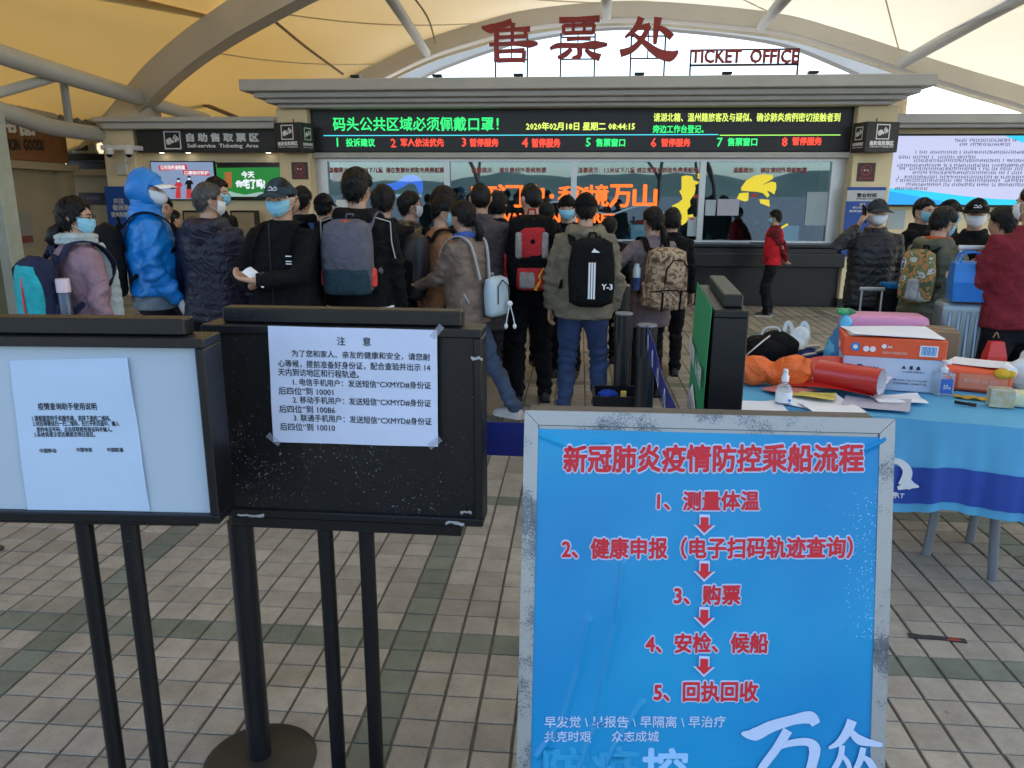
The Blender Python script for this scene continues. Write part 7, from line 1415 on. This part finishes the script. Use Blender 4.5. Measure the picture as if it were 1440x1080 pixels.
yf = tthing('yellow_film', 'crumpled yellow film lying flat before the plastic box', 'wrapper', 1378, 562, TR); MB().grid(lambda u, v: ((u-.5)*.22, (v-.5)*.05, .004+.005*math.sin(u*21+v*7)), 20, 6, .001).build('film', fab((.65, .40, .05), 'yellow_film'), yf, smooth=True)
tk = tthing('tissue_pack', 'yellow and white tissue pack cut by the right edge', 'tissue', 1437, 572, TR); MB().rbox(-.07, .09, -.045, .045, 0, .07, .02, 3).build('pack', M_yc, tk, smooth=True, ang=60)
def blob(nm, lab, cat, px, py, mat, parts_, seed, amp=.012, dy=0, onz=TZ+.004, vox=.008, base=None):
    p = base or tat(px, py); t = thing(nm, lab, cat, (p[0], p[1]+dy, onz)); mb = MB()
    for q_ in parts_: mb.ell(*q_, 20, 12)
    rmesh('bag_body', mb, mat, t, vox, lambda co, no, me: co+no*(amp*(np.clip(1-np.abs(snoise(co, 24, seed)), 0, 1)**1.5-.4)+amp*.4*snoise(co, 60, seed+1))[:, None], sm=3); return t
M_plast = pm('white_plastic_film', (.62, .66, .66), .35, var=.15, scale=20, bump=.5, bscale=50)
blob('plastic_bag', 'crumpled white plastic bag at the far right end of the table', 'bag', 1445, 552, M_plast, [((0, 0, .08), (.09, .06, .08)), ((.02, .0, .15), (.05, .04, .06))], 8, dy=.06)
rbk = blob('black_backpack', 'black backpack lying at the back left of the table', 'backpack', 1088, 535, M_black, [((0, 0, .10), (.15, .13, .10)), ((.06, .02, .13), (.12, .11, .09)), ((-.10, 0, .06), (.09, .10, .06))], 9, amp=.006, dy=.22, vox=.01)
arc = [(-.17, -.10, .05), (-.13, -.13, .11), (-.06, -.12, .175), (0, -.06, .205)]; MB().tube([curve(arc, i/12) for i in range(13)], .004, 6).build('zip', M_alu, rbk, smooth=True)
MB().tube([curve([(-.03, .0, .20), (-.01, .0, .235), (.05, .0, .24), (.07, .0, .215)], i/10) for i in range(11)], .007, 6).build('grab_handle', M_pip, rbk, smooth=True)
wb_ = blob('carrier_bag', 'white translucent carrier bag with two upright handles behind the black backpack', 'bag', 1125, 520, M_plast, [((0, 0, .07), (.10, .07, .08)), ((.05, 0, .12), (.05, .04, .09))], 10, dy=.24)
for x_ in (-.02, .07): MB().ribbon([curve([(x_-.02, 0, .12), (x_-.018, 0, .20), (x_+.0, 0, .225), (x_+.022, 0, .19), (x_+.03, 0, .12)], i/10) for i in range(11)], Vector((0, -1, 0)), .022, .002).build('handle', M_plast, wb_, smooth=True)
dk = blob('blue_sack', 'dark blue bag holding pale oval slippers behind the red poster', 'bag', 1150, 530, fab((.02, .03, .12), 'dark_blue_sack'), [((0, 0, .06), (.13, .08, .06))], 13, dy=.12)
for k_, (x_, y_, z_, a) in enumerate(((-.07, .02, .135, 30), (0, .04, .15, 30), (-.03, -.04, .12, 30), (.05, -.01, .14, 30), (-.12, -.03, .10, 10))):
    q_ = thing('slipper', ('leftmost upper cream slipper in the dark blue bag', 'rearmost cream slipper on top in the dark blue bag', 'front middle cream slipper in the dark blue bag', 'rightmost cream slipper in the dark blue bag', 'lowest cream slipper sticking out left of the dark blue bag')[k_], 'slipper', tuple(dk.location+Vector((x_, y_, z_-.02))), R(a), 'cream slippers in the blue bag'); MB(Matrix.Rotation(R(-25), 4, 'X')).ell((0, 0, 0), (.06, .026, .010), 18, 8).build('sole', pm('cream_sole', (.62, .55, .44), .8), q_, smooth=True)
gb = blob('green_blue_bag', 'knotted blue and green printed plastic bag beside the carton', 'bag', 1194, 540, patt('green_blue_print', [(.02, .16, .36), (.10, .40, .60), (.02, .20, .10), (.30, .50, .55)], 9, rough=.4), [((0, 0, .12), (.075, .07, .12)), ((.01, 0, .20), (.05, .04, .08)), ((.015, 0, .285), (.032, .03, .05))], 15, dy=.20)
mb = MB(); mb.ell((.02, 0, .335), (.035, .02, .022), 12, 8); mb.ell((-.01, 0, .345), (.025, .02, .015), 12, 8); mb.ell((.05, 0, .34), (.025, .02, .015), 12, 8); rmesh('knot', mb, patt('green_print', [(.02, .14, .07), (.05, .3, .12), (.3, .45, .45)], 20, rough=.4), gb, .006, lambda co, no, me: co+no*(.006*snoise(co, 60, 3))[:, None])

# ------------------------------------------------------------------ luggage and other things on the floor
def case(nm, lab, x, y, w_, h, d, rz, mat, ribs=0, handle=None, z0=.04, r=.04):
    t = thing(nm, lab, 'suitcase', (x, y, 0), rz); MB().rbox(-w_/2, w_/2, -d/2, d/2, z0, z0+h, r, 4).build('shell', mat, t, smooth=True, ang=60)
    for k_ in range(ribs): xx = -w_/2+w_*(k_+1)/(ribs+1); MB().rbox(xx-.012, xx+.012, -d/2-.008, -d/2+.01, z0+.06, z0+h-.05, .006, 1).build('rib', mat, t, smooth=True)
    for sx_ in (-1, 1):
        for sy_ in (-1, 1): MB(Matrix.Translation((sx_*(w_/2-.05), sy_*(d/2-.04), .022))).lathe([(0, -.01), (.022, -.01), (.022, .01), (0, .01)], n=14, ax='y').build('wheel', M_darkmetal, t)
    MB().box(-.10, .10, -d/2-.006, -d/2-.002, z0+h*.02, z0+h*.02+.01).build('bumper', M_darkmetal, t)
    if handle:
        for s_ in (-1, 1): MB().tube([(s_*handle[1], 0, z0+h-.02), (s_*handle[1], 0, z0+h+handle[0])], .009, 8).build('handle_tube', M_alu, t)
        MB().rbox(-handle[1]-.02, handle[1]+.02, -.014, .014, z0+h+handle[0], z0+h+handle[0]+.03, .01, 2).build('handle_grip', M_alu, t)
    return t
Yp = 5.0; pz = at(1250, 441, Yp).z
case('pink_suitcase', 'pink hard shell suitcase standing behind the carton', wx(1242, Yp, pz), Yp, .50, pz-.04, .24, R(-8), pm('pink_shell', (.62, .24, .40), .4, var=.06), r=.05)
case('black_suitcase', 'black trolley suitcase with raised silver handle before the man on the phone', wx(1219, 6.25, .6), 6.25, .36, .50, .22, R(-4), M_black, handle=(at(1220, 409, 6.25).z-.54, .075), r=.03)
case('silver_suitcase', 'ribbed silver suitcase standing behind the table', wx(1353, 5.1, .7), 5.1, .36, at(1353, 424, 5.1).z-.04, .24, R(-12), pm('silver_shell', (.22, .28, .32), .3, metal=.5, var=.1), ribs=6, handle=(.32, .09))
bb = thing('blue_tote', 'shiny blue tote bag resting on the silver suitcase', 'bag', (wx(1355, 5.05, 1.0), 5.05, at(1353, 422, 5.1).z+.004), R(-10)); mb = MB()
mb.loft([[(sx_*w_, sy_*d_, z) for sx_, sy_ in ((-1, -1), (1, -1), (1, 1), (-1, 1))] for z, w_, d_ in ((0, .09, .07), (.12, .10, .08), (.23, .095, .055), (.245, .085, .03))]); mb.build('bag_body', pm('shiny_blue', (.01, .17, .55), .35, var=.2, scale=12, bump=.5, bscale=30), bb)
for s_ in (-1, 1): MB().tube([curve([(-.07, s_*.04, .2), (-.05, s_*.045, .29), (.05, s_*.045, .29), (.07, s_*.04, .2)], i/10) for i in range(11)], .007, 6).build('handle', pm('shiny_blue', (.01, .17, .55)), bb, smooth=True)
df_ = thing('duffel_bag', 'black duffel bag with blue top and white mark beside the man on the phone', 'bag', (wx(1266, 6.3, .6), 6.3, 0)); zt_ = at(1265, 398, 6.3).z; mb = MB(); mb.rbox(-.19, .15, -.12, .12, zt_-.42, zt_-.03, .05, 3); mb.build('bag_body', M_black, df_, smooth=True, ang=60); MB().rbox(-.17, .14, -.10, .10, zt_-.034, zt_+.0, .012, 2).build('blue_top', fab((.01, .13, .38), 'blue_trim'), df_); MB().box(.0, .09, -.127, -.122, zt_-.22, zt_-.19).build('white_mark', M_mwhite, df_)
MB().rbox(-.15, .12, -.09, .09, 0, zt_-.421, .03, 2).build('lower_case', M_black, df_); MB().tube([(.05, 0, zt_), (.06, 0, zt_+.10), (.10, 0, zt_+.12)], .012, 8).build('red_handle', fab((.5, .03, .03), 'red_handle'), df_, smooth=True)
M_kraft = pm('kraft_card', (.26, .17, .10), .85, var=.15, scale=6)
def carton(lab, x, y, w_, h, d, rz=0, z0=0): t = thing('cardboard_box', lab, 'box', (x, y, z0), rz); MB().rbox(-w_/2, w_/2, -d/2, d/2, 0, h, .004, 1).build('carton', M_kraft, t); MB().box(-w_/2+.002, w_/2-.002, -.025, .025, h+.0005, h+.002).build('packing_tape', pm('brown_tape', (.32, .22, .12), .3), t); return t
z_ = at(1320, 462, 4.75).z; carton('brown cardboard box standing behind the orange ream', wx(1322, 4.75, z_), 4.75, .18, z_, .25, R(-15))
carton('brown cardboard box on the floor beside the white trainer of the woman in taupe', wx(684, 6.0, .2), 6.0, .34, .30, .34, R(10)); carton('flat cardboard carton lying on the floor past the ribbed stanchions', wx(905, 7.4, .1), 7.4, .42, .10, .3, R(5))
rbg = thing('red_gift_bag', 'small red paper bag with a cord handle at the right behind the ream', 'bag', (wx(1398, 4.6, .8), 4.6, 0)); z1_ = at(1398, 475, 4.35).z; yy_ = 4.35; rbg.location = (wx(1398, yy_, z1_-.1), yy_, 0)
mb = MB(); mb.loft([[(sx_*w_, sy_*d_, z) for sx_, sy_ in ((-1, -1), (1, -1), (1, 1), (-1, 1))] for z, w_, d_ in ((z1_-.27, .062, .04), (z1_-.1, .05, .035), (z1_-.02, .034, .02))]); mb.build('bag_body', pm('red_bag', (.60, .02, .02), .4), rbg); MB().tube([curve([(-.02, 0, z1_), (-.005, 0, z1_+.03), (.01, 0, z1_)], i/8) for i in range(9)], .003, 6).build('cord', pm('cord', (.3, .18, .08), .8), rbg); MB().box(-.012, .012, -.047, -.042, z1_-.22, z1_-.13).build('blue_print', pm('logo_blue', (.02, .2, .5)), rbg)
st_ = thing('low_stool', 'dark low stool carrying the small red bag', 'stool', (rbg.location.x, yy_, 0)); MB().rbox(-.15, .15, -.15, .15, z1_-.31, z1_-.275, .01).build('seat', M_darkmetal, st_)
for sx_ in (-.12, .12):
    for sy_ in (-.12, .12): MB().tube([(sx_, sy_, 0), (sx_, sy_, z1_-.31)], .012, 8).build('leg', M_darkmetal, st_)
bn_ = thing('black_bin', 'open black tub with a blue cloth beside the ribbed stanchions', 'bin', (wx(864, 4.4, .4), 4.3, 0)); zb = at(862, 556, 4.2).z; mb = MB(); n_ = 4
mb.loft([[(sx_*w_, sy_*w_, z) for sx_, sy_ in ((-1, -1), (1, -1), (1, 1), (-1, 1))] for w_, z in ((.115, 0), (.135, zb), (.12, zb), (.10, .03))], cap=False); mb.box(-.1, .1, -.1, .1, 0, .03); mb.build('tub', M_darkmetal, bn_); mb = MB(); mb.ell((-.05, -.05, zb-.01), (.06, .05, .03), 14, 8); mb.build('blue_cloth', fab((.01, .05, .35), 'blue_rag'), bn_, smooth=True); MB().box(.02, .05, -.1, -.07, zb-.03, zb+.02).build('yellow_carton', pm('yellow_bit', (.6, .42, .08), .6), bn_)
p = atz(1318, 898, .002); fm = thing('floor_marker_strip', 'worn black strip with a red end stuck to the tiles below the table', 'marker', (p.x, p.y, .0), R(-6)); rr = random.Random(2)
P_ = [(-.105+.21*i/10, .016+rr.uniform(-.003, .003)) for i in range(11)]+[(.105-.21*i/10, -.014+rr.uniform(-.003, .003)) for i in range(11)]; mb = MB(); mb.prism(P_, Plane((0, 0, .003), (1, 0, 0), (0, 1, 0)), 0, .002); mb.build('strip', pm('worn_black', (.03, .03, .03), .8, var=.5, scale=60), fm)
mb = MB(); mb.prism([(.03, -.012), (.085, -.010), (.08, .013), (.05, .015)], Plane((0, 0, .0052), (1, 0, 0), (0, 1, 0)), 0, .001); mb.build('red_patch', pm('worn_red', (.30, .03, .02), .7, var=.4, scale=50), fm)
p = atz(3, 772, .01); q_ = thing('dropped_scrap', 'small dark brown scrap on the tiles at the left edge', 'litter', (p.x-.01, p.y, 0)); MB().ell((0, 0, .016), (.022, .014, .014), 12, 8).build('scrap', pm('brown_scrap', (.05, .03, .02), .8), q_, smooth=True)
flush()
